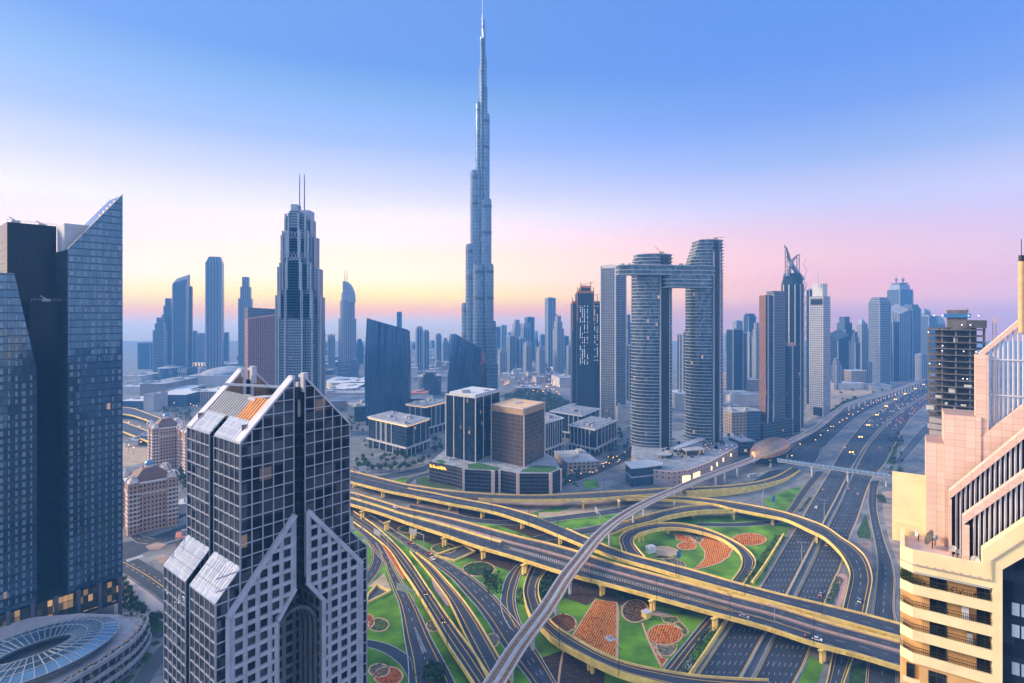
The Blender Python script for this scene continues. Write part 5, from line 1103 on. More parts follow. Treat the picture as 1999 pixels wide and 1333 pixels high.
# ---- two curved dark glass towers
M_rib = facade('ribbed_blue_glass', 2.9, 400, .30, .0, a=(.025, .07, .14), b=(.04, .10, .19), frame=(.04, .09, .16), metal=.8, rough=.06, fr=.2, tilt=.012)
M_dkside = facade('dark_side_glass', 2.2, 4.0, .1, .12, a=(.006, .014, .03), b=(.015, .03, .05), frame=(.012, .02, .035), metal=.25, rough=.12, fr=.4)
def curved(label, Lc, Rc, Sc, Y0, dY, dYs, top):
    """Lc/Rc: left and right edge (px, py) from the ground up; Sc: far edge of the side face"""
    n = len(Lc); t = thing('curved_glass_tower', label, 'skyscraper', (XY(Lc[0][0], Y0), Y0, 0)); nb = 14; b = MB()
    def pnt(px, py, Y): return Vector((XY(px, Y), Y, ZY(py, Y)))
    for i in range(n - 1):
        for k in range(nb):
            f0, f1 = k / nb, (k + 1) / nb
            def row(j, f): return pnt(Lc[j][0] + (Rc[j][0] - Lc[j][0]) * f, Lc[j][1] + (Rc[j][1] - Lc[j][1]) * f, Y0 + dY * f - 10 * math.sin(math.pi * f) * .6)
            a, c, d, e = row(i, f0), row(i, f1), row(i + 1, f1), row(i + 1, f0); u0, u1 = 2.9 * 1.0 * k * 1.0, 2.9 * (k + 1)
            w = (Rc[1][0] - Lc[1][0]) * Y0 / F
            b.face([a, c, d, e], 0, [(w * f0, a.z), (w * f1, c.z), (w * f1, d.z), (w * f0, e.z)])
        q = [pnt(*Rc[i], Y0 + dY), pnt(*Sc[i], Y0 + dYs), pnt(*Sc[i + 1], Y0 + dYs), pnt(*Rc[i + 1], Y0 + dY)]; b.face(q, 1)
        q = [pnt(Sc[i][0] - 3, Sc[i][1], Y0 + dYs + 8), pnt(Lc[i][0] + 2, Lc[i][1], Y0 + 38), pnt(Lc[i + 1][0] + 2, Lc[i + 1][1], Y0 + 38), pnt(Sc[i + 1][0] - 3, Sc[i + 1][1], Y0 + dYs + 8)]; b.face(q)
        q = [pnt(Lc[i][0] + 2, Lc[i][1], Y0 + 38), pnt(*Lc[i], Y0), pnt(*Lc[i + 1], Y0), pnt(Lc[i + 1][0] + 2, Lc[i + 1][1], Y0 + 38)]; b.face(q)
    gs = b.build('glass_skin', [M_rib, M_dkside], t)
    b = MB(); j = n - 1; q = [pnt(*Lc[j], Y0), pnt(*Rc[j], Y0 + dY), pnt(Sc[j][0] - 1, Sc[j][1], Y0 + dYs + 6), pnt(Lc[j][0] + 2, Lc[j][1], Y0 + 38)]; b.face([p - Vector((0, 0, 1.5)) for p in q]); b.build('roof', M_conc, t)
    b = MB()
    for k in range(27):
        f = (k + .5) / 27; pts = []
        for j in range(n): pts.append(pnt(Lc[j][0] + (Rc[j][0] - Lc[j][0]) * f, Lc[j][1] + (Rc[j][1] - Lc[j][1]) * f, Y0 + dY * f - 6 * math.sin(math.pi * f) - .5))
        for j in range(n - 1): b.bar(pts[j], pts[j + 1], .35, .6)
    b.build('vertical_fins', mat('blue_fin', (.10, .18, .30), .3, .5, var=.1) if 'blue_fin' not in bpy.data.materials else bpy.data.materials['blue_fin'], gs)
curved('tall dark curved glass tower with slanted top, left of the spire tower', [(716, 862), (713, 800), (711.5, 740), (712.5, 690), (716, 621)], [(797, 858), (798, 800), (798.5, 740), (797, 700), (795, 643)], [(801, 850), (802, 800), (802.5, 740), (802, 700), (800, 646)], 850, 14, 34, None)
curved('smaller curved glass tower leaning in front of the foot of the spire tower', [(873, 850), (872.5, 780), (874, 735), (879, 695), (888.5, 652)], [(936, 850), (936, 790), (936, 755), (938, 715), (941, 680)], [(952, 838), (952, 780), (951, 740), (949, 705), (943, 682)], 890, 10, 40, None)
# ---- office blocks round the square
M_blk = facade('dark_office_glass', 2.4, 4.1, .06, .16, a=(.008, .016, .028), b=(.025, .045, .07), frame=(.03, .045, .065), metal=.45, rough=.08, lit=.012, fr=.3)
M_wst = mat('white_stone', (.52, .50, .49), .7, var=.12, scale=.3)
M_rdg = mat('roof_deck_grey', (.27, .28, .31), .85, var=.3, scale=.15)
M_eave = mat('lit_eave', (.8, .55, .3), .7, emit=(1.0, .50, .14), es=.7)
def white_block(label, l, c, r, z, fl, fr_, base=11.0, lit=True):
    P4 = roofquad(l, c, r, z); t = thing('office_block', label, 'office building', cen(P4)); ins = inset(P4, 2.2)
    b = MB(); b.prism(ins, 0, z - 1.4, 0); b.build('wall', M_blk, t)
    b = MB(); b.prism(P4, z - 1.2, z - .2, 0, bot=True); b.build('cornice', M_wst, t); b = MB(); b.prism(inset(P4, 4), z - .2, z + .5, 0); b.build('roof_deck', mat('roof_deck_grey', (.27, .28, .31), .85, var=.3, scale=.15) if 'roof_deck_grey' not in bpy.data.materials else bpy.data.materials['roof_deck_grey'], t)
    b = MB()
    for s_, m_ in ((9, 4.5), (6, 3), (3, 2), (2.4, 1.6), (4, 1.5), (2, 2)):
        q = inset(P4, s_ + 3); x, y = lerp2(lerp2(q[0], q[1], rnd.random()), lerp2(q[3], q[2], rnd.random()), rnd.random()); b.box((x, y, z + .6), (s_, m_ * 1.5, 3), .8)
    b.build('roof_plant', M_conc, t)
    if lit:
        b = MB()
        for a, d in ((ins[0], ins[1]), (ins[1], ins[2])): hstrip(b, a, d, z - 2.6, 1.2, .5)
        b.build('eave_light', M_eave, t)
    b = MB()
    for a, d, ff in ((ins[0], ins[1], fl), (ins[1], ins[2], fr_)):
        for f in ff: edgestrip(b, a, d, f, .85, base, z - 1.3, .5)
        hstrip(b, a, d, base - 1.5, 1.6, 2.4, 2)
    b.build('stone_pier', M_wst, t)
    b = MB()
    for a, d in ((P4[0], P4[1]), (P4[1], P4[2])):
        for k in range(7): x, y = lerp2(a, d, k / 6); b.box((x, y, 0), (1.0, 1.0, base - 1), .6)
    b.build('colonnade', M_wst, t)
    return P4
white_block('low dark office block with white piers and lit eaves, left of the black office tower', (716, 813), (795, 830), (841, 816), 38, (.22, .33, .36, .46, .49, .62), (.3, .6, .85))
white_block('white framed office block half hidden behind the black office tower', (790, 788), (829, 793), (880, 781), 42, (.2, .5, .8), (.25, .4, .46, .6, .8))
white_block('narrow white piered office block right of the bronze block', (1030, 814), (1064, 826), (1102, 815), 42, (.3, .6), (.02, .15, .28, .41, .54, .67, .8, .95), lit=False)
white_block('white piered office block with wide grey roof, nearest the slabbed twin towers', (1108, 829), (1161, 839), (1206, 820), 31.5, (.05, .2, .35, .5, .65, .8), (.1, .3, .45, .6, .75, .9), 9, lit=False)
white_block('white piered office block at the back, behind the two smaller piered ones', (1072, 802), (1136, 812), (1172, 797), 34, (.05, .15, .6, .75, .9), (.2, .5, .8), 9, lit=False)
pd2z = 20.7
pod = [G(x, y, pd2z) for x, y in ((838, 901), (893, 912), (908, 917), (961, 920), (974, 918), (1013, 925), (1075, 925), (1096, 916), (1086, 896), (1060, 880), (980, 862), (880, 868))]
pod2 = [(p.x, p.y) for p in pod]
t = thing('dark_podium', 'long dark podium block with lawn roof and pale corner pillars', 'podium', cen(pod2))
M_louv = facade('dark_louvres', 6.0, 3.6, .06, .42, a=(.012, .014, .02), b=(.02, .024, .032), frame=(.075, .075, .085), metal=.1, rough=.4)
b = MB(); b.prism(pod2, 0, pd2z, 0); b.build('wall', M_louv, t)
b = MB(); b.prism(inset(pod2, 1.0), pd2z, pd2z + .5, 0); b.build('roof', bpy.data.materials['roof_deck_grey'], t)
b = MB()
for k in range(26): x, y = lerp2(lerp2(pod2[0], pod2[7], rnd.random()), lerp2(pod2[11], pod2[9], rnd.random()), rnd.uniform(.05, .9)); b.box((x, y, pd2z + .5), (rnd.uniform(1, 4), rnd.uniform(1, 3), rnd.uniform(.6, 2)), .3)
b.build('roof_plant', M_conc, t)
for q in (((912, 906), (936, 903), (978, 914), (968, 917.5), (915, 914.5)), ((1020, 917), (1045, 908), (1084, 910), (1088, 915), (1072, 922), (1016, 921)), ((850, 899), (862, 897), (872, 903), (860, 905))): b = MB(); b.face([G(x, y, pd2z + .6) for x, y in q]); b.build('roof_lawn', mat('roof_turf', (.03, .11, .02), .95, var=.3, scale=.3) if 'roof_turf' not in bpy.data.materials else bpy.data.materials['roof_turf'], t)
M_pps = mat('pale_pink_stone', (.66, .50, .42), .7, var=.1)
for x, y, w in ((905, 917, 2.2), (962.5, 920.5, 3.4), (975, 919, 2), (1011, 925.5, 3), (1075, 925.5, 3), (1095, 916.5, 1.6)): b = MB(); p = G(x, y, pd2z); b.box((p.x, p.y - .6, 0), (w, 1.6, pd2z + 1), .1); b.build('corner_pillar', M_pps, t)
b = MB()   # lit lettering on the dark wall: the strokes are too blurred to read in the photograph
a, d = Vector((pod[0].x, pod[0].y, 15.6)), Vector((pod[1].x, pod[1].y, 15.6)); dr = (d - a).normalized(); nn_ = Vector((dr.y, -dr.x, 0)); s_ = 1.5
for wd in (3, 4, 4, 4, 1, 1):
    for k in range(wd):
        p = a + dr * s_ + nn_ * .3; h_ = rnd.choice((1.4, 2.2, 2.8)); b.bar(p, p + Vector((0, 0, h_)), .45)
        if rnd.random() < .7: b.bar(p + Vector((0, 0, rnd.choice((.2, 1.1, h_)))), p + dr * .9 + Vector((0, 0, rnd.choice((.2, 1.2)))), .4)
        s_ += 1.0
    s_ += 1.0
b.build('sign_lettering', mat('orange_sign', (.9, .4, .05), .5, emit=(1.0, .36, .03), es=2.2), t)
# black office tower
P4 = roofquad((871, 768), (928, 775), (976, 762), 86.9); t = thing('black_office_tower', 'tall black glass office block with white edges and white roof', 'office tower', cen(P4))
b = MB(); b.prism(P4, pd2z, 86.4, 0); b.build('wall', facade('black_glass', 2.4, 4.0, .08, .14, a=(.006, .014, .028), b=(.02, .04, .07), frame=(.012, .02, .03), metal=.5, rough=.06, lit=.03, fr=.2), t)
b = MB()
for a, d, ff in ((P4[0], P4[1], (0.0, .28, .63)), (P4[1], P4[2], (0, .3, .62, .98))):
    for f in ff: edgestrip(b, a, d, f, .8, pd2z, 86.6, .4)
    hstrip(b, a, d, 85.6, 1.4, .4)
b.build('white_edge', M_wst, t)
b = MB(); b.prism(inset(P4, 3), 86.4, 88.6, 0); b.build('roof', M_whi, t)
b = MB(); q = inset(P4, 9); b.box((*lerp2(q[0], q[1], .5), 88.6), (9, 6, 3), .5); b.box((*lerp2(q[1], q[2], .7), 88.6), (6, 4, 1.4), .2); b.build('roof_plant', M_conc, t)
# bronze block
P4 = roofquad((959.5, 788), (1022, 797), (1063, 784), 78.5); t = thing('bronze_block', 'square bronze louvred office block with tan roof', 'office building', cen(P4))
b = MB(); b.prism(P4, pd2z, 77.9, 0); b.build('wall', facade('bronze_louvres', 1.6, 4.2, .30, .12, a=(.02, .02, .024), b=(.07, .06, .06), frame=(.19, .135, .10), metal=.4, rough=.2, lit=.006, fr=.45), t)
b = MB(); [hstrip(b, a, d, 71.5, 5.6, .25) for a, d in ((P4[0], P4[1]), (P4[1], P4[2]))]; b.build('top_band', mat('bronze_band', (.42, .27, .15), .55, .2, var=.12, scale=.3), t)
b = MB(); [edgestrip(b, a, d, f, .9, pd2z, 78.6, .4) for a, d, f in ((P4[0], P4[1], 0.0), (P4[1], P4[2], .01), (P4[1], P4[2], .99))]; [hstrip(b, a, d, 77.4, 1.1, .5) for a, d in ((P4[0], P4[1]), (P4[1], P4[2]))]; b.build('pale_trim', bpy.data.materials['pale_pink_stone'], t)
b = MB(); b.prism(inset(P4, 1.2), 77.9, 78.3, 0); b.build('roof', mat('tan_roof', (.62, .40, .22), .8, var=.12), t)
b = MB(); q = inset(P4, 12); b.box((*lerp2(q[0], q[2], .5), 78.3), (9, 5, .8), .4); b.build('roof_plant', M_conc, t)
# ---- slim pale edged tower
P4 = tri((1172, 908), (1201, 893), (1222, 912)); zt = ZY(515, 893); t = thing('slim_tower', 'slim tower with pale vertical edges and arched top, left of the slabbed twin towers', 'skyscraper', cen(P4))
b = MB(); b.prism(P4, 0, zt - 6, 0); b.build('wall', facade('slim_grid', 3.0, 3.9, .34, .24, a=(.015, .03, .05), b=(.05, .08, .11), frame=(.27, .27, .29), metal=.4, rough=.1, lit=.008, fr=.5), t)
b = MB(); [edgestrip(b, a, d, f, 2.2, 0, zt - 2, .6) for a, d, f in ((P4[0], P4[1], .03), (P4[1], P4[2], .02), (P4[1], P4[2], .98))]; b.build('pale_edge', M_wst, t)
b = MB(); n_ = 8; pr = [(i / n_, -6 + 6 * math.sin(math.pi * (.15 + .7 * i / n_))) for i in range(n_ + 1)]
for a, d, e, g2 in ((P4[0], P4[1], P4[3], P4[2]),):
    for i in range(n_):
        q = [(*lerp2(a, d, pr[i][0]), zt + pr[i][1]), (*lerp2(a, d, pr[i + 1][0]), zt + pr[i + 1][1]), (*lerp2(e, g2, pr[i + 1][0]), zt + pr[i + 1][1]), (*lerp2(e, g2, pr[i][0]), zt + pr[i][1])]; b.face(q)
        b.face([(q[0][0], q[0][1], zt - 6), (q[1][0], q[1][1], zt - 6), q[1], q[0]]); b.face([(q[3][0], q[3][1], zt - 6), (q[2][0], q[2][1], zt - 6), q[2], q[3]])
b.face([(*P4[1], zt - 6), (*P4[2], zt - 6), (*P4[2], zt - 2), (*P4[1], zt - 2)]); b.build('arched_top', M_wst, t)
# ---- slabbed twin towers joined by a sky bridge
M_sv = facade('twin_glass', 2.5, 4.0, .10, .05, a=(.02, .04, .06), b=(.08, .12, .16), frame=(.10, .12, .15), metal=.6, rough=.08, lit=.008, tilt=.03)
M_slab = mat('pale_floor_slab', (.42, .40, .41), .6, var=.12, scale=.3)
def ell(cx_, cy_, rx, ry, n=44, xl=None):
    p = circle(cx_, cy_, rx, ry, n=n); return [(max(x, xl), y) for x, y in p] if xl is not None else p
def twin(label, px0, px1, Y, ytop, slots, steps):
    k = Y / F; cx_ = XY((px0 + px1) / 2, Y); rx = (px1 - px0) / 2 * k; ry = 17; cy_ = Y + ry; zt = ZY(ytop, Y); t = thing('slabbed_tower', label, 'skyscraper', (cx_, cy_, 0))
    zb = zt - 4.0 * len(steps)
    b = MB(); b.prism(ell(cx_, cy_, rx, ry), 0, zb, 0)
    for i, xl in enumerate(steps): b.prism(ell(cx_, cy_, rx - .5, ry - .5, xl=XY(xl, Y) if xl else None), zb + 4 * i, zb + 4 * i + 4, 0)
    w = b.build('glass_skin', M_sv, t)
    b = MB(); nfl = int(zb / 4.0)
    for j in range(3, nfl): o = .9 if j % 12 else 0.2; b.prism(ell(cx_, cy_, rx + o, ry + o), 4.0 * j, 4.0 * j + .55, 0, bot=True)
    for i, xl in enumerate(steps): b.prism(ell(cx_, cy_, rx + 1.2, ry + 1.0, xl=XY(xl - 3, Y) if xl else None), zb + 4 * i, zb + 4 * i + .6, 0, bot=True)
    b.prism(ell(cx_, cy_, rx + .6, ry + .6, xl=XY(steps[-1] - 1, Y) if steps and steps[-1] else None), zt, zt + 1.0, 0, bot=True); b.build('floor_slabs', M_slab, t)
    for px, wd, m_, out in slots:
        x = XY(px, Y); dx = (x - cx_) / rx; y = cy_ - ry * math.sqrt(max(.05, 1 - dx * dx)); b = MB(); b.box((x, y + 2, 0), (wd, 6 + out * 2, zt - (2 if wd > 4 else 14)), math.atan2(dx * ry, math.sqrt(max(.05, 1 - dx * dx)) * rx)); b.build('vertical_slot' if wd > 4 else 'vertical_fin', m_, t)
    return t
M_slot = mat('dark_slot', (.012, .016, .024), .3, .3, var=.2)
t1 = twin('left of the slabbed twin towers, with dark vertical slot and flat disc roof', 1239, 1319, 655, 496, [(1297, 9.5, M_slot, 1.0), (1288, 1.2, M_slab, 1.2), (1305, 1.2, M_slab, 1.2)], [1243, 1243, 1246])
t2 = twin('right of the slabbed twin towers, taller, with terraces stepping down its left top', 1347, 1420, 680, 468, [(1392, 1.3, M_slab, 1.2), (1404, 1.3, M_slab, 1.2), (1398, 5, M_slot, .6)], [1349, 1350, 1352, 1354, 1357, 1360, 1363, 1366, 1367])
def boat(px0, px1, Y0, Y1, w, z0, z1, tip=14):
    a, c = Vector((XY(px0, Y0), Y0, 0)), Vector((XY(px1, Y1), Y1, 0)); d = (c - a).normalized(); n = Vector((d.y, -d.x, 0)); L = (c - a).length
    return [tuple((a + d * s + n * o))[:2] for s, o in ((0, w * .2), (tip, w * .5), (L - tip, w * .5), (L, w * .25), (L, -w * .25), (L - tip, -w * .5), (tip, -w * .5), (0, -w * .2))]
t = thing('sky_bridge', 'curved sky bridge joining the slabbed twin towers and jutting past the left one', 'bridge', (XY(1330, 660), 660, 218))
up_ = boat(1206, 1390, 648, 664, 24, 0, 0); lo_ = boat(1296, 1385, 652, 664, 20, 0, 0, 4)
b = MB(); b.prism(up_, 216, 226, 0, bot=True); b.prism(lo_, 201, 216, 0, bot=True); b.build('glass_skin', M_sv, t)
b = MB()
for z, p in ((215.6, up_), (220.4, up_), (226, up_), (201, lo_), (205.5, lo_), (210, lo_)): b.prism(inset(p, -.9), z, z + .9, 0, bot=True)
b.build('floor_slabs', M_slab, t)
b = MB(); [b.box((XY(px, 655), 655, 226.9), (4, 3, 2.4), .3) for px in (1215, 1228, 1240, 1330, 1342)]; b.build('deck_pavilion', M_conc, t)
for tw_, px, Y, z in ((t1, 1290, 672, 243), (t2, 1395, 697, 263)):
    b = MB(); x = XY(px, Y); b.box((x, Y, z), (6, 4, 2), .2); b.bar((x, Y, z + 2), (x - 7, Y, z + 8) if px < 1300 else (x + 12, Y, z + 3), .6); b.build('roof_crane', M_terra, tw_)
# podium at the feet of the twins
M_pod = facade('podium_stone', 6.0, 4.6, .74, .62, a=(.04, .05, .07), b=(.08, .09, .1), frame=(.56, .42, .36), metal=.2, rough=.2, fr=.7, lit=.03); zp_ = 14.0; po = [G(x, y, zp_) for x, y in ((1250, 905), (1275, 918), (1310, 922), (1345, 918), (1385, 903), (1420, 884), (1441, 872), (1432, 846), (1340, 838), (1235, 858), (1232, 890))]
pq = [(p.x, p.y) for p in po]; t = thing('mall_podium', 'curved pink stone podium with warm lit windows below the slabbed twin towers', 'podium', cen(pq))
b = MB(); b.prism(pq, 0, zp_, 0); b.build('wall', M_pod, t)
b = MB(); b.prism(inset(pq, 1.5), zp_, zp_ + .25, 0); b.build('roof_terrace', bpy.data.materials['roof_deck_grey'], t)
b = MB()
for k in range(22): p = G(rnd.uniform(1280, 1425), 0 or rnd.uniform(850, 895), zp_); b.box((p.x, p.y, zp_ + .2), (rnd.uniform(2, 8), rnd.uniform(1.5, 4), rnd.uniform(.8, 3)), rnd.uniform(.2, .8)) if point_in(p.x, p.y, inset(pq, 6)) else None
b.build('terrace_kiosk', M_blk, t)
b = MB(); b.sweep([Vector((x, y, zp_)) for x, y in pq[:7]], [(-.3, 0), (-.3, 1.2), (.4, 1.2), (.4, 0)]); b.build('parapet', M_ps, t)
M_lit = mat('warm_lit_glass', (.9, .6, .3), .4, emit=(1.0, .58, .20), es=1.8)
b = MB(); edgestrip(b, pq[3], pq[4], .35, 13, 2, 9, .3); edgestrip(b, pq[2], pq[3], .85, 9, 2, 9, .3); b.build('lit_window', M_lit, t)
b = MB(); [edgestrip(b, pq[4], pq[5], f, 2.0, 5 + i, 9 + i, .25) for i, f in enumerate((.1, .4, .75))]; edgestrip(b, pq[5], pq[6], .3, 2.2, 8, 11, .25); b.build('lit_window', M_lit, t)
b = MB(); edgestrip(b, pq[1], pq[2], .5, 14, 2, 5, .2); edgestrip(b, pq[4], pq[5], .55, 16, 2.5, 4.5, .2); b.build('grille', M_conc, t)
P5 = [G(x, y, 18.6) for x, y in ((1221, 903), (1233, 914), (1262, 911), (1291, 907), (1292, 903), (1262, 898))]; P5 = [(p.x, p.y) for p in P5]; t = thing('glass_corner_block', 'blue glass corner block with white wedge roof at the podium end', 'pavilion', cen(P5))
b = MB(); b.prism(P5, 0, 18, 0); b.build('wall', facade('corner_block_glass', 1.6, 4.5, .1, .1, a=(.02, .05, .09), b=(.05, .09, .14), frame=(.05, .08, .11), metal=.5, rough=.1, lit=.01), t)
b = MB(); b.prism(inset(P5, -1.2), 18, 19, 0, bot=True); b.build('roof', M_whi, t)
b = MB(); [hstrip(b, P5[i], P5[i + 1], 9, 1.2, .5) for i in range(3)]; b.build('mid_band', M_conc, t)
for px, py, lab in ((1297, 886, 'flat grey disc canopy on the podium beside the left slabbed tower'),):
    p = G(px, py, 18); t = thing('disc_canopy', lab, 'canopy', (p.x, p.y, 14)); b = MB(); b.cyl((p.x, p.y, 18), 8, .7, 24); b.build('roof', M_conc, t); b = MB(); [b.cyl((p.x + 5 * math.cos(a), p.y + 5 * math.sin(a), 14), .35, 4, 6) for a in (0, 1.6, 3.1, 4.7)]; b.build('column', M_dark, t)
p = G(1352, 876, 20); t = thing('lit_pavilion', 'dark pavilion with warm lit front and flat roof between the slabbed twin towers', 'pavilion', (p.x, p.y, 14)); b = MB(); b.box((p.x, p.y, 14.2), (22, 12, 5.6), .25); b.build('wall', M_lobby, t); b = MB(); b.box((p.x, p.y, 19.8), (25, 15, .8), .25); b.build('roof', M_conc, t)
p = G(1342, 862, 24); t = thing('sloping_canopy', 'long sloping grey canopy between the slabbed twin towers', 'canopy', (p.x, p.y, 14)); b = MB(); b.face([G(1310, 874, 20), G(1318, 878, 20), G(1378, 857, 26), G(1364, 853, 26)]); b.face([G(1310, 874, 19.4), G(1364, 853, 25.4), G(1378, 857, 25.4), G(1318, 878, 19.4)]); b.build('roof', M_steel, t); b = MB(); [b.tube([G(x, y, 14), G(x, y, 20)], .4, 6) for x, y in ((1325, 880), (1350, 872))]; b.build('column', M_dark, t)
# ---- towers under construction behind the slim tower
M_uc = facade('raw_frame', 3.2, 4.0, .35, .3, a=(.012, .016, .024), b=(.03, .035, .045), frame=(.075, .08, .09), metal=0, rough=.6, lit=.0)
M_wl = mat('work_light', (.9, .9, .9), .5, emit=(.9, .95, 1.0), es=1.4); M_on = mat('orange_netting', (.6, .22, .05), .8, var=.2)
for lab, ps, xs in (('dark unfinished tower with orange netting and columns of work lights', [(1126, 1160, 572, 985), (1117, 1128, 592, 992), (1133, 1154, 562, 990)], (1133, 1137, 1141, 1147)), ('dark unfinished tower with an orange crane, tucked behind the slim tower', [(1158, 1176, 592, 1010)], (1161, 1166))):
    t = thing('unfinished_tower', lab, 'skyscraper', (XY(ps[0][0], 990), 990, 0))
    for x0, x1, yt, Y in ps:
        w = (x1 - x0) * Y / F; cx_ = XY((x0 + x1) / 2, Y); b = MB(); b.box((cx_, Y + 14, 0), (w, 28, ZY(yt, Y))); b.build('frame', M_uc, t); b = MB(); b.box((cx_, Y + 14, ZY(yt, Y)), (w * .9, 25, 4)); [b.box((cx_ + w * f, Y - .2, ZY(yt, Y) - 22 - 60 * abs(f)), (1.4, 1, 60)) for f in (-.46, .46)]; b.build('netting', M_on, t)
    b = MB(); Y = ps[0][3] - .6
    for x in xs:
        for j in range(34):
            if rnd.random() < .6: b.box((XY(x, Y), Y, ZY(598 + j * 3.4, Y)), (.7, .4, .9))
    b.build('work_light', M_wl, t)
    b = MB(); x = XY((ps[0][0] + ps[0][1]) / 2, 990); z = ZY(ps[0][2], 990); b.bar((x, 995, z), (x, 995, z + 14), 1.0); b.bar((x - 8, 995, z + 14), (x + 16, 995, z + 20), .8); b.build('tower_crane', M_on, t)
# ---- stepped stone tower with two masts (left of the spire tower)
aY = 800.0; ak = aY / F; ac = XY(579, aY); t = thing('stepped_tower', 'tall stepped stone and glass tower with two thin masts', 'skyscraper', (ac, aY + 20, 0))
M_bal = facade('balcony_bays', 3.4, 3.9, .16, .42, a=(.012, .025, .045), b=(.04, .065, .09), frame=(.24, .27, .32), metal=.5, rough=.1, lit=.004, fr=.5)
M_stn = facade('stone_bays', 6.0, 3.9, .5, .12, a=(.03, .05, .08), b=(.06, .09, .13), frame=(.27, .29, .33), metal=.4, rough=.12, fr=.5)
M_smooth = mat('smooth_stone_panel', (.34, .35, .39), .5, .1, var=.12, scale=.1)
prev = 0.0
for hw, yt in ((45, 580), (41, 524), (34, 462), (26.5, 429)):
    zt = ZY(yt, aY); w = hw * ak; z0 = max(0, prev - 30)
    b = MB(); b.box((ac, aY + 15, z0), (w * 2, 16, zt - z0)); b.build('tier', M_stn, t)
    b = MB(); b.box((ac, aY + 10, z0), (w * 1.5, 28, zt + 5 - z0)); b.build('tier', M_bal, t)
    b = MB(); b.box((ac, aY + 8, z0), (w * .62, 38, zt + 11 - z0)); b.build('tier', M_bal, t)
    b = MB()
    for f in (-.97, -.72, -.36, .36, .72, .97): b.box((ac + w * f, aY + (6.4 if abs(f) > .9 else (-4.5 if abs(f) > .5 else -11.4)), z0), (2.0, 2.6, zt + (3 if abs(f) > .9 else 8) - z0))
    b.build('stone_pier', M_smooth, t); prev = zt
b = MB(); zt = ZY(399, aY); b.box((ac + 3, aY + 22, prev - 20), (22, 22, zt - prev + 14)); b.box((ac - 7, aY + 16, prev - 20), (9, 16, zt - prev + 22)); b.box((ac + 14, aY + 18, prev - 30), (8, 20, zt - prev + 10)); b.build('crown', M_smooth, t)
b = MB()
for yt, hw in ((468, 30), (508, 36)):
    z = ZY(yt, aY)
    for k in range(8): x = ac - hw * ak * .75 + hw * ak * 1.5 * k / 8; b.bar((x, aY - 11.2, z), (x + hw * ak * .19, aY - 11.2, z + 11), .5); b.bar((x + hw * ak * .19, aY - 11.2, z), (x, aY - 11.2, z + 11), .5)
b.build('cross_bracing', M_smooth, t)
for px in (575.6, 585): b = MB(); x = XY(px, aY); b.tube([(x, aY + 18, prev), (x, aY + 18, ZY(350, aY)), (x, aY + 18, ZY(334, aY))], [.9, .7, .5], 6); b.build('mast', M_dark, t)
# red brown block
P4 = tri((478, 1010), (484, 992), (560, 1015)); t = thing('red_block', 'red brown gridded block with dark upper frame beside the stepped tower', 'apartment tower', cen(P4))
zt = ZY(622, 992); b = MB(); b.prism(P4, 0, zt, 0, z1l=[zt, zt, zt + 9, zt + 9]); b.build('wall', facade('red_grid', 3.4, 3.9, .45, .4, a=(.02, .022, .03), b=(.04, .045, .06), frame=(.42, .19, .14), metal=.2, rough=.2, fr=.7), t)
b = MB(); P6 = tri((477, 1046), (484, 1034), (556, 1046)); b.prism(P6, 0, ZY(604, 1034), 0, z1l=[ZY(600, 1034)] * 2 + [ZY(604, 1034)] * 2); b.build('upper_frame', facade('grey_frame', 2.5, 3.9, .3, .3, a=(.03, .04, .06), b=(.07, .09, .12), frame=(.14, .15, .17), metal=.2), t)
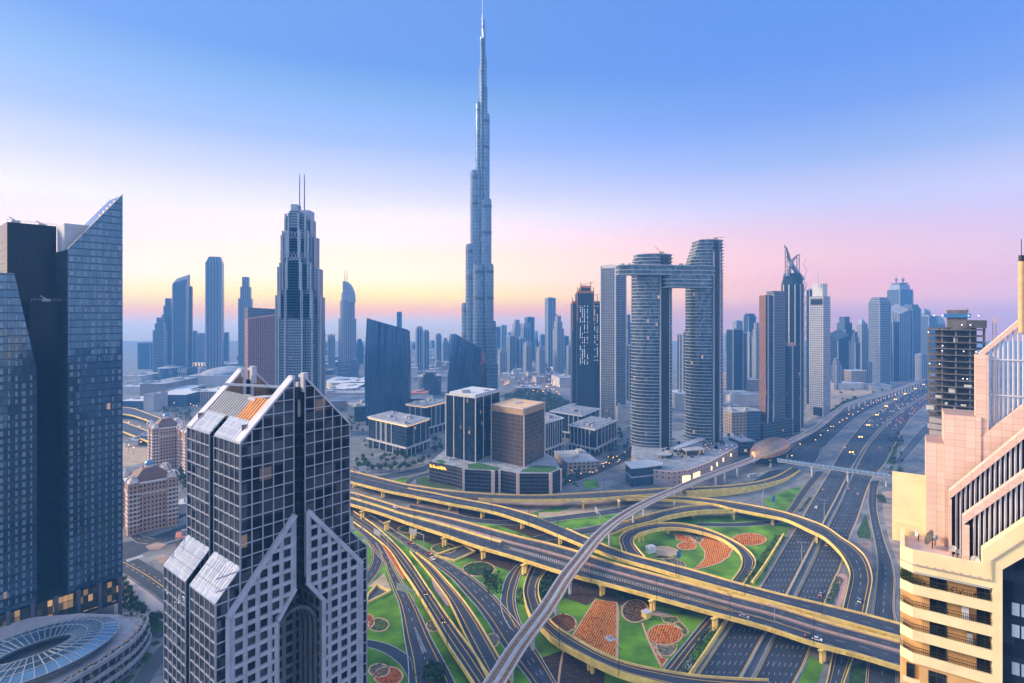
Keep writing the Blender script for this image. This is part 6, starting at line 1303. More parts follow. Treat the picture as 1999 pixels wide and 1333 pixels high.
# ---- tan residential blocks with brown roofs at the left
M_tan = facade('tan_wall', 2.6, 3.4, .55, .45, a=(.02, .03, .045), b=(.05, .065, .085), frame=(.62, .39, .28), metal=.2, rough=.15, lit=.004, fr=.8)
M_broof = mat('brown_roof', (.16, .085, .06), .7, var=.25, scale=.3); M_blu = mat('blue_dome', (.12, .28, .45), .3, .3, var=.1); M_trim = mat('white_trim', (.72, .64, .60), .7, var=.08)
def tan_block(label, px0, px1, yeave, ybase, ang):
    Y = (H * F) / (ybase - HY); k = Y / F; W_ = (px1 - px0) * k * 1.05; s_ = W_ / 1.36; z = ZY(yeave, Y); cy_ = Y + s_ * .6; cx_ = XY((px0 + px1) / 2, cy_); t = thing('arched_apartments', label, 'apartment building', (cx_, cy_, 0))
    P4 = rect(cx_, cy_, s_, s_, ang); b = MB(); b.prism(P4, 0, z, 0); w = b.build('wall', M_tan, t)
    b = MB(); b.prism(inset(P4, -1.0), z, z + 1, 0, bot=True); b.prism(inset(P4, -.5), z * .28, z * .28 + .7, 0, bot=True); b.prism(inset(P4, -.5), z - 8.5, z - 7.6, 0, bot=True); b.build('cornice', M_trim, t)
    r2 = rect(cx_, cy_, s_ * .3, s_ * .3, ang); b = MB(); b.prism(rect(cx_, cy_, s_ * .92, s_ * .92, ang), z + 1, z + 9, 0, top=r2); rf = b.build('roof', M_broof, t)
    b = MB(); b.cyl((cx_, cy_, z + 9), s_ * .10, 2.2, 12); b.build('lantern', M_trim, rf); b = MB()
    for i in range(4): a0, a1 = R(i * 22), R((i + 1) * 22); b.prism(circle(cx_, cy_, s_ * .11 * math.cos(a0), n=14), z + 11.2 + s_ * .11 * math.sin(a0), z + 11.2 + s_ * .11 * math.sin(a1), 0, top=circle(cx_, cy_, max(.05, s_ * .11 * math.cos(a1)), n=14))
    b.build('dome', M_blu, rf)
    for i in range(4):
        c = P4[i]; d = Vector((c[0] - cx_, c[1] - cy_, 0)).normalized(); p = Vector((c[0], c[1], 0)) - d * s_ * .10
        b = MB(); b.prism(rect(p.x, p.y, s_ * .24, s_ * .24, ang), 0, z + 1.5, 0); b.build('corner_bay', M_tan, t)
        b = MB(); rr = s_ * .13
        for aa in (ang, ang + math.pi / 2):   # white arched dormer over each corner bay
            e = Vector((math.cos(aa), math.sin(aa), 0)); pts = [p + d * 1.5 + e * rr * math.cos(R(q)) + Vector((0, 0, z + 1.5 + rr * 1.3 * math.sin(R(q)))) for q in range(0, 181, 20)]; [b.bar(pts[j], pts[j + 1], 1.0, 1.2) for j in range(len(pts) - 1)]
        b.prism(circle(p.x, p.y, rr * .9, n=12), z + 1.5, z + 5.5, 0, top=circle(p.x, p.y, rr * .3, n=12)); b.build('arched_dormer', M_trim, t)
        b = MB()
        for j in range(int((z - 10) / 3.4)): b.box((p.x, p.y, 7 + j * 3.4), (s_ * .27, s_ * .27, .9), ang)
        b.build('balconies', M_trim, t)
tan_block('tan apartment block with brown roof and blue dome nearest the dark winged tower', 241, 341, 946, 1042, .75)
tan_block('grey tan apartment block with brown roof behind the nearest one', 292, 356, 838, 925, .7)
tan_block('tan apartment block mostly hidden by the gabled glass tower', 352, 420, 846, 935, .75)
# ---- right of the twins: pink edged folded tower, horned tower, white grid tower
P4 = tri((1482, 775), (1495, 752), (1533, 778)); t = thing('folded_tower', 'dark folded tower with pink left side and two pale vertical strips', 'skyscraper', cen(P4)); zl, zr_ = ZY(576, 752), ZY(567, 752)
b = MB(); b.prism(P4, 0, zl, 0, z1l=[zl, zl, zl, zl]); b.build('wall', facade('folded_glass', 2.2, 3.9, .08, .22, a=(.012, .028, .045), b=(.03, .055, .08), frame=(.07, .09, .11), metal=.5, rough=.1, lit=.006), t)
q = [lerp2(P4[1], P4[2], .38), P4[2], P4[3], lerp2(P4[0], P4[3], .38)]; b = MB(); b.prism(inset(q, -.2), 0, zr_, 0); b.build('raised_half', facade('folded_grey', 3.0, 3.9, .04, .3, a=(.05, .07, .09), b=(.08, .10, .13), frame=(.13, .15, .17), metal=.4, rough=.15, lit=.004), t)
b = MB(); d_ = Vector((P4[1][0] - P4[0][0], P4[1][1] - P4[0][1], 0)).normalized() * 0; b.prism([P4[0], P4[1], lerp2(P4[1], P4[2], .03), lerp2(P4[0], P4[3], .03)], 0, zl + 1, 0); b.build('pink_side', mat('pink_side_wall', (.50, .27, .22), .8, var=.15), t)
b = MB()
for f in (.09, .37): edgestrip(b, P4[1], P4[2], f, 2.4, 30, zl + 1.5, .8)
for f, f2 in ((.06, .09), (.33, .37)):
    a, c = lerp2(P4[1], P4[2], f2), lerp2(P4[1], P4[2], f - .02); b.bar((a[0], a[1] - 1, 60), (c[0], c[1] - 1, 6), 2.4, 1.6)
b.build('pale_strip', M_slab, t)
b = MB(); b.prism(inset(P4, -9), 0, 24, 0); b.build('base_block', facade('folded_base', 4, 4, .2, .4, a=(.02, .03, .04), b=(.04, .05, .07), frame=(.10, .12, .14), lit=.03), t)
hY = 836; hk = hY / F; hx = XY(1557, hY); hcy = hY + 16; t = thing('horned_tower', 'dark round shouldered tower crowned by two curved crossing horns', 'skyscraper', (hx, hcy, 0))
M_hg = facade('horned_glass', 2.2, 3.9, .12, .2, a=(.008, .02, .035), b=(.02, .045, .07), frame=(.03, .05, .07), metal=.5, rough=.08, fr=.3)
b = MB(); z1, z2 = ZY(555, hY), ZY(532, hY); oc = circle(hx, hcy, 20 * hk, 17, n=12); b.prism(oc, 0, z1, 0); b.prism(oc, z1, z2, 0, top=circle(hx, hcy, 15 * hk, 13, n=12)); b.build('wall', M_hg, t)
b = MB(); [b.box((hx + 20 * hk * math.cos(R(a)), hcy + 17 * math.sin(R(a)), 0), (1.6, 1.6, z1), R(a)) for a in (195, 225, 255, 285, 315, 345)]; b.build('vertical_rib', M_slab, t)
b = MB(); x0, x1 = hx + 12 * hk, hx + 19 * hk
for j in range(22): z = 14 + j * 11; b.bar((x0 if j % 2 else x1, hcy - 15.5, z), (x1 if j % 2 else x0, hcy - 13, z + 11), .9)
b.build('zigzag_brace', M_slab, t)
def arc(p, n=10): return [Vector(q) for q in crom([Vector(v) for v in p], 5)]
def hz_(px, py, dy=0): return Vector((XY(px, hY), hcy + dy, ZY(py, hY)))
for pts, r0 in (([hz_(1574, 546, -6), hz_(1562, 528, -4), hz_(1553, 508), hz_(1548, 490), hz_(1541, 476)], 4.2), ([hz_(1542, 540, -8), hz_(1549, 522, -6), hz_(1556, 508, -2), hz_(1563, 500), hz_(1571, 494)], 3.6)):
    c = arc(pts); b = MB(); b.tube(c, [r0 * (1 - .8 * i / (len(c) - 1)) for i in range(len(c))], 8); b.build('horn', M_steel if False else mat('horn_metal', (.16, .19, .23), .35, .5, var=.1), t)
b = MB()
for px, yt in ((1543, 486), (1547, 480), (1566, 498), (1571, 496)): b.bar(hz_(px, 535), hz_(px, yt), .7)
for k in range(5): b.bar(hz_(1543, 530 - 9 * k), hz_(1547, 524 - 9 * k), .5); b.bar(hz_(1566, 532 - 7 * k), hz_(1571, 528 - 7 * k), .5)
b.build('crown_truss', M_dark, t)
P4 = tri((1532, 800), (1538, 792), (1562, 806)); b = MB(); b.prism(P4, 0, ZY(676, 792), 0); t = thing('glass_annex', 'lower glass slab with a pink cap in front of the horned tower', 'office tower', cen(P4)); b.build('wall', bpy.data.materials['folded_glass'], t); b = MB(); b.prism([P4[0], P4[1], lerp2(P4[1], P4[2], .6), lerp2(P4[0], P4[3], .6)], ZY(676, 792), ZY(670, 792), 0); b.build('cap', bpy.data.materials['pink_side_wall'], t); b = MB(); edgestrip(b, P4[1], P4[2], .35, 2.4, 0, ZY(676, 792), .6); b.build('pale_strip', M_slab, t)
P4 = tri((1580, 946), (1608, 928), (1621, 944)); zt = ZY(578, 928); t = thing('white_grid_tower', 'white tower of small square windows with a white block and needle on top', 'skyscraper', cen(P4))
b = MB(); b.prism(P4, 0, zt, 0); b.build('wall', facade('white_grid', 3.3, 3.7, .52, .48, a=(.02, .03, .045), b=(.04, .06, .085), frame=(.46, .46, .50), metal=.2, rough=.15, fr=.7), t)
for q_ in ((.5, 19, zt - 14, zt - 5), (.6, 14, 0, 14)): b = MB(); edgestrip(b, P4[0], P4[1], *q_, .1); b.build('dark_panel', M_slot, t)
b = MB(); q = inset(P4, 4); b.prism(q, zt, ZY(553, 928), 0); b.build('top_block', M_wst, t); b = MB(); x = XY(1597, 935); b.tube([(x, 935, ZY(560, 928)), (x, 935, ZY(530, 928))], [.9, .3], 6); b.build('needle', M_steel, t)
# ---- concrete tower under construction, near, right of the highway
cY = 330.0; ck = cY / F; cx_ = 0.0; CO = Vector((XY(1866, cY), cY, 0)); t = thing('construction_tower', 'raw concrete tower under construction with open floors and work lights', 'skyscraper', CO); cY = 0.0
ce = Vector((math.cos(R(38)), -math.sin(R(38)), 0)); cn = Vector((math.sin(R(38)), math.cos(R(38)), 0))
def turn(b): b.v = [tuple(CO + ce * v[0] + cn * v[1] + Vector((0, 0, v[2]))) for v in b.v]; return b
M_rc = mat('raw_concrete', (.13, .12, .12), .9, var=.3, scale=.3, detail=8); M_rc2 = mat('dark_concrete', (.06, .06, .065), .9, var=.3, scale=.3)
sl = [(-13.2, 2), (-8, .6), (0, 0), (8, .8), (13.2, 2.4), (13.6, 22), (-13.6, 22)]; pl_ = [(cx_ + x, cY + y) for x, y in sl]
b = MB()
for j in range(44):
    z = 4 + 3.75 * j
    if z < 164: b.prism(inset(pl_, rnd.uniform(-.5, .3)), z, z + .42, 0, bot=True)
turn(b).build('floor_slabs', M_rc, t)
b = MB(); [b.box((cx_ + x, cY + y + 1.2, 0), (.8, .8, 163)) for x, y in ((-13, 2), (-6.5, 1), (0, .6), (6.5, 1.2), (13, 2.6), (-13, 12), (13, 12))]; turn(b).build('column', M_rc, t)
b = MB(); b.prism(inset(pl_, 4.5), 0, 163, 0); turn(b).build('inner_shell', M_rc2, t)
b = MB(); b.box((cx_ + .6, cY + 9, 160), (9.6, 9, 13.5)); turn(b).build('lift_core', M_rc, t)
b = MB(); b.box((cx_ + .6, cY + 9, 169), (12.6, 11.5, 2.4)); turn(b).build('climbing_formwork', mat('blue_formwork', (.03, .13, .32), .6, var=.2), t)
b = MB()
for k in range(11): x = cx_ - 5 + rnd.uniform(0, 11); b.bar((x, cY + 4 + rnd.uniform(0, 9), 171), (x + rnd.uniform(-1, 1), cY + 6, 172.5 + rnd.uniform(.5, 2.8)), .35)
turn(b).build('scaffold', M_terra, t)
b = MB()
for k in range(26): j = rnd.randrange(2, 41); x = rnd.uniform(-13, 9); b.box((cx_ + x, cY + 1.6 + abs(x) * .08, 4.5 + 3.75 * j), (rnd.uniform(1, 4), .25, rnd.uniform(1, 3)))
turn(b).build('site_screen', M_wst, t)
b = MB()
for j in (22, 23, 24, 25, 26, 27, 14, 15, 16): b.box((cx_ - 8.6, cY + 1.3, 4.4 + 3.75 * j), (8.2, .3, 3.1))
turn(b).build('wall_panel', mat('pale_block_wall', (.40, .33, .30), .9, var=.2), t)
b = MB()
for k in range(17): b.box((cx_ + rnd.uniform(-13, 12), cY + .5, rnd.choice((160, 164.5, 152, 149, 170, 170, 141, 133))), (.5, .4, .5))
turn(b).build('work_light', M_wl, t)
b = MB(); b.box((cx_ + 9.5, cY + 5, 163), (9, 8, 4.5)); turn(b).build('formwork', M_rc2, t)
b = MB(); x = cx_ + 17.5
for dx in (-.8, .8): b.bar((x + dx, cY + 6, 0), (x + dx, cY + 6, 169), .3)
for j in range(56): b.bar((x - .8, cY + 6, 3 * j), (x + .8, cY + 6, 3 * j + 3), .2)
turn(b).build('hoist_mast', M_terra, t)
# ---- golden metro station and footbridge
M_gold = mat('gold_shell', (.52, .30, .16), .32, .75, var=.18, scale=.3)
sc = mp[min(range(200), key=lambda i: abs(mp[i].y - G(1500, 880, 12).y))]; i_ = min(range(200), key=lambda i: (mp[i] - sc).length); dr = (mp[i_ + 3] - mp[i_ - 3]); dr.z = 0; dr.normalize(); nr = Vector((dr.y, -dr.x, 0)); t = thing('metro_station', 'golden shell shaped metro station beside the highway', 'station', (sc.x, sc.y, 0))
b = MB(); n1, n2 = 18, 12; g2_ = []
for i in range(n1 + 1):
    a = -1 + 2 * i / n1; wv = 15 * math.sqrt(max(0, 1 - abs(a) ** 2.2)); hh = 13.5 * math.sqrt(max(0, 1 - abs(a) ** 2.4)); g2_.append([sc + dr * a * 46 + nr * wv * math.cos(math.pi * j / n2) * 1.05 + Vector((0, 0, 11 - sc.z + sc.z * 0 + hh * math.sin(math.pi * j / n2) ** .8 + (sc.z - 11) )) for j in range(n2 + 1)])
for i in range(n1):
    for j in range(n2): b.face([g2_[i][j], g2_[i][j + 1], g2_[i + 1][j + 1], g2_[i + 1][j]])
b.build('shell', M_gold, t, smooth=False)
b = MB()
for k in range(34): i = rnd.randrange(3, n1 - 3); j = rnd.randrange(7, n2 - 1) if k % 2 else rnd.randrange(2, n2 - 1); p = (g2_[i][j] + g2_[i + 1][j + 1]) * .5; o = (p - sc).normalized() * .15; e1 = (g2_[i + 1][j] - g2_[i][j]).normalized() * .7; e2 = (g2_[i][j + 1] - g2_[i][j]).normalized() * .5; b.face([p + o - e1 - e2, p + o + e1 - e2, p + o + e1 + e2, p + o - e1 + e2])
b.build('shell_window', M_slot, t)
b = MB(); q = [sc + dr * s * 34 + nr * o * 12 for s, o in ((-1, -1), (1, -1), (1, 1), (-1, 1))]; b.prism([(p.x, p.y) for p in q], 7, sc.z - 1.9, 0, bot=True); b.build('concourse', M_blk, t)
b = MB(); [b.cyl((p.x, p.y, 0), 1.2, 8, 8) for p in [sc + dr * s * 26 + nr * o * 9 for s in (-1, 0, 1) for o in (-1, 1)]]; b.build('column', M_vpier, t)
a, c = G(1518, 899, 11), G(1800, 940, 11); t = thing('footbridge', 'long enclosed grey footbridge crossing the highway', 'footbridge', ((a.x + c.x) / 2, (a.y + c.y) / 2, 0)); fb = resample([a, c], 30)
b = MB(); b.sweep(fb, [(2.6 * math.cos(R(q)), 2.2 * math.sin(R(q)) + .6) for q in range(200, -21, -20)]); b.build('tube', mat('footbridge_skin', (.17, .23, .30), .35, .5, var=.12, scale=.3), t)
b = MB(); [b.sweep([fb[i], fb[i].lerp(fb[i + 1], .12)], [(2.75 * math.cos(R(q)), 2.35 * math.sin(R(q)) + .6) for q in range(200, -21, -20)]) for i in range(29)]; b.build('tube_rib', M_conc, t)
b = MB(); b.sweep(fb, [(-2.4, -.9), (-2.4, .3), (2.4, .3), (2.4, -.9)]); b.build('bridge_deck', M_conc, t)
for px, py in ((1585, 930), (1655, 941), (1730, 950)): b = MB(); p = G(px, py); b.cyl((p.x, p.y, 0), .8, 8, 8, r2=.8); b.cyl((p.x, p.y, 8), .8, 2.2, 8, r2=2.2); b.build('column', M_vpier, t)
# ================================================================ far towers
FM = {'b': facade('far_blue', 3.2, 3.9, .22, .22, a=(.03, .05, .08), b=(.06, .09, .13), frame=(.13, .16, .20), metal=.5, rough=.12, fr=.5),
      'p': facade('far_pale', 5.0, 3.8, .45, .30, a=(.03, .05, .07), b=(.06, .08, .11), frame=(.34, .34, .37), metal=.3, rough=.15, fr=.6),
      'd': facade('far_dark', 2.8, 4.0, .12, .22, a=(.012, .025, .04), b=(.03, .05, .075), frame=(.05, .07, .09), metal=.5, rough=.1, fr=.4),
      's': facade('far_striped', 7.0, 3.9, .38, .08, a=(.03, .05, .08), b=(.05, .08, .11), frame=(.30, .31, .35), metal=.4, rough=.12, fr=.5),
      'h': facade('far_banded', 9.0, 4.0, .06, .45, a=(.02, .04, .065), b=(.05, .08, .11), frame=(.26, .28, .32), metal=.4, rough=.12, fr=.5)}
M_far = mat('far_crown', (.26, .28, .33), .6, .1, var=.12)
def far(label, x0, x1, yt, Y, mk='b', crown='f', ang=None, group=None, name='distant_tower', depth=1.0):
    w = (x1 - x0) * Y / F; a = rnd.uniform(.25, .75) if ang is None else ang; s = w / (math.cos(a) + depth * math.sin(a)); y = Y + w * .5; x = XY((x0 + x1) / 2, y); z = ZY(yt, Y); t = thing(name, label, 'skyscraper', (x, y, 0), group); m = FM[mk]
    def R4(k): return rect(x, y, s * k, s * depth * k, a)
    b = MB()
    ch_ = {'f': 3, 's': z * .22, 'p': w * .9, 'c': w * .55, 'l': w * .8, 'm': w * .5, 'k': w * .7, 'd': w * .9, 't': w * .35}[crown]
    zs = z - ch_; b.prism(R4(1), 0, zs, 0); sh = b.build('shaft', m, t)
    b = MB()
    if crown == 'f': b.prism(R4(.96), zs, zs + 1, 0); b.prism(R4(.45), zs + 1, z, 0)
    elif crown == 's': b.prism(R4(.8), zs, zs + ch_ * .55, 0); b.prism(R4(.55), zs + ch_ * .55, z, 0)
    elif crown == 'p': b.prism(R4(.92), zs, zs + ch_ * .3, 0); b.prism(R4(.8), zs + ch_ * .3, z, 0, top=R4(.06))
    elif crown == 'c':
        b.prism(R4(.7), zs, z - ch_ * .3, 0)
        for q in R4(.86): b.box((q[0], q[1], zs), (w * .1, w * .1, ch_ * .9), a)
        b.prism(R4(.3), z - ch_ * .3, z, 0)
    elif crown == 'l': b.prism(R4(1), zs, 0, 0, z1l=[zs + ch_ * .15, zs + ch_ * .5, z, zs + ch_ * .6])
    elif crown == 'm':
        b.prism(R4(.82), zs, zs + ch_ * .55, 0)
        b.prism(R4(.55), zs + ch_ * .55, zs + ch_ * .8, 0, top=R4(.75))
    elif crown == 'k': b.prism(R4(.7), zs, zs + ch_ * .4, 0, top=R4(.3)); b.tube([(x, y, zs + ch_ * .4), (x, y, z)], [w * .06, w * .015], 6)
    elif crown == 'd':
        for i in range(6): b.prism(R4(1 - .0 if i == 0 else math.cos(R(15 * i))), zs + ch_ * math.sin(R(15 * i)), zs + ch_ * math.sin(R(15 * (i + 1))), 0, top=R4(max(.1, math.cos(R(15 * (i + 1))))))
    elif crown == 't': b.prism(R4(1.0), zs, z, 0, top=R4(.72))
    cr = b.build('crown', m if crown in 'lst' else M_far, t)
    if crown == 'm':
        for e in (-.2, .2): b = MB(); X_ = x + w * e; b.tube([(X_, y, zs + ch_ * .8), (X_, y, zs + ch_ * .8 + w * .25), (X_, y, zs + ch_ * .8 + w * .27), (X_, y, z + w * .35)], [w * .03, w * .09, w * .02, w * .01], 6); b.build('mast', M_far, t)
    b = MB()
    for q in R4(1.0)[:2] + R4(.5)[:2]: b.box((q[0], q[1] - .3, 0), (w * .05 + .6, 1.4, zs + 2), a)
    b.build('pier', M_far, t)
    return t
TL = [
 # left of the stepped tower
 ('plain grey slab block, leftmost of the hazy far towers', 275, 300, 668, 1700, 'b', 'f', .1), ('low striped tower with stepped top beside the plain grey slab', 301, 325, 620, 1500, 'h', 's', .3), ('rounded blue tower behind the low striped one', 318, 340, 582, 1560, 'b', 's', .3),
 ('tall grey blue tower with slanted top, left of the dark straight one', 340, 369, 533, 1450, 'b', 'l', .25), ('slim slab pressed to the right side of the slant topped tower', 366, 376, 558, 1490, 'p', 'f', .3), ('tall straight blue tower with ribbed crown standing alone', 403, 437, 500, 1400, 's', 't', .3),
 ('pale tower with stepped shoulder behind the red brown block', 466, 494, 540, 1500, 'p', 's', .3), ('squat hazy block right of the slant topped tower', 376, 385, 645, 1800, 'b', 'f', .2), ('wide squat hazy block left of the straight blue tower', 385, 402, 650, 1850, 'p', 'f', .2), ('squat hazy block right of the straight blue tower', 438, 447, 648, 1800, 'b', 'f', .2),
 # between stepped tower and curved tower
 ('hazy striped tower just right of the stepped tower', 624, 636, 645, 1500, 's', 'c', .4), ('pale hazy tower left of the sail topped tower', 638, 655, 652, 1600, 'p', 'c', .4), ('faint hazy tower right of the sail topped tower', 692, 711, 662, 1700, 'b', 's', .4),
 ('dark slim tower with notched top above the curved glass tower', 775, 785, 608, 2200, 'd', 'f', .1), ('twin hazy tower with curved top, taller of the pair', 810, 826, 637, 1700, 's', 't', .4), ('twin hazy tower with curved top, shorter of the pair', 825, 838, 644, 1720, 's', 't', .4),
 ('pointed hazy tower left of the leaning curved tower', 849, 862, 651, 1800, 's', 't', .4), ('faint block behind the pointed hazy tower', 861, 877, 660, 1850, 'p', 's', .4), ('faint tower partly behind the leaning curved tower', 876, 892, 652, 1850, 'b', 't', .4),
 # right of the spire tower
 ('pale framed tower just right of the spire tower', 976, 989, 634, 2100, 'p', 'f', .3), ('slim tower touching the foot of the spire tower', 966, 977, 637, 1900, 'b', 'f', .3), ('short round topped tower right of the spire tower base', 971, 989, 679, 1550, 'p', 'c', .4),
 ('dark striped flat tower right of the short round topped one', 988, 1007, 655, 1600, 's', 'f', .5), ('tall stepped hazy tower with boxy top', 998, 1019, 624, 1900, 'p', 's', .4), ('hazy tower with light cap, tallest of the middle cluster', 1024, 1043, 618, 2000, 'd', 'f', .3), ('ribbed tower in front of the light capped one', 1016, 1035, 629, 1800, 's', 'c', .4),
 ('crowned slim tower in the middle cluster', 1009, 1025, 651, 1600, 's', 'k', .5), ('crowned pale slim tower in front of the middle cluster', 1021, 1038, 667, 1500, 'p', 'c', .5), ('low pale twin crowned tower', 1046, 1064, 675, 1460, 'p', 'c', .5), ('very tall ribbed hazy tower with flat dark cap', 1064, 1084, 580, 1700, 's', 'f', .35),
 ('shoulder wing of the very tall ribbed hazy tower', 1080, 1087, 612, 1710, 's', 'f', .3), ('stepped crown hazy tower with pointed lantern', 1079, 1100, 616, 1500, 'p', 's', .5), ('crowned pale tower left of the unfinished tower', 1106, 1117, 673, 1550, 'p', 'c', .4), ('faint slab behind the stepped crown tower', 1098, 1110, 655, 1700, 'b', 'f', .3), ('small faint tower at the middle cluster edge', 1043, 1052, 660, 1900, 'b', 's', .3),
 ('low faint tower behind the middle cluster', 1053, 1064, 652, 2200, 'b', 'f', .3),
 # behind and between the slabbed towers
 ('blue tower with stepped top seen between the slim tower and the slabbed twins', 1221, 1233, 614, 1300, 'b', 's', .3), ('pale fluted tower seen through the gap of the twins', 1323, 1344, 650, 1050, 's', 'f', .5), ('dark stepped tower seen through the gap of the twins', 1337, 1349, 612, 1250, 'd', 's', .3), ('low dark block seen left of the twins', 1223, 1239, 672, 1100, 'd', 'f', .3),
 # right group
 ('broad dark blue block right of the slabbed twins', 1421, 1447, 641, 1150, 'd', 'f', .25), ('narrow blue block beside the broad dark blue one', 1445, 1456, 648, 1180, 'b', 'f', .2), ('white topped far tower above the broad blue block', 1432, 1447, 625, 1700, 'p', 'f', .2), ('dark far tower with clipped corners', 1454, 1473, 612, 1600, 'd', 't', .2), ('pale stair stepped far tower', 1457, 1470, 648, 1300, 'p', 's', .3), ('pale slim far tower touching the folded tower', 1469, 1484, 630, 1280, 'p', 's', .3), ('blue slab peeping between folded and horned towers', 1529, 1538, 585, 1100, 'b', 'f', .2),
 ('dark slab behind the white grid tower', 1576, 1586, 563, 1050, 'd', 'f', .2), ('wide dark slanting block right of the white grid tower', 1622, 1652, 643, 1300, 'd', 'l', .2), ('dark block with red aviation lights behind the slanting one', 1634, 1663, 618, 1450, 'b', 's', .3), ('half built needle frame tower', 1662, 1676, 648, 1400, 'b', 's', .3), ('thin leaning wedge tower', 1675, 1690, 621, 1420, 'p', 'p', .2), ('slim blue slab left of the hexagon topped tower', 1692, 1703, 640, 1500, 'd', 'f', .2),
 ('blue grid tower with white bands and chamfered top', 1701, 1732, 580, 1325, 'h', 't', .25), ('dark tower left of the rounded shoulder tower', 1731, 1752, 626, 1400, 'd', 'f', .3), ('pale tower with one rounded shoulder', 1737, 1769, 592, 1420, 's', 'l', .3), ('blue tower right of the rounded shoulder one', 1765, 1792, 594, 1450, 'b', 't', .3), ('tall blue tower with twin ball spires', 1739, 1773, 548, 1750, 'b', 'm', .2), ('plain blue wing beside the twin spire tower', 1770, 1780, 568, 1780, 'b', 'f', .2),
 ('open topped far tower at the right', 1796, 1812, 602, 1700, 'p', 'c', .2), ('flat topped blue far tower at the right', 1803, 1822, 615, 1600, 'b', 'f', .2), ('hazy curved top tower beside the concrete one', 1821, 1840, 616, 1700, 'b', 'd', .2), ('low hazy block behind the concrete construction tower', 1790, 1806, 690, 1350, 'p', 'f', .2), ('low hazy annex right of the white grid tower', 1625, 1640, 700, 1250, 'p', 's', .3), ('low hazy block beside the wedge tower', 1690, 1700, 705, 1300, 'p', 'f', .2)]
for q in TL: far(*q[:7], ang=q[7])
# faint farthest skyline on the horizon
far_x = [(628, 640, 668), (700, 712, 676), (803, 811, 668), (839, 848, 664), (990, 1000, 648), (1087, 1096, 641), (1044, 1050, 645), (1410, 1424, 650), (1473, 1482, 660), (1640, 1650, 672), (1664, 1672, 690), (1782, 1790, 640), (1838, 1848, 650), (1005, 1014, 642), (1098, 1106, 668), (893, 900, 664)]
for i, (a, c, y) in enumerate(far_x): far('faint grey tower on the farthest hazy skyline', a, c, y, 2500 + 60 * (i % 7), 'bpd'[i % 3], 'fsct'[i % 4], group='faint towers on the farthest skyline')
# sail topped tower with curved podium
sY = 1480.0; sk = sY / F; t = thing('sail_tower', 'pale tower with quarter circle sail top and two masts', 'skyscraper', (XY(673, sY), sY, 0)); sx = XY(673, sY)
b = MB()
for hw, yt, mk in ((17.5, 622, 0), (14.5, 586, 0), (12, 571, 0)): b.prism(circle(sx, sY + 24, hw * sk, hw * sk * .9, n=16), 0, ZY(yt, sY), 0)
b.build('shaft', FM['p'], t)
b = MB(); pr = [(-6, 571)] + [(-6 + 20 * math.sin(R(a)), 548 + 0 + 37 * (1 - math.cos(R(a)))) for a in range(0, 91, 15)] + [(14, 590), (-6, 590)]
f0 = [(sx + x * sk, sY + 8, ZY(y, sY)) for x, y in pr]; f1 = [(sx + x * sk, sY + 36, ZY(y, sY)) for x, y in pr]; b.face(f0[::-1]); b.face(f1)
for i in range(len(pr)): j = (i + 1) % len(pr); b.face([f0[i], f0[j], f1[j], f1[i]])
b.build('sail', M_far, t)
for px in (668.8, 673): b = MB(); x = XY(px, sY); b.tube([(x, sY + 20, ZY(560, sY)), (x, sY + 20, ZY(526, sY))], [1.1, .6], 6); b.build('mast', M_dark, t)
b = MB()
for i in range(7): b.prism(circle(sx, sY + 30, (21 + .5 * i * 0) * sk, n=24), i * 6, i * 6 + 3.6, 0)
b.prism(circle(sx, sY + 30, 20 * sk, n=24), 0, 44, 0); b.build('round_podium', FM['h'], t)
# ================================================================ low city between
M_l1 = facade('low_tan', 5, 4, .5, .5, a=(.03, .04, .06), b=(.06, .07, .09), frame=(.42, .33, .27), metal=.1, rough=.2, fr=.8, lit=.01); M_l2 = facade('low_blue', 4, 4, .12, .3, a=(.02, .04, .07), b=(.05, .08, .12), frame=(.14, .18, .23), metal=.4, rough=.1, lit=.01)
M_l3 = mat('pale_low_wall', (.52, .47, .44), .85, var=.15, scale=.05); M_rfw = mat('bright_roof', (.60, .59, .60), .7, var=.2, scale=.02); M_rfg = mat('grey_flat_roof', (.30, .31, .34), .85, var=.35, scale=.05, detail=8)
LM = {'t': M_l1, 'b': M_l2, 'p': M_l3}
def low(label, x0, x1, yt, yb, dep, mk='p', roof=None, ang=0.0, shape='box', cat='low building', group=None):
    Y = H * F / (yb - HY); k = Y / F; w = (x1 - x0) * k; x = XY((x0 + x1) / 2, Y); z = ZY(yt, Y); y = Y + dep / 2; t = thing('low_building', label, cat, (x, y, 0), group)
    P4 = circle(x, y, w / 2, dep / 2, n=24) if shape == 'round' else rect(x, y, w, dep, ang)
    b = MB(); b.prism(P4, 0, z, 0, cap=-1); b.build('wall', LM[mk], t)
    b = MB(); b.prism(inset(P4, -.8), z, z + 1.0, 0, bot=True)
    if shape == 'dome':
        for i in range(5): b.prism(circle(x, y, w * .46 * math.cos(R(18 * i)), dep * .46 * math.cos(R(18 * i)), n=20), z + 1 + w * .12 * math.sin(R(18 * i)), z + 1 + w * .12 * math.sin(R(18 * i + 18)), 0, top=circle(x, y, w * .46 * max(.05, math.cos(R(18 * i + 18))), dep * .46 * max(.05, math.cos(R(18 * i + 18))), n=20))
    b.build('roof', roof or M_rfg, t)
    b = MB(); q = inset(P4, min(w, dep) * .2)
    for j in range(3): a_ = lerp2(q[0], q[len(q) // 2], rnd.random()); b.box((a_[0], a_[1], z + 1), (w * rnd.uniform(.06, .2), dep * rnd.uniform(.1, .25), rnd.uniform(1.5, 4)), ang)
    if shape != 'dome': b.build('roof_plant', M_conc, t)
    return t
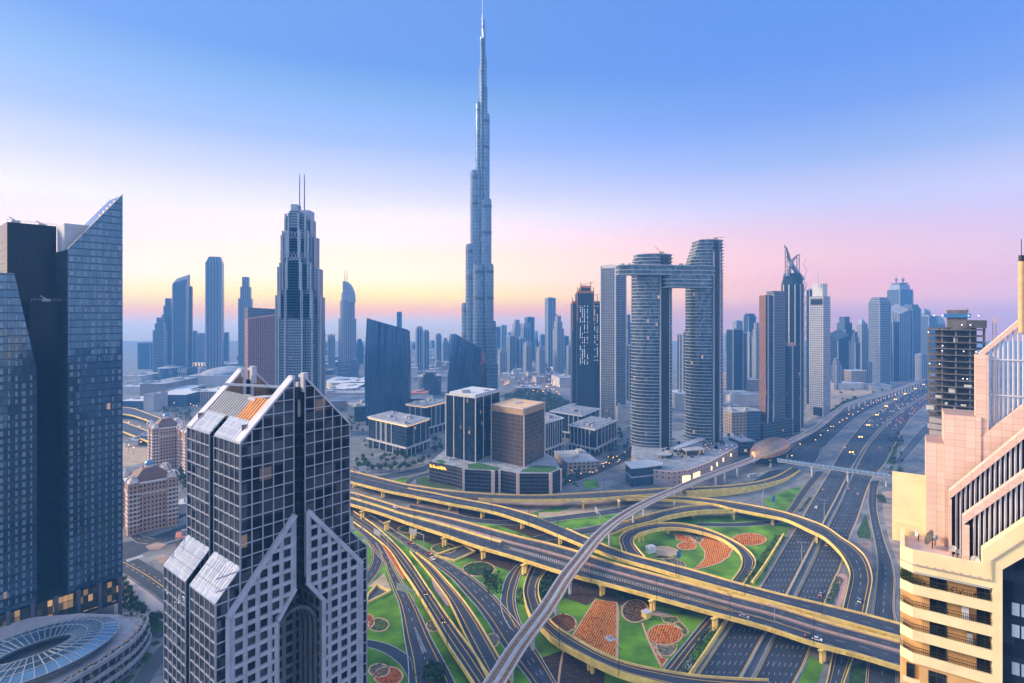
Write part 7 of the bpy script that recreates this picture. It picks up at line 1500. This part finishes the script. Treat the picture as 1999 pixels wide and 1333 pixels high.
for q in [('long dark hall with bright roofline at the left behind the winged tower', 238, 281, 783, 800, 60, 'b', M_rfw), ('tall plain blue box between two long halls', 280, 300, 772, 803, 40, 'p', M_rfg), ('long blue hall with bright white roofline', 300, 363, 771, 794, 70, 'b', M_rfw), ('wide tan flat roofed mall block', 273, 323, 750, 774, 120, 't', M_rfg), ('narrow tan block beside the wide tan mall block', 323, 360, 762, 774, 80, 't', M_rfw),
          ('dark drum shaped building with pale rim', 362, 392, 768, 787, 60, 'b', M_rfw, 0, 'round'), ('tan columned hall left of the gabled tower roof', 390, 432, 765, 790, 70, 't', M_rfw), ('round banded block below the far left towers', 296, 336, 720, 745, 90, 'b', M_rfg, 0, 'round'), ('smooth domed hall in the left haze', 362, 466, 735, 755, 160, 'p', M_rfg, 0, 'dome'),
          ('low long slab beneath the far left towers', 300, 475, 711, 722, 60, 'b', M_rfg), ('hazy low sheds on the far left', 240, 275, 735, 748, 90, 'p', M_rfg), ('pale flat sheds below the far left sheds', 240, 290, 755, 768, 100, 'p', M_rfw),
          ('bright oval roofed hall right of the stepped tower', 626, 684, 748, 760, 110, 'p', M_rfw, 0, 'round'), ('bright flat roof left of the curved glass tower', 688, 716, 746, 760, 100, 'p', M_rfw), ('dark sided hall with bright roof right of the gabled tower peak', 640, 690, 760, 778, 90, 'b', M_rfw), ('long tan arcade wall right of the gabled tower', 640, 714, 784, 802, 60, 't', M_rfg), ('domed white hall in the haze right of the stepped tower', 640, 664, 742, 752, 60, 'p', M_rfw, 0, 'dome'), ('wide pale flat roofs below the bright oval hall', 626, 712, 768, 784, 80, 'p', M_rfg),
          ('dark curved roof hall left of the low office block', 676, 712, 794, 822, 50, 'b', M_rfg, .5), ('red roofed shed behind the curved glass tower', 802, 832, 768, 780, 50, 'p', mat('red_roof', (.5, .17, .12), .8)), ('dark box building right of the curved glass tower', 802, 840, 779, 806, 40, 'b', M_rfg), ('round banded office with stepped block', 812, 858, 736, 772, 60, 'b', M_rfg, 0, 'round'),
          ('square upper block standing in front of the round banded office', 826, 848, 727, 774, 30, 'b', M_rfg), ('tan low block right of the slabbed twins', 1422, 1452, 732, 760, 50, 't', M_rfg, .2), ('wide tan low block beside it with flat roof', 1450, 1482, 742, 764, 60, 't', M_rfg, .1), ('long grey warehouse with ribbed roof', 1421, 1483, 772, 793, 60, 'p', M_rfg, .1), ('pink banded parking block right of the slabbed twins', 1421, 1453, 806, 864, 40, 't', M_rfg, .2),
          ('low pink house with white roof boxes', 1423, 1446, 793, 805, 40, 't', M_rfg, .1), ('dark link block behind the golden station', 1450, 1484, 803, 862, 30, 'b', M_rfg, .1), ('grey glass entrance block by the golden station', 1441, 1470, 862, 890, 25, 'b', M_conc, .2), ('white gridded office beside the highway far right', 1656, 1691, 724, 757, 40, 't', M_rfw, .2), ('long white roofed works sheds behind the open sand', 1624, 1690, 749, 760, 50, 'p', M_rfw, .1), ('hazy tan block behind the white gridded office', 1626, 1652, 724, 740, 60, 't', M_rfg),
          ('low stone mall behind the slabbed twins', 1201, 1240, 794, 822, 60, 'p', M_rfg, .1), ('pale low hall seen through the gap of the twins', 1321, 1348, 770, 800, 50, 'p', M_rfw, .1), ('curved grey hall left of the unfinished towers', 1086, 1118, 738, 756, 70, 'p', M_rfg, .2), ('long low wall of houses behind the park', 1006, 1055, 758, 766, 40, 't', M_rfg), ('rounded pale podium below the piered office blocks', 1097, 1160, 903, 924, 50, 't', M_rfg, .2), ('low service hut row beside the highway far right', 1700, 1740, 752, 762, 30, 'p', M_rfg)]:
    low(*q)
gv = 'small pale villas in the hazy district behind the towers'
for k in range(110):
    if k % 2: px, py = rnd.uniform(800, 900), rnd.uniform(688, 742)
    else: px, py = rnd.uniform(972, 1112), rnd.uniform(716, 748)
    w = rnd.uniform(5, 12); low('small pale flat roofed villa in the hazy low district around the spire tower foot', px, px + w, py - rnd.uniform(4, 9), py + 3, rnd.uniform(14, 30), rnd.choice('tpp'), rnd.choice((M_rfg, M_rfw)), rnd.uniform(-.4, .4), group=gv, cat='villa')
gv2 = 'hazy low roofs across the left district'
for k in range(75):
    px, py = rnd.uniform(300, 715), rnd.uniform(690, 730); w = rnd.uniform(6, 20); low('hazy low flat block in the left district before the horizon', px, px + w, py - rnd.uniform(3, 9), py + 3, rnd.uniform(16, 50), rnd.choice('tpb'), rnd.choice((M_rfg, M_rfw)), rnd.uniform(-.3, .3), group=gv2)
gv3 = 'hazy low blocks across the right district'
for k in range(70):
    px = rnd.choice((rnd.uniform(1120, 1240), rnd.uniform(1420, 1480), rnd.uniform(1620, 1800))); py = rnd.uniform(688, 735); w = rnd.uniform(6, 18); low('hazy low flat block in the right district behind the towers', px, px + w, py - rnd.uniform(4, 12), py + 3, rnd.uniform(16, 50), rnd.choice('tpb'), rnd.choice((M_rfg, M_rfw)), rnd.uniform(-.3, .3), group=gv3)
# white lattice stadium front and lit colonnade in the left haze
Y = 1420; t = thing('lattice_hall', 'white crossed lattice arena front in the left haze', 'arena', (XY(348, Y), Y, 0)); b = MB(); b.box((XY(348, Y), Y + 30, 0), (36, 50, 30)); b.build('wall', M_l2, t); b = MB()
for k in range(9): x = XY(334, Y) + k * 4.4; b.bar((x, Y, 0), (x + 4.4, Y, 32), .9); b.bar((x + 4.4, Y, 0), (x, Y, 32), .9)
b.build('lattice', M_rfw, t)
Y = 1650; t = thing('lit_colonnade', 'row of orange lit piers on the long slab in the left haze', 'colonnade', (XY(372, Y), Y, 0)); b = MB(); b.box((XY(385, Y), Y + 12, 0), (250, 18, 14)); b.build('wall', M_l2, t)
for k in range(10): b = MB(); b.box((XY(345 + 6.2 * k, Y), Y, 14), (2.6, 2, 9)); b.build('lit_pier', M_eave, t)
# far left flyovers
for lab, A, B_ in (('hazy flyover far left, upper of the two curving behind the tan apartments', [(200, 792), (238, 795), (262, 798), (300, 812), (340, 826), (400, 840)], [(200, 806), (238, 808), (262, 812), (300, 825), (338, 838), (400, 854)]), ('hazy flyover far left, lower of the two, with a warm lit edge', [(200, 812), (238, 823), (300, 846), (360, 866)], [(200, 830), (238, 842), (300, 866), (360, 888)])):
    flyover(lab, A, B_, 8, [(.5, 'w', .5)], [], n=40)
# ================================================================ streets at the left foot
flat('street', [(225, 1076), (262, 1086), (300, 1108), (345, 1138), (345, 1192), (332, 1182), (290, 1150), (250, 1122), (225, 1112)], .05, M_asph)
flat('street', [(225, 1062), (300, 1046), (380, 1018), (380, 1052), (300, 1070), (262, 1088), (225, 1080)], .055, M_asph)
flat('plaza', [(226, 1122), (250, 1128), (290, 1156), (332, 1190), (334, 1228), (300, 1222), (222, 1206)], .06, stripes('striped_pavers', (.44, .42, .43), (.52, .36, .29), .35, R(60), .55))
flat('street', [(246, 1352), (282, 1296), (312, 1262), (340, 1240), (345, 1262), (312, 1300), (280, 1352)], .06, M_asph2)
flat('street', [(282, 1222), (300, 1232), (335, 1228), (338, 1240), (306, 1246), (280, 1236)], .055, M_asph)
flat('sand_island', [(284, 1066), (306, 1058), (326, 1062), (310, 1073), (290, 1073)], .09, M_dirt); flat('sand_island', [(303, 1086), (326, 1082), (345, 1092), (345, 1112), (322, 1104), (306, 1096)], .09, M_dirt)
for q in ([(284, 1212), (300, 1206), (328, 1216), (322, 1232), (300, 1236), (284, 1230)], [(268, 1278), (282, 1272), (298, 1276), (288, 1292), (278, 1296)], [(252, 1304), (266, 1290), (280, 1300), (264, 1306)], [(292, 1256), (306, 1250), (316, 1253), (300, 1262)], [(236, 1330), (256, 1316), (266, 1318), (240, 1345)]): flat('verge_lawn', q, .08, M_lawn2)
b = MB()
for k in range(9): a = G(247 + 3.6 * k, 1092 - 1.1 * k, .1); c = G(250 + 3.6 * k, 1096 - 1.1 * k, .1); b.bar(a, c, .8, .02)
for f in (.33, .66):
    A_, B_ = edge([(238, 1082), (262, 1092), (300, 1112), (345, 1144)], .08, 30), edge([(236, 1110), (250, 1118), (290, 1146), (340, 1184)], .08, 30); marking(b, A_, B_, f, .3, (3, 8))
tag(b.build('road_markings', M_whi), kind='structure')
b = MB(); marking(b, A_, B_, .5, .5); tag(b.build('road_markings', M_yel), kind='structure')
flat('sandy_lot', [(225, 868), (290, 858), (298, 900), (236, 912), (222, 905)], .03, M_sand); flat('sandy_lot', [(345, 985), (372, 972), (372, 1012), (348, 1010)], .03, M_dirt)
road([(225, 930), (262, 1030), (300, 1052)], [(216, 940), (250, 1042), (290, 1062)], .05, [(.5, 'w', .3)], n=20); road([(345, 1000), (370, 985), (400, 965)], [(350, 1014), (378, 998), (408, 976)], .05, n=12)
low('low white tented hall beside the tan apartments', 343, 372, 985, 1003, 14, 'p', M_rfw, .4); low('low pink roofed gatehouse left of the gabled glass tower', 338, 372, 1050, 1072, 12, 't', bpy.data.materials['red_roof'], .5)
low('low pale block on the sandy lot far left', 242, 262, 862, 872, 20, 'p', M_rfg, .3); low('low tan block beside the sandy lot far left', 266, 290, 852, 866, 20, 't', M_rfg, .3)
# streets round the office square
for A, B_ in (([(690, 934), (760, 925), (820, 912), (838, 905)], [(690, 942), (765, 934), (826, 922), (842, 912)]), ([(790, 944), (800, 933), (820, 926), (838, 922)], [(800, 948), (808, 937), (826, 931), (842, 928)]), ([(1096, 930), (1140, 918), (1180, 905), (1222, 880), (1236, 866)], [(1110, 945), (1150, 932), (1190, 916), (1232, 894), (1246, 880)]), ([(690, 908), (720, 925), (745, 938), (800, 950)], [(690, 914), (716, 929), (740, 943), (790, 955)])): road(A, B_, .06, [(.5, 'w', .3)], n=20)
flat('verge_lawn', [(742, 945), (792, 930), (800, 934), (788, 942)], .05, M_lawn); flat('verge_lawn', [(812, 932), (835, 930), (842, 940), (900, 956), (850, 952), (812, 944)], .05, M_lawn2); flat('verge_lawn', [(1138, 940), (1162, 936), (1172, 952), (1142, 954)], .05, M_lawn); flat('verge_lawn', [(1108, 934), (1120, 936), (1132, 952), (1116, 946)], .05, M_lawn2)
# ================================================================ trees
def make_tree(name, label, cat, kind):
    t = thing(name, label, cat); b = MB()
    if kind == 'palm':
        b.tube([(0, 0, 0), (.15, 0, 3.5), (.1, .1, 7)], [.3, .22, .2], 6); b.build('trunk', mat('palm_trunk', (.14, .09, .06), .9), t); b = MB()
        for k in range(18):
            a = 6.28 * k / 18 + rnd.uniform(-.1, .1); el = rnd.uniform(-.4, 1.0); p = Vector((.1, .1, 7)); d = Vector((math.cos(a) * math.cos(el), math.sin(a) * math.cos(el), math.sin(el))); sd_ = d.cross(Vector((0, 0, 1))).normalized() * .34
            for j in range(4):
                q = p + d * .8; d2 = (d + Vector((0, 0, -.26))).normalized(); b.face([p - sd_, p + sd_, q + sd_ * .9, q - sd_ * .9], rnd.choice((0, 1))); p = q; d = d2
        b.build('crown', LEAF, t)
    else:
        hh, rr = (8.5, 3.9) if kind == 'round' else (5.2, 2.1)
        b.tube([(0, 0, 0), (0, .1, hh * .5)], [.3, .16], 6)
        for k in range(4): a = 1.57 * k + .4; b.tube([(0, .05, hh * .35), (math.cos(a) * rr * .5, math.sin(a) * rr * .5, hh * .62)], [.13, .05], 5)
        b.build('trunk', mat('bark', (.09, .065, .05), .9) if 'bark' not in bpy.data.materials else bpy.data.materials['bark'], t); b = MB()
        cl = [Vector((rnd.gauss(0, .42) * rr, rnd.gauss(0, .42) * rr, hh * .64 + rnd.gauss(0, .16) * hh)) for _ in range(11)]
        def fx():
            c = rnd.choice(cl); v = Vector((rnd.gauss(0, 1), rnd.gauss(0, 1), rnd.gauss(0, 1))).normalized() * rr * .46 * rnd.random() ** .35; return c + v
        leaf_mesh(b, 520 if kind == 'round' else 300, fx, .42 if kind == 'round' else .3, lambda: rnd.choice((0, 0, 0, 1, 1, 2))); b.build('crown', LEAF, t)
    return t
protos = {}
def tree(kind, px, py, sc, label, group, z=0.0):
    g = G(px, py, z); nm_ = {'round': 'broad_tree', 'small': 'young_tree', 'palm': 'palm_tree'}[kind]
    ls = protos.setdefault(kind, [])
    if len(ls) < 3: o = make_tree(nm_, label, 'palm' if kind == 'palm' else 'tree', kind); ls.append(o)
    else: o = copy_tree(rnd.choice(ls))
    o.location = g; o.scale = (sc, sc, sc * rnd.uniform(.9, 1.15)); o.rotation_euler.z = rnd.uniform(0, 6.28); o['label'] = label; o['group'] = group
for px, py in ((700, 916), (708, 921), (718, 916), (726, 922), (738, 918), (745, 922), (752, 917), (762, 921), (771, 916), (780, 920), (790, 914), (798, 918), (808, 912), (818, 908), (826, 905), (712, 908), (860, 880), (848, 884)): tree('round', px, py, rnd.uniform(.85, 1.15), 'dark broad tree in the row before the low white piered office', 'dark trees before the low office block')
for k in range(26): px = rnd.uniform(1085, 1235); py = 935 - (px - 1085) * .36 + rnd.uniform(-22, 12); tree(rnd.choice(('palm', 'small', 'small')), px, py, rnd.uniform(.9, 1.3), 'small tree along the street between the piered offices and the slabbed towers', 'street trees left of the slabbed towers')
for px, py in ((1105, 948), (1112, 944), (1098, 952), (1128, 938), (1076, 962)): tree('round', px, py, .7, 'dark bushy tree beside the dark podium corner', 'trees at the podium corner')
for k in range(20): px = rnd.uniform(1290, 1430); py = 905 - max(0, (px - 1330)) * .33 + rnd.uniform(-22, -6); tree('small', px, py, .9, 'potted tree on the pink podium terrace', 'trees on the pink podium terrace', 14.2)
for px, py in ((232, 1150), (238, 1142), (244, 1152), (236, 1160), (247, 1166), (240, 1172), (252, 1158), (256, 1170), (246, 1180), (258, 1184), (266, 1178), (262, 1192), (272, 1190), (268, 1200), (278, 1196), (282, 1204), (255, 1196), (244, 1194)): tree('round', px, py, .62, 'small round plaza tree beside the striped paving', 'plaza trees at the foot of the winged tower')
for px, py in ((296, 1216), (304, 1213), (312, 1219), (300, 1224)): tree('round', px, py, .7, 'tree on the small lawn right of the podium', 'lawn trees right of the podium')
for k in range(30): tree('palm', rnd.uniform(318, 372), rnd.uniform(803, 830), rnd.uniform(1.2, 1.7), 'hazy palm in the grove behind the tan apartments', 'hazy palms behind the tan apartments')
for k in range(16): tree('round', rnd.uniform(352, 372), rnd.uniform(915, 960), rnd.uniform(.9, 1.2), 'dark tree in the clump behind the nearest tan apartments', 'trees behind the tan apartments')
for k in range(24): px = rnd.uniform(1735, 1765); tree('small', px, rnd.uniform(850, 930) - (px - 1750) * .5, rnd.uniform(.8, 1.3), 'small dark tree on the waste ground right of the highway', 'trees right of the highway')
for k in range(14): tree('round', rnd.uniform(1640, 1740), rnd.uniform(768, 800) - 12, rnd.uniform(.5, .9), 'dark scrub tree on the open sand left of the viaduct', 'scrub on the open sand')
for k in range(46): tree('round', rnd.uniform(690, 880), rnd.uniform(862, 905), rnd.uniform(.5, .9), 'street tree in the pale yards around the low office blocks', 'street trees around the low office blocks')
for k in range(40): tree('round', rnd.uniform(1040, 1240), rnd.uniform(835, 900), rnd.uniform(.5, .85), 'street tree between the piered office blocks', 'street trees between the piered office blocks')
for k in range(30): tree('round', rnd.uniform(1425, 1480), rnd.uniform(765, 860), rnd.uniform(.6, .9), 'street tree among the tan low blocks right of the slabbed twins', 'trees among the low tan blocks')
for k in range(50): tree('round', rnd.uniform(630, 712), rnd.uniform(800, 850), rnd.uniform(.6, 1.0), 'hazy tree right of the gabled glass tower roof', 'trees right of the gabled roof')
for k in range(24): tree('small', rnd.uniform(945, 976), rnd.uniform(1118, 1150), rnd.uniform(.5, .8), 'small garden shrub tree below the wide flyover', 'garden shrubs below the wide flyover')
def wood(label_poly, n, hh, name='woodland'):
    b = MB(); xs = [p[0] for p in label_poly]; ys = [p[1] for p in label_poly]
    def inside(x, y):
        c = False
        for i in range(len(label_poly)):
            (x1, y1), (x2, y2) = label_poly[i], label_poly[i - 1]
            if (y1 > y) != (y2 > y) and x < (x2 - x1) * (y - y1) / (y2 - y1) + x1: c = not c
        return c
    i = 0
    while i < n:
        px, py = rnd.uniform(min(xs), max(xs)), rnd.uniform(min(ys), max(ys))
        if not inside(px, py): continue
        i += 1; g = G(px, py); r_ = rnd.uniform(2.5, 4.5)
        leaf_mesh(b, 46, lambda: g + Vector((rnd.gauss(0, .55) * r_, rnd.gauss(0, .55) * r_, hh * (.35 + rnd.random() * .65))), .9, lambda: rnd.choice((0, 0, 1)))
    tag(b.build(name, LEAF), kind='stuff')
wood([(985, 800), (985, 775), (1030, 765), (1075, 770), (1110, 790), (1120, 805), (1080, 810)], 330, 9)
wood([(1620, 808), (1640, 790), (1672, 776), (1660, 792), (1634, 806)], 60, 4, 'scrub')
wood([(1060, 1140), (1075, 1130), (1090, 1150), (1082, 1172), (1064, 1176)], 22, 1.6, 'shrubbery'); wood([(1195, 1150), (1215, 1156), (1212, 1166), (1192, 1162)], 12, 2.5, 'shrubbery')
wood([(838, 1292), (850, 1308), (860, 1335), (842, 1335)], 12, 1.2, 'shrubbery'); wood([(1000, 1048), (1060, 1060), (1095, 1076), (1040, 1066)], 30, 1.8, 'shrubbery')
# ================================================================ cars
M_glass_c = mat('car_glass', (.02, .025, .03), .1, .2, var=.1)
def make_car(paint):
    b = MB()
    def sec(y0, y1, z0, z1, w0, w1, m): b.prism(rect(0, (y0 + y1) / 2, w0, y1 - y0), z0, z1, m, top=rect(0, (y0 + y1) / 2, w1, y1 - y0))
    b.prism([(-.93, -2.2), (.93, -2.2), (.93, 2.2), (-.93, 2.2)], .32, .85, 0, bot=True, top=[(-.88, -2.1), (.88, -2.1), (.88, 2.12), (-.88, 2.12)])
    b.prism(rect(0, -.25, 1.72, 2.7), .85, 1.36, 1, top=rect(0, -.3, 1.4, 1.75)); b.prism(rect(0, -.3, 1.42, 1.77), 1.36, 1.44, 0)
    for x in (-.85, .85):
        for y in (-1.4, 1.4):
            pts = [(x, y + .33 * math.cos(R(a)), .33 + .33 * math.sin(R(a))) for a in range(0, 360, 45)]; b.face([Vector(p) + Vector((.1 if x > 0 else -.1, 0, 0)) for p in pts], 2); b.face([Vector(p) - Vector((.1 if x > 0 else -.1, 0, 0)) for p in pts], 2)
    for x in (-.65, .65): b.box((x, 2.16, .55), (.42, .12, .22), 0, 3); b.box((x, -2.2, .62), (.42, .12, .22), 0, 4)
    return b.build('car', [paint, M_glass_c, M_dark, M_head, M_tail])
paints = [('white', mat('car_white', (.75, .75, .75), .3, var=.05)), ('silver', mat('car_silver', (.42, .44, .47), .3, .5, var=.05)), ('dark', mat('car_dark', (.03, .035, .045), .25, var=.05)), ('red', mat('car_red', (.45, .03, .02), .3, var=.05))]
cproto = {}
def car(pos, d, lab, group):
    nm_, m_ = rnd.choice(paints if rnd.random() < .6 else paints[:2])
    if nm_ not in cproto: o = make_car(m_); cproto[nm_] = o
    else: o = cproto[nm_].copy(); COL.objects.link(o)
    o.location = pos; o.rotation_euler = (0, 0, math.atan2(d.y, d.x) - math.pi / 2); tag(o, nm_ + lab, 'car', group)
def cars(PQ, n, i0, i1, lanes, fwd, lab, group, lo=.04, hi=.96):
    P_, Q_ = PQ; used = set()
    for _ in range(n):
        for _try in range(20):
            i = rnd.randrange(i0, i1); k = rnd.randrange(lanes)
            if (i // 2, k) not in used: break
        used.add((i // 2, k)); f = lo + (hi - lo) * (k + .5) / lanes; p = P_[i].lerp(Q_[i], f); q = P_[i + 1].lerp(Q_[i + 1], f); car(p + Vector((0, 0, .02)), (q - p) if fwd else (p - q), lab, group)
cars(szL, 72, 66, 125, 7, False, ' car heading towards the camera on the left highway carriageway', 'cars on the left carriageway')
cars(szR, 66, 66, 125, 7, True, ' car driving away on the right highway carriageway', 'cars on the right carriageway')
cars(szL, 7, 12, 60, 7, False, ' car on the left highway carriageway before the footbridge', 'cars on the left carriageway near the curved ramp')
cars(szR, 6, 12, 60, 7, True, ' car on the right highway carriageway before the footbridge', 'cars on the right carriageway near the curved ramp')
cars((PC, QC), 1, 74, 78, 2, True, ' car on the curved ramp beside the highway', 'car on the curved ramp', .25, .75)
cars((PB, QB), 3, 100, 128, 1, True, ' car on the near lanes of the wide flyover', 'cars on the wide flyover', .8, .86)
cars((PB, QB), 2, 10, 40, 1, False, ' car on the far lanes of the wide flyover at the left', 'cars on the wide flyover at the left', .1, .2)
cars((PK, QK), 2, 30, 62, 1, True, ' car on the long straight ramp', 'cars on the long straight ramp', .4, .6)
cars((H_P, H_Q), 3, 8, 56, 2, True, ' car on the dark middle road', 'cars on the dark middle road', .25, .85)
g = G(1468, 931); t = thing('bus', 'white bus with dark windows on the road below the golden station', 'bus', g); b = MB(); b.box((g.x, g.y, .4), (11, 2.6, 2.8), .45); b.build('body', M_whi, t); b = MB(); b.box((g.x, g.y, 1.6), (10.4, 2.66, .9), .45); b.build('window_band', M_glass_c, t); b = MB(); [b.cyl((g.x + s_ * math.cos(.45), g.y + s_ * math.sin(.45) - 1.1, .05), .45, .5, 8) for s_ in (-3.5, 3.5)]; b.build('wheels', M_dark, t)
for px, py in ((1750, 1003), (1757, 1015), (1762, 1024), (1752, 1038), (1760, 1052), (1765, 985), (1768, 1066)): car(G(px, py, .06), Vector((rnd.uniform(-1, 1), 1, 0)), ' car parked on the bare ground behind the yellow tower', 'cars parked on bare ground')
# ================================================================ lit lamps
def lamp(px, py, z, lab, group, h=None, r=.8, twin=False):
    g = G(px, py, z); t = thing('lit_street_lamp', lab, 'street lamp', (g.x, g.y, 0), group)
    b = MB(); b.tube([(g.x, g.y, 0), (g.x, g.y, z - r)], .16, 5); b.build('pole', M_dark, t)
    for dx in ((-1.6, 1.6) if twin else (0,)):
        b = MB(); c = (g.x + dx, g.y, z - r); b.prism(circle(c[0], c[1], r * .55, n=8), c[2], c[2] + r * .6, 0, top=circle(c[0], c[1], r, n=8), bot=True); b.prism(circle(c[0], c[1], r, n=8), c[2] + r * .6, c[2] + r * 1.5, 0, top=circle(c[0], c[1], r * .4, n=8)); b.build('lamp_head', M_lamp, t)
for px, py in ((1662, 882), (1680, 852), (1695, 829), (1712, 809), (1730, 792), (1748, 779), (1767, 768), (1787, 758), (1803, 750)): lamp(px, py, 16, 'tall lit twin headed lamp on the median of the highway beyond the footbridge', 'lit lamps on the far highway median', r=1.0, twin=True)
for px, py in ((1546, 889), (1562, 866), (1592, 858), (1602, 849), (1616, 840), (1622, 832), (1627, 832), (1639, 824), (1645, 819), (1653, 816), (1657, 808), (1665, 809), (1675, 803), (1684, 797), (1694, 791), (1705, 786), (1715, 781), (1725, 777), (1737, 773), (1747, 770)): lamp(px, py, 8, 'small lit lamp below the viaduct along the highway side road', 'lit lamps along the viaduct', r=.62)
for k in range(44): px, py = rnd.uniform(974, 1100), rnd.uniform(735, 752); lamp(px, py + (px > 1040) * rnd.uniform(0, 22), 8, 'tiny lit lamp in the villa streets right of the spire tower foot', 'tiny lit lamps in the villa streets', r=.8)
for k in range(22): px = rnd.uniform(1110, 1240); lamp(px, 930 - (px - 1110) * .38 + rnd.uniform(-10, 10), 6, 'lit street lamp on the street left of the slabbed towers', 'lit lamps left of the slabbed towers', r=.42)
for px, py in ((251, 824), (272, 832), (293, 846), (351, 835), (284, 818), (251, 868), (261, 873), (275, 862), (246, 744), (254, 743), (262, 742), (270, 740), (378, 791), (384, 792), (340, 786), (372, 788)): lamp(px, py, 9, 'hazy lit lamp in the far left district', 'hazy lit lamps far left', r=.7)
for k in range(16): lamp(rnd.uniform(1300, 1430), 0 or rnd.uniform(862, 882), 17, 'lit lamp on the pink podium terrace below the slabbed towers', 'lit lamps on the podium terrace', r=.35)
# ================================================================ haze: one even volume round the whole scene
b = MB(); b.prism([(-3700, -1000), (3700, -1000), (3700, 3500), (-3700, 3500)], -1.0, 860.0, 0, bot=True)
hz = b.build('haze', [bpy.data.materials.new('haze_air')])
hm_ = hz.data.materials[0]; hm_.use_nodes = True; hm_.node_tree.nodes.clear()
ho = hm_.node_tree.nodes.new('ShaderNodeOutputMaterial'); hv = hm_.node_tree.nodes.new('ShaderNodeVolumePrincipled')
hv.inputs['Color'].default_value = (.13, .46, 1.0, 1); hv.inputs['Density'].default_value = .00021; hv.inputs['Anisotropy'].default_value = 0.0
hm_.node_tree.links.new(hv.outputs[0], ho.inputs['Volume'])
tag(hz, kind='stuff')
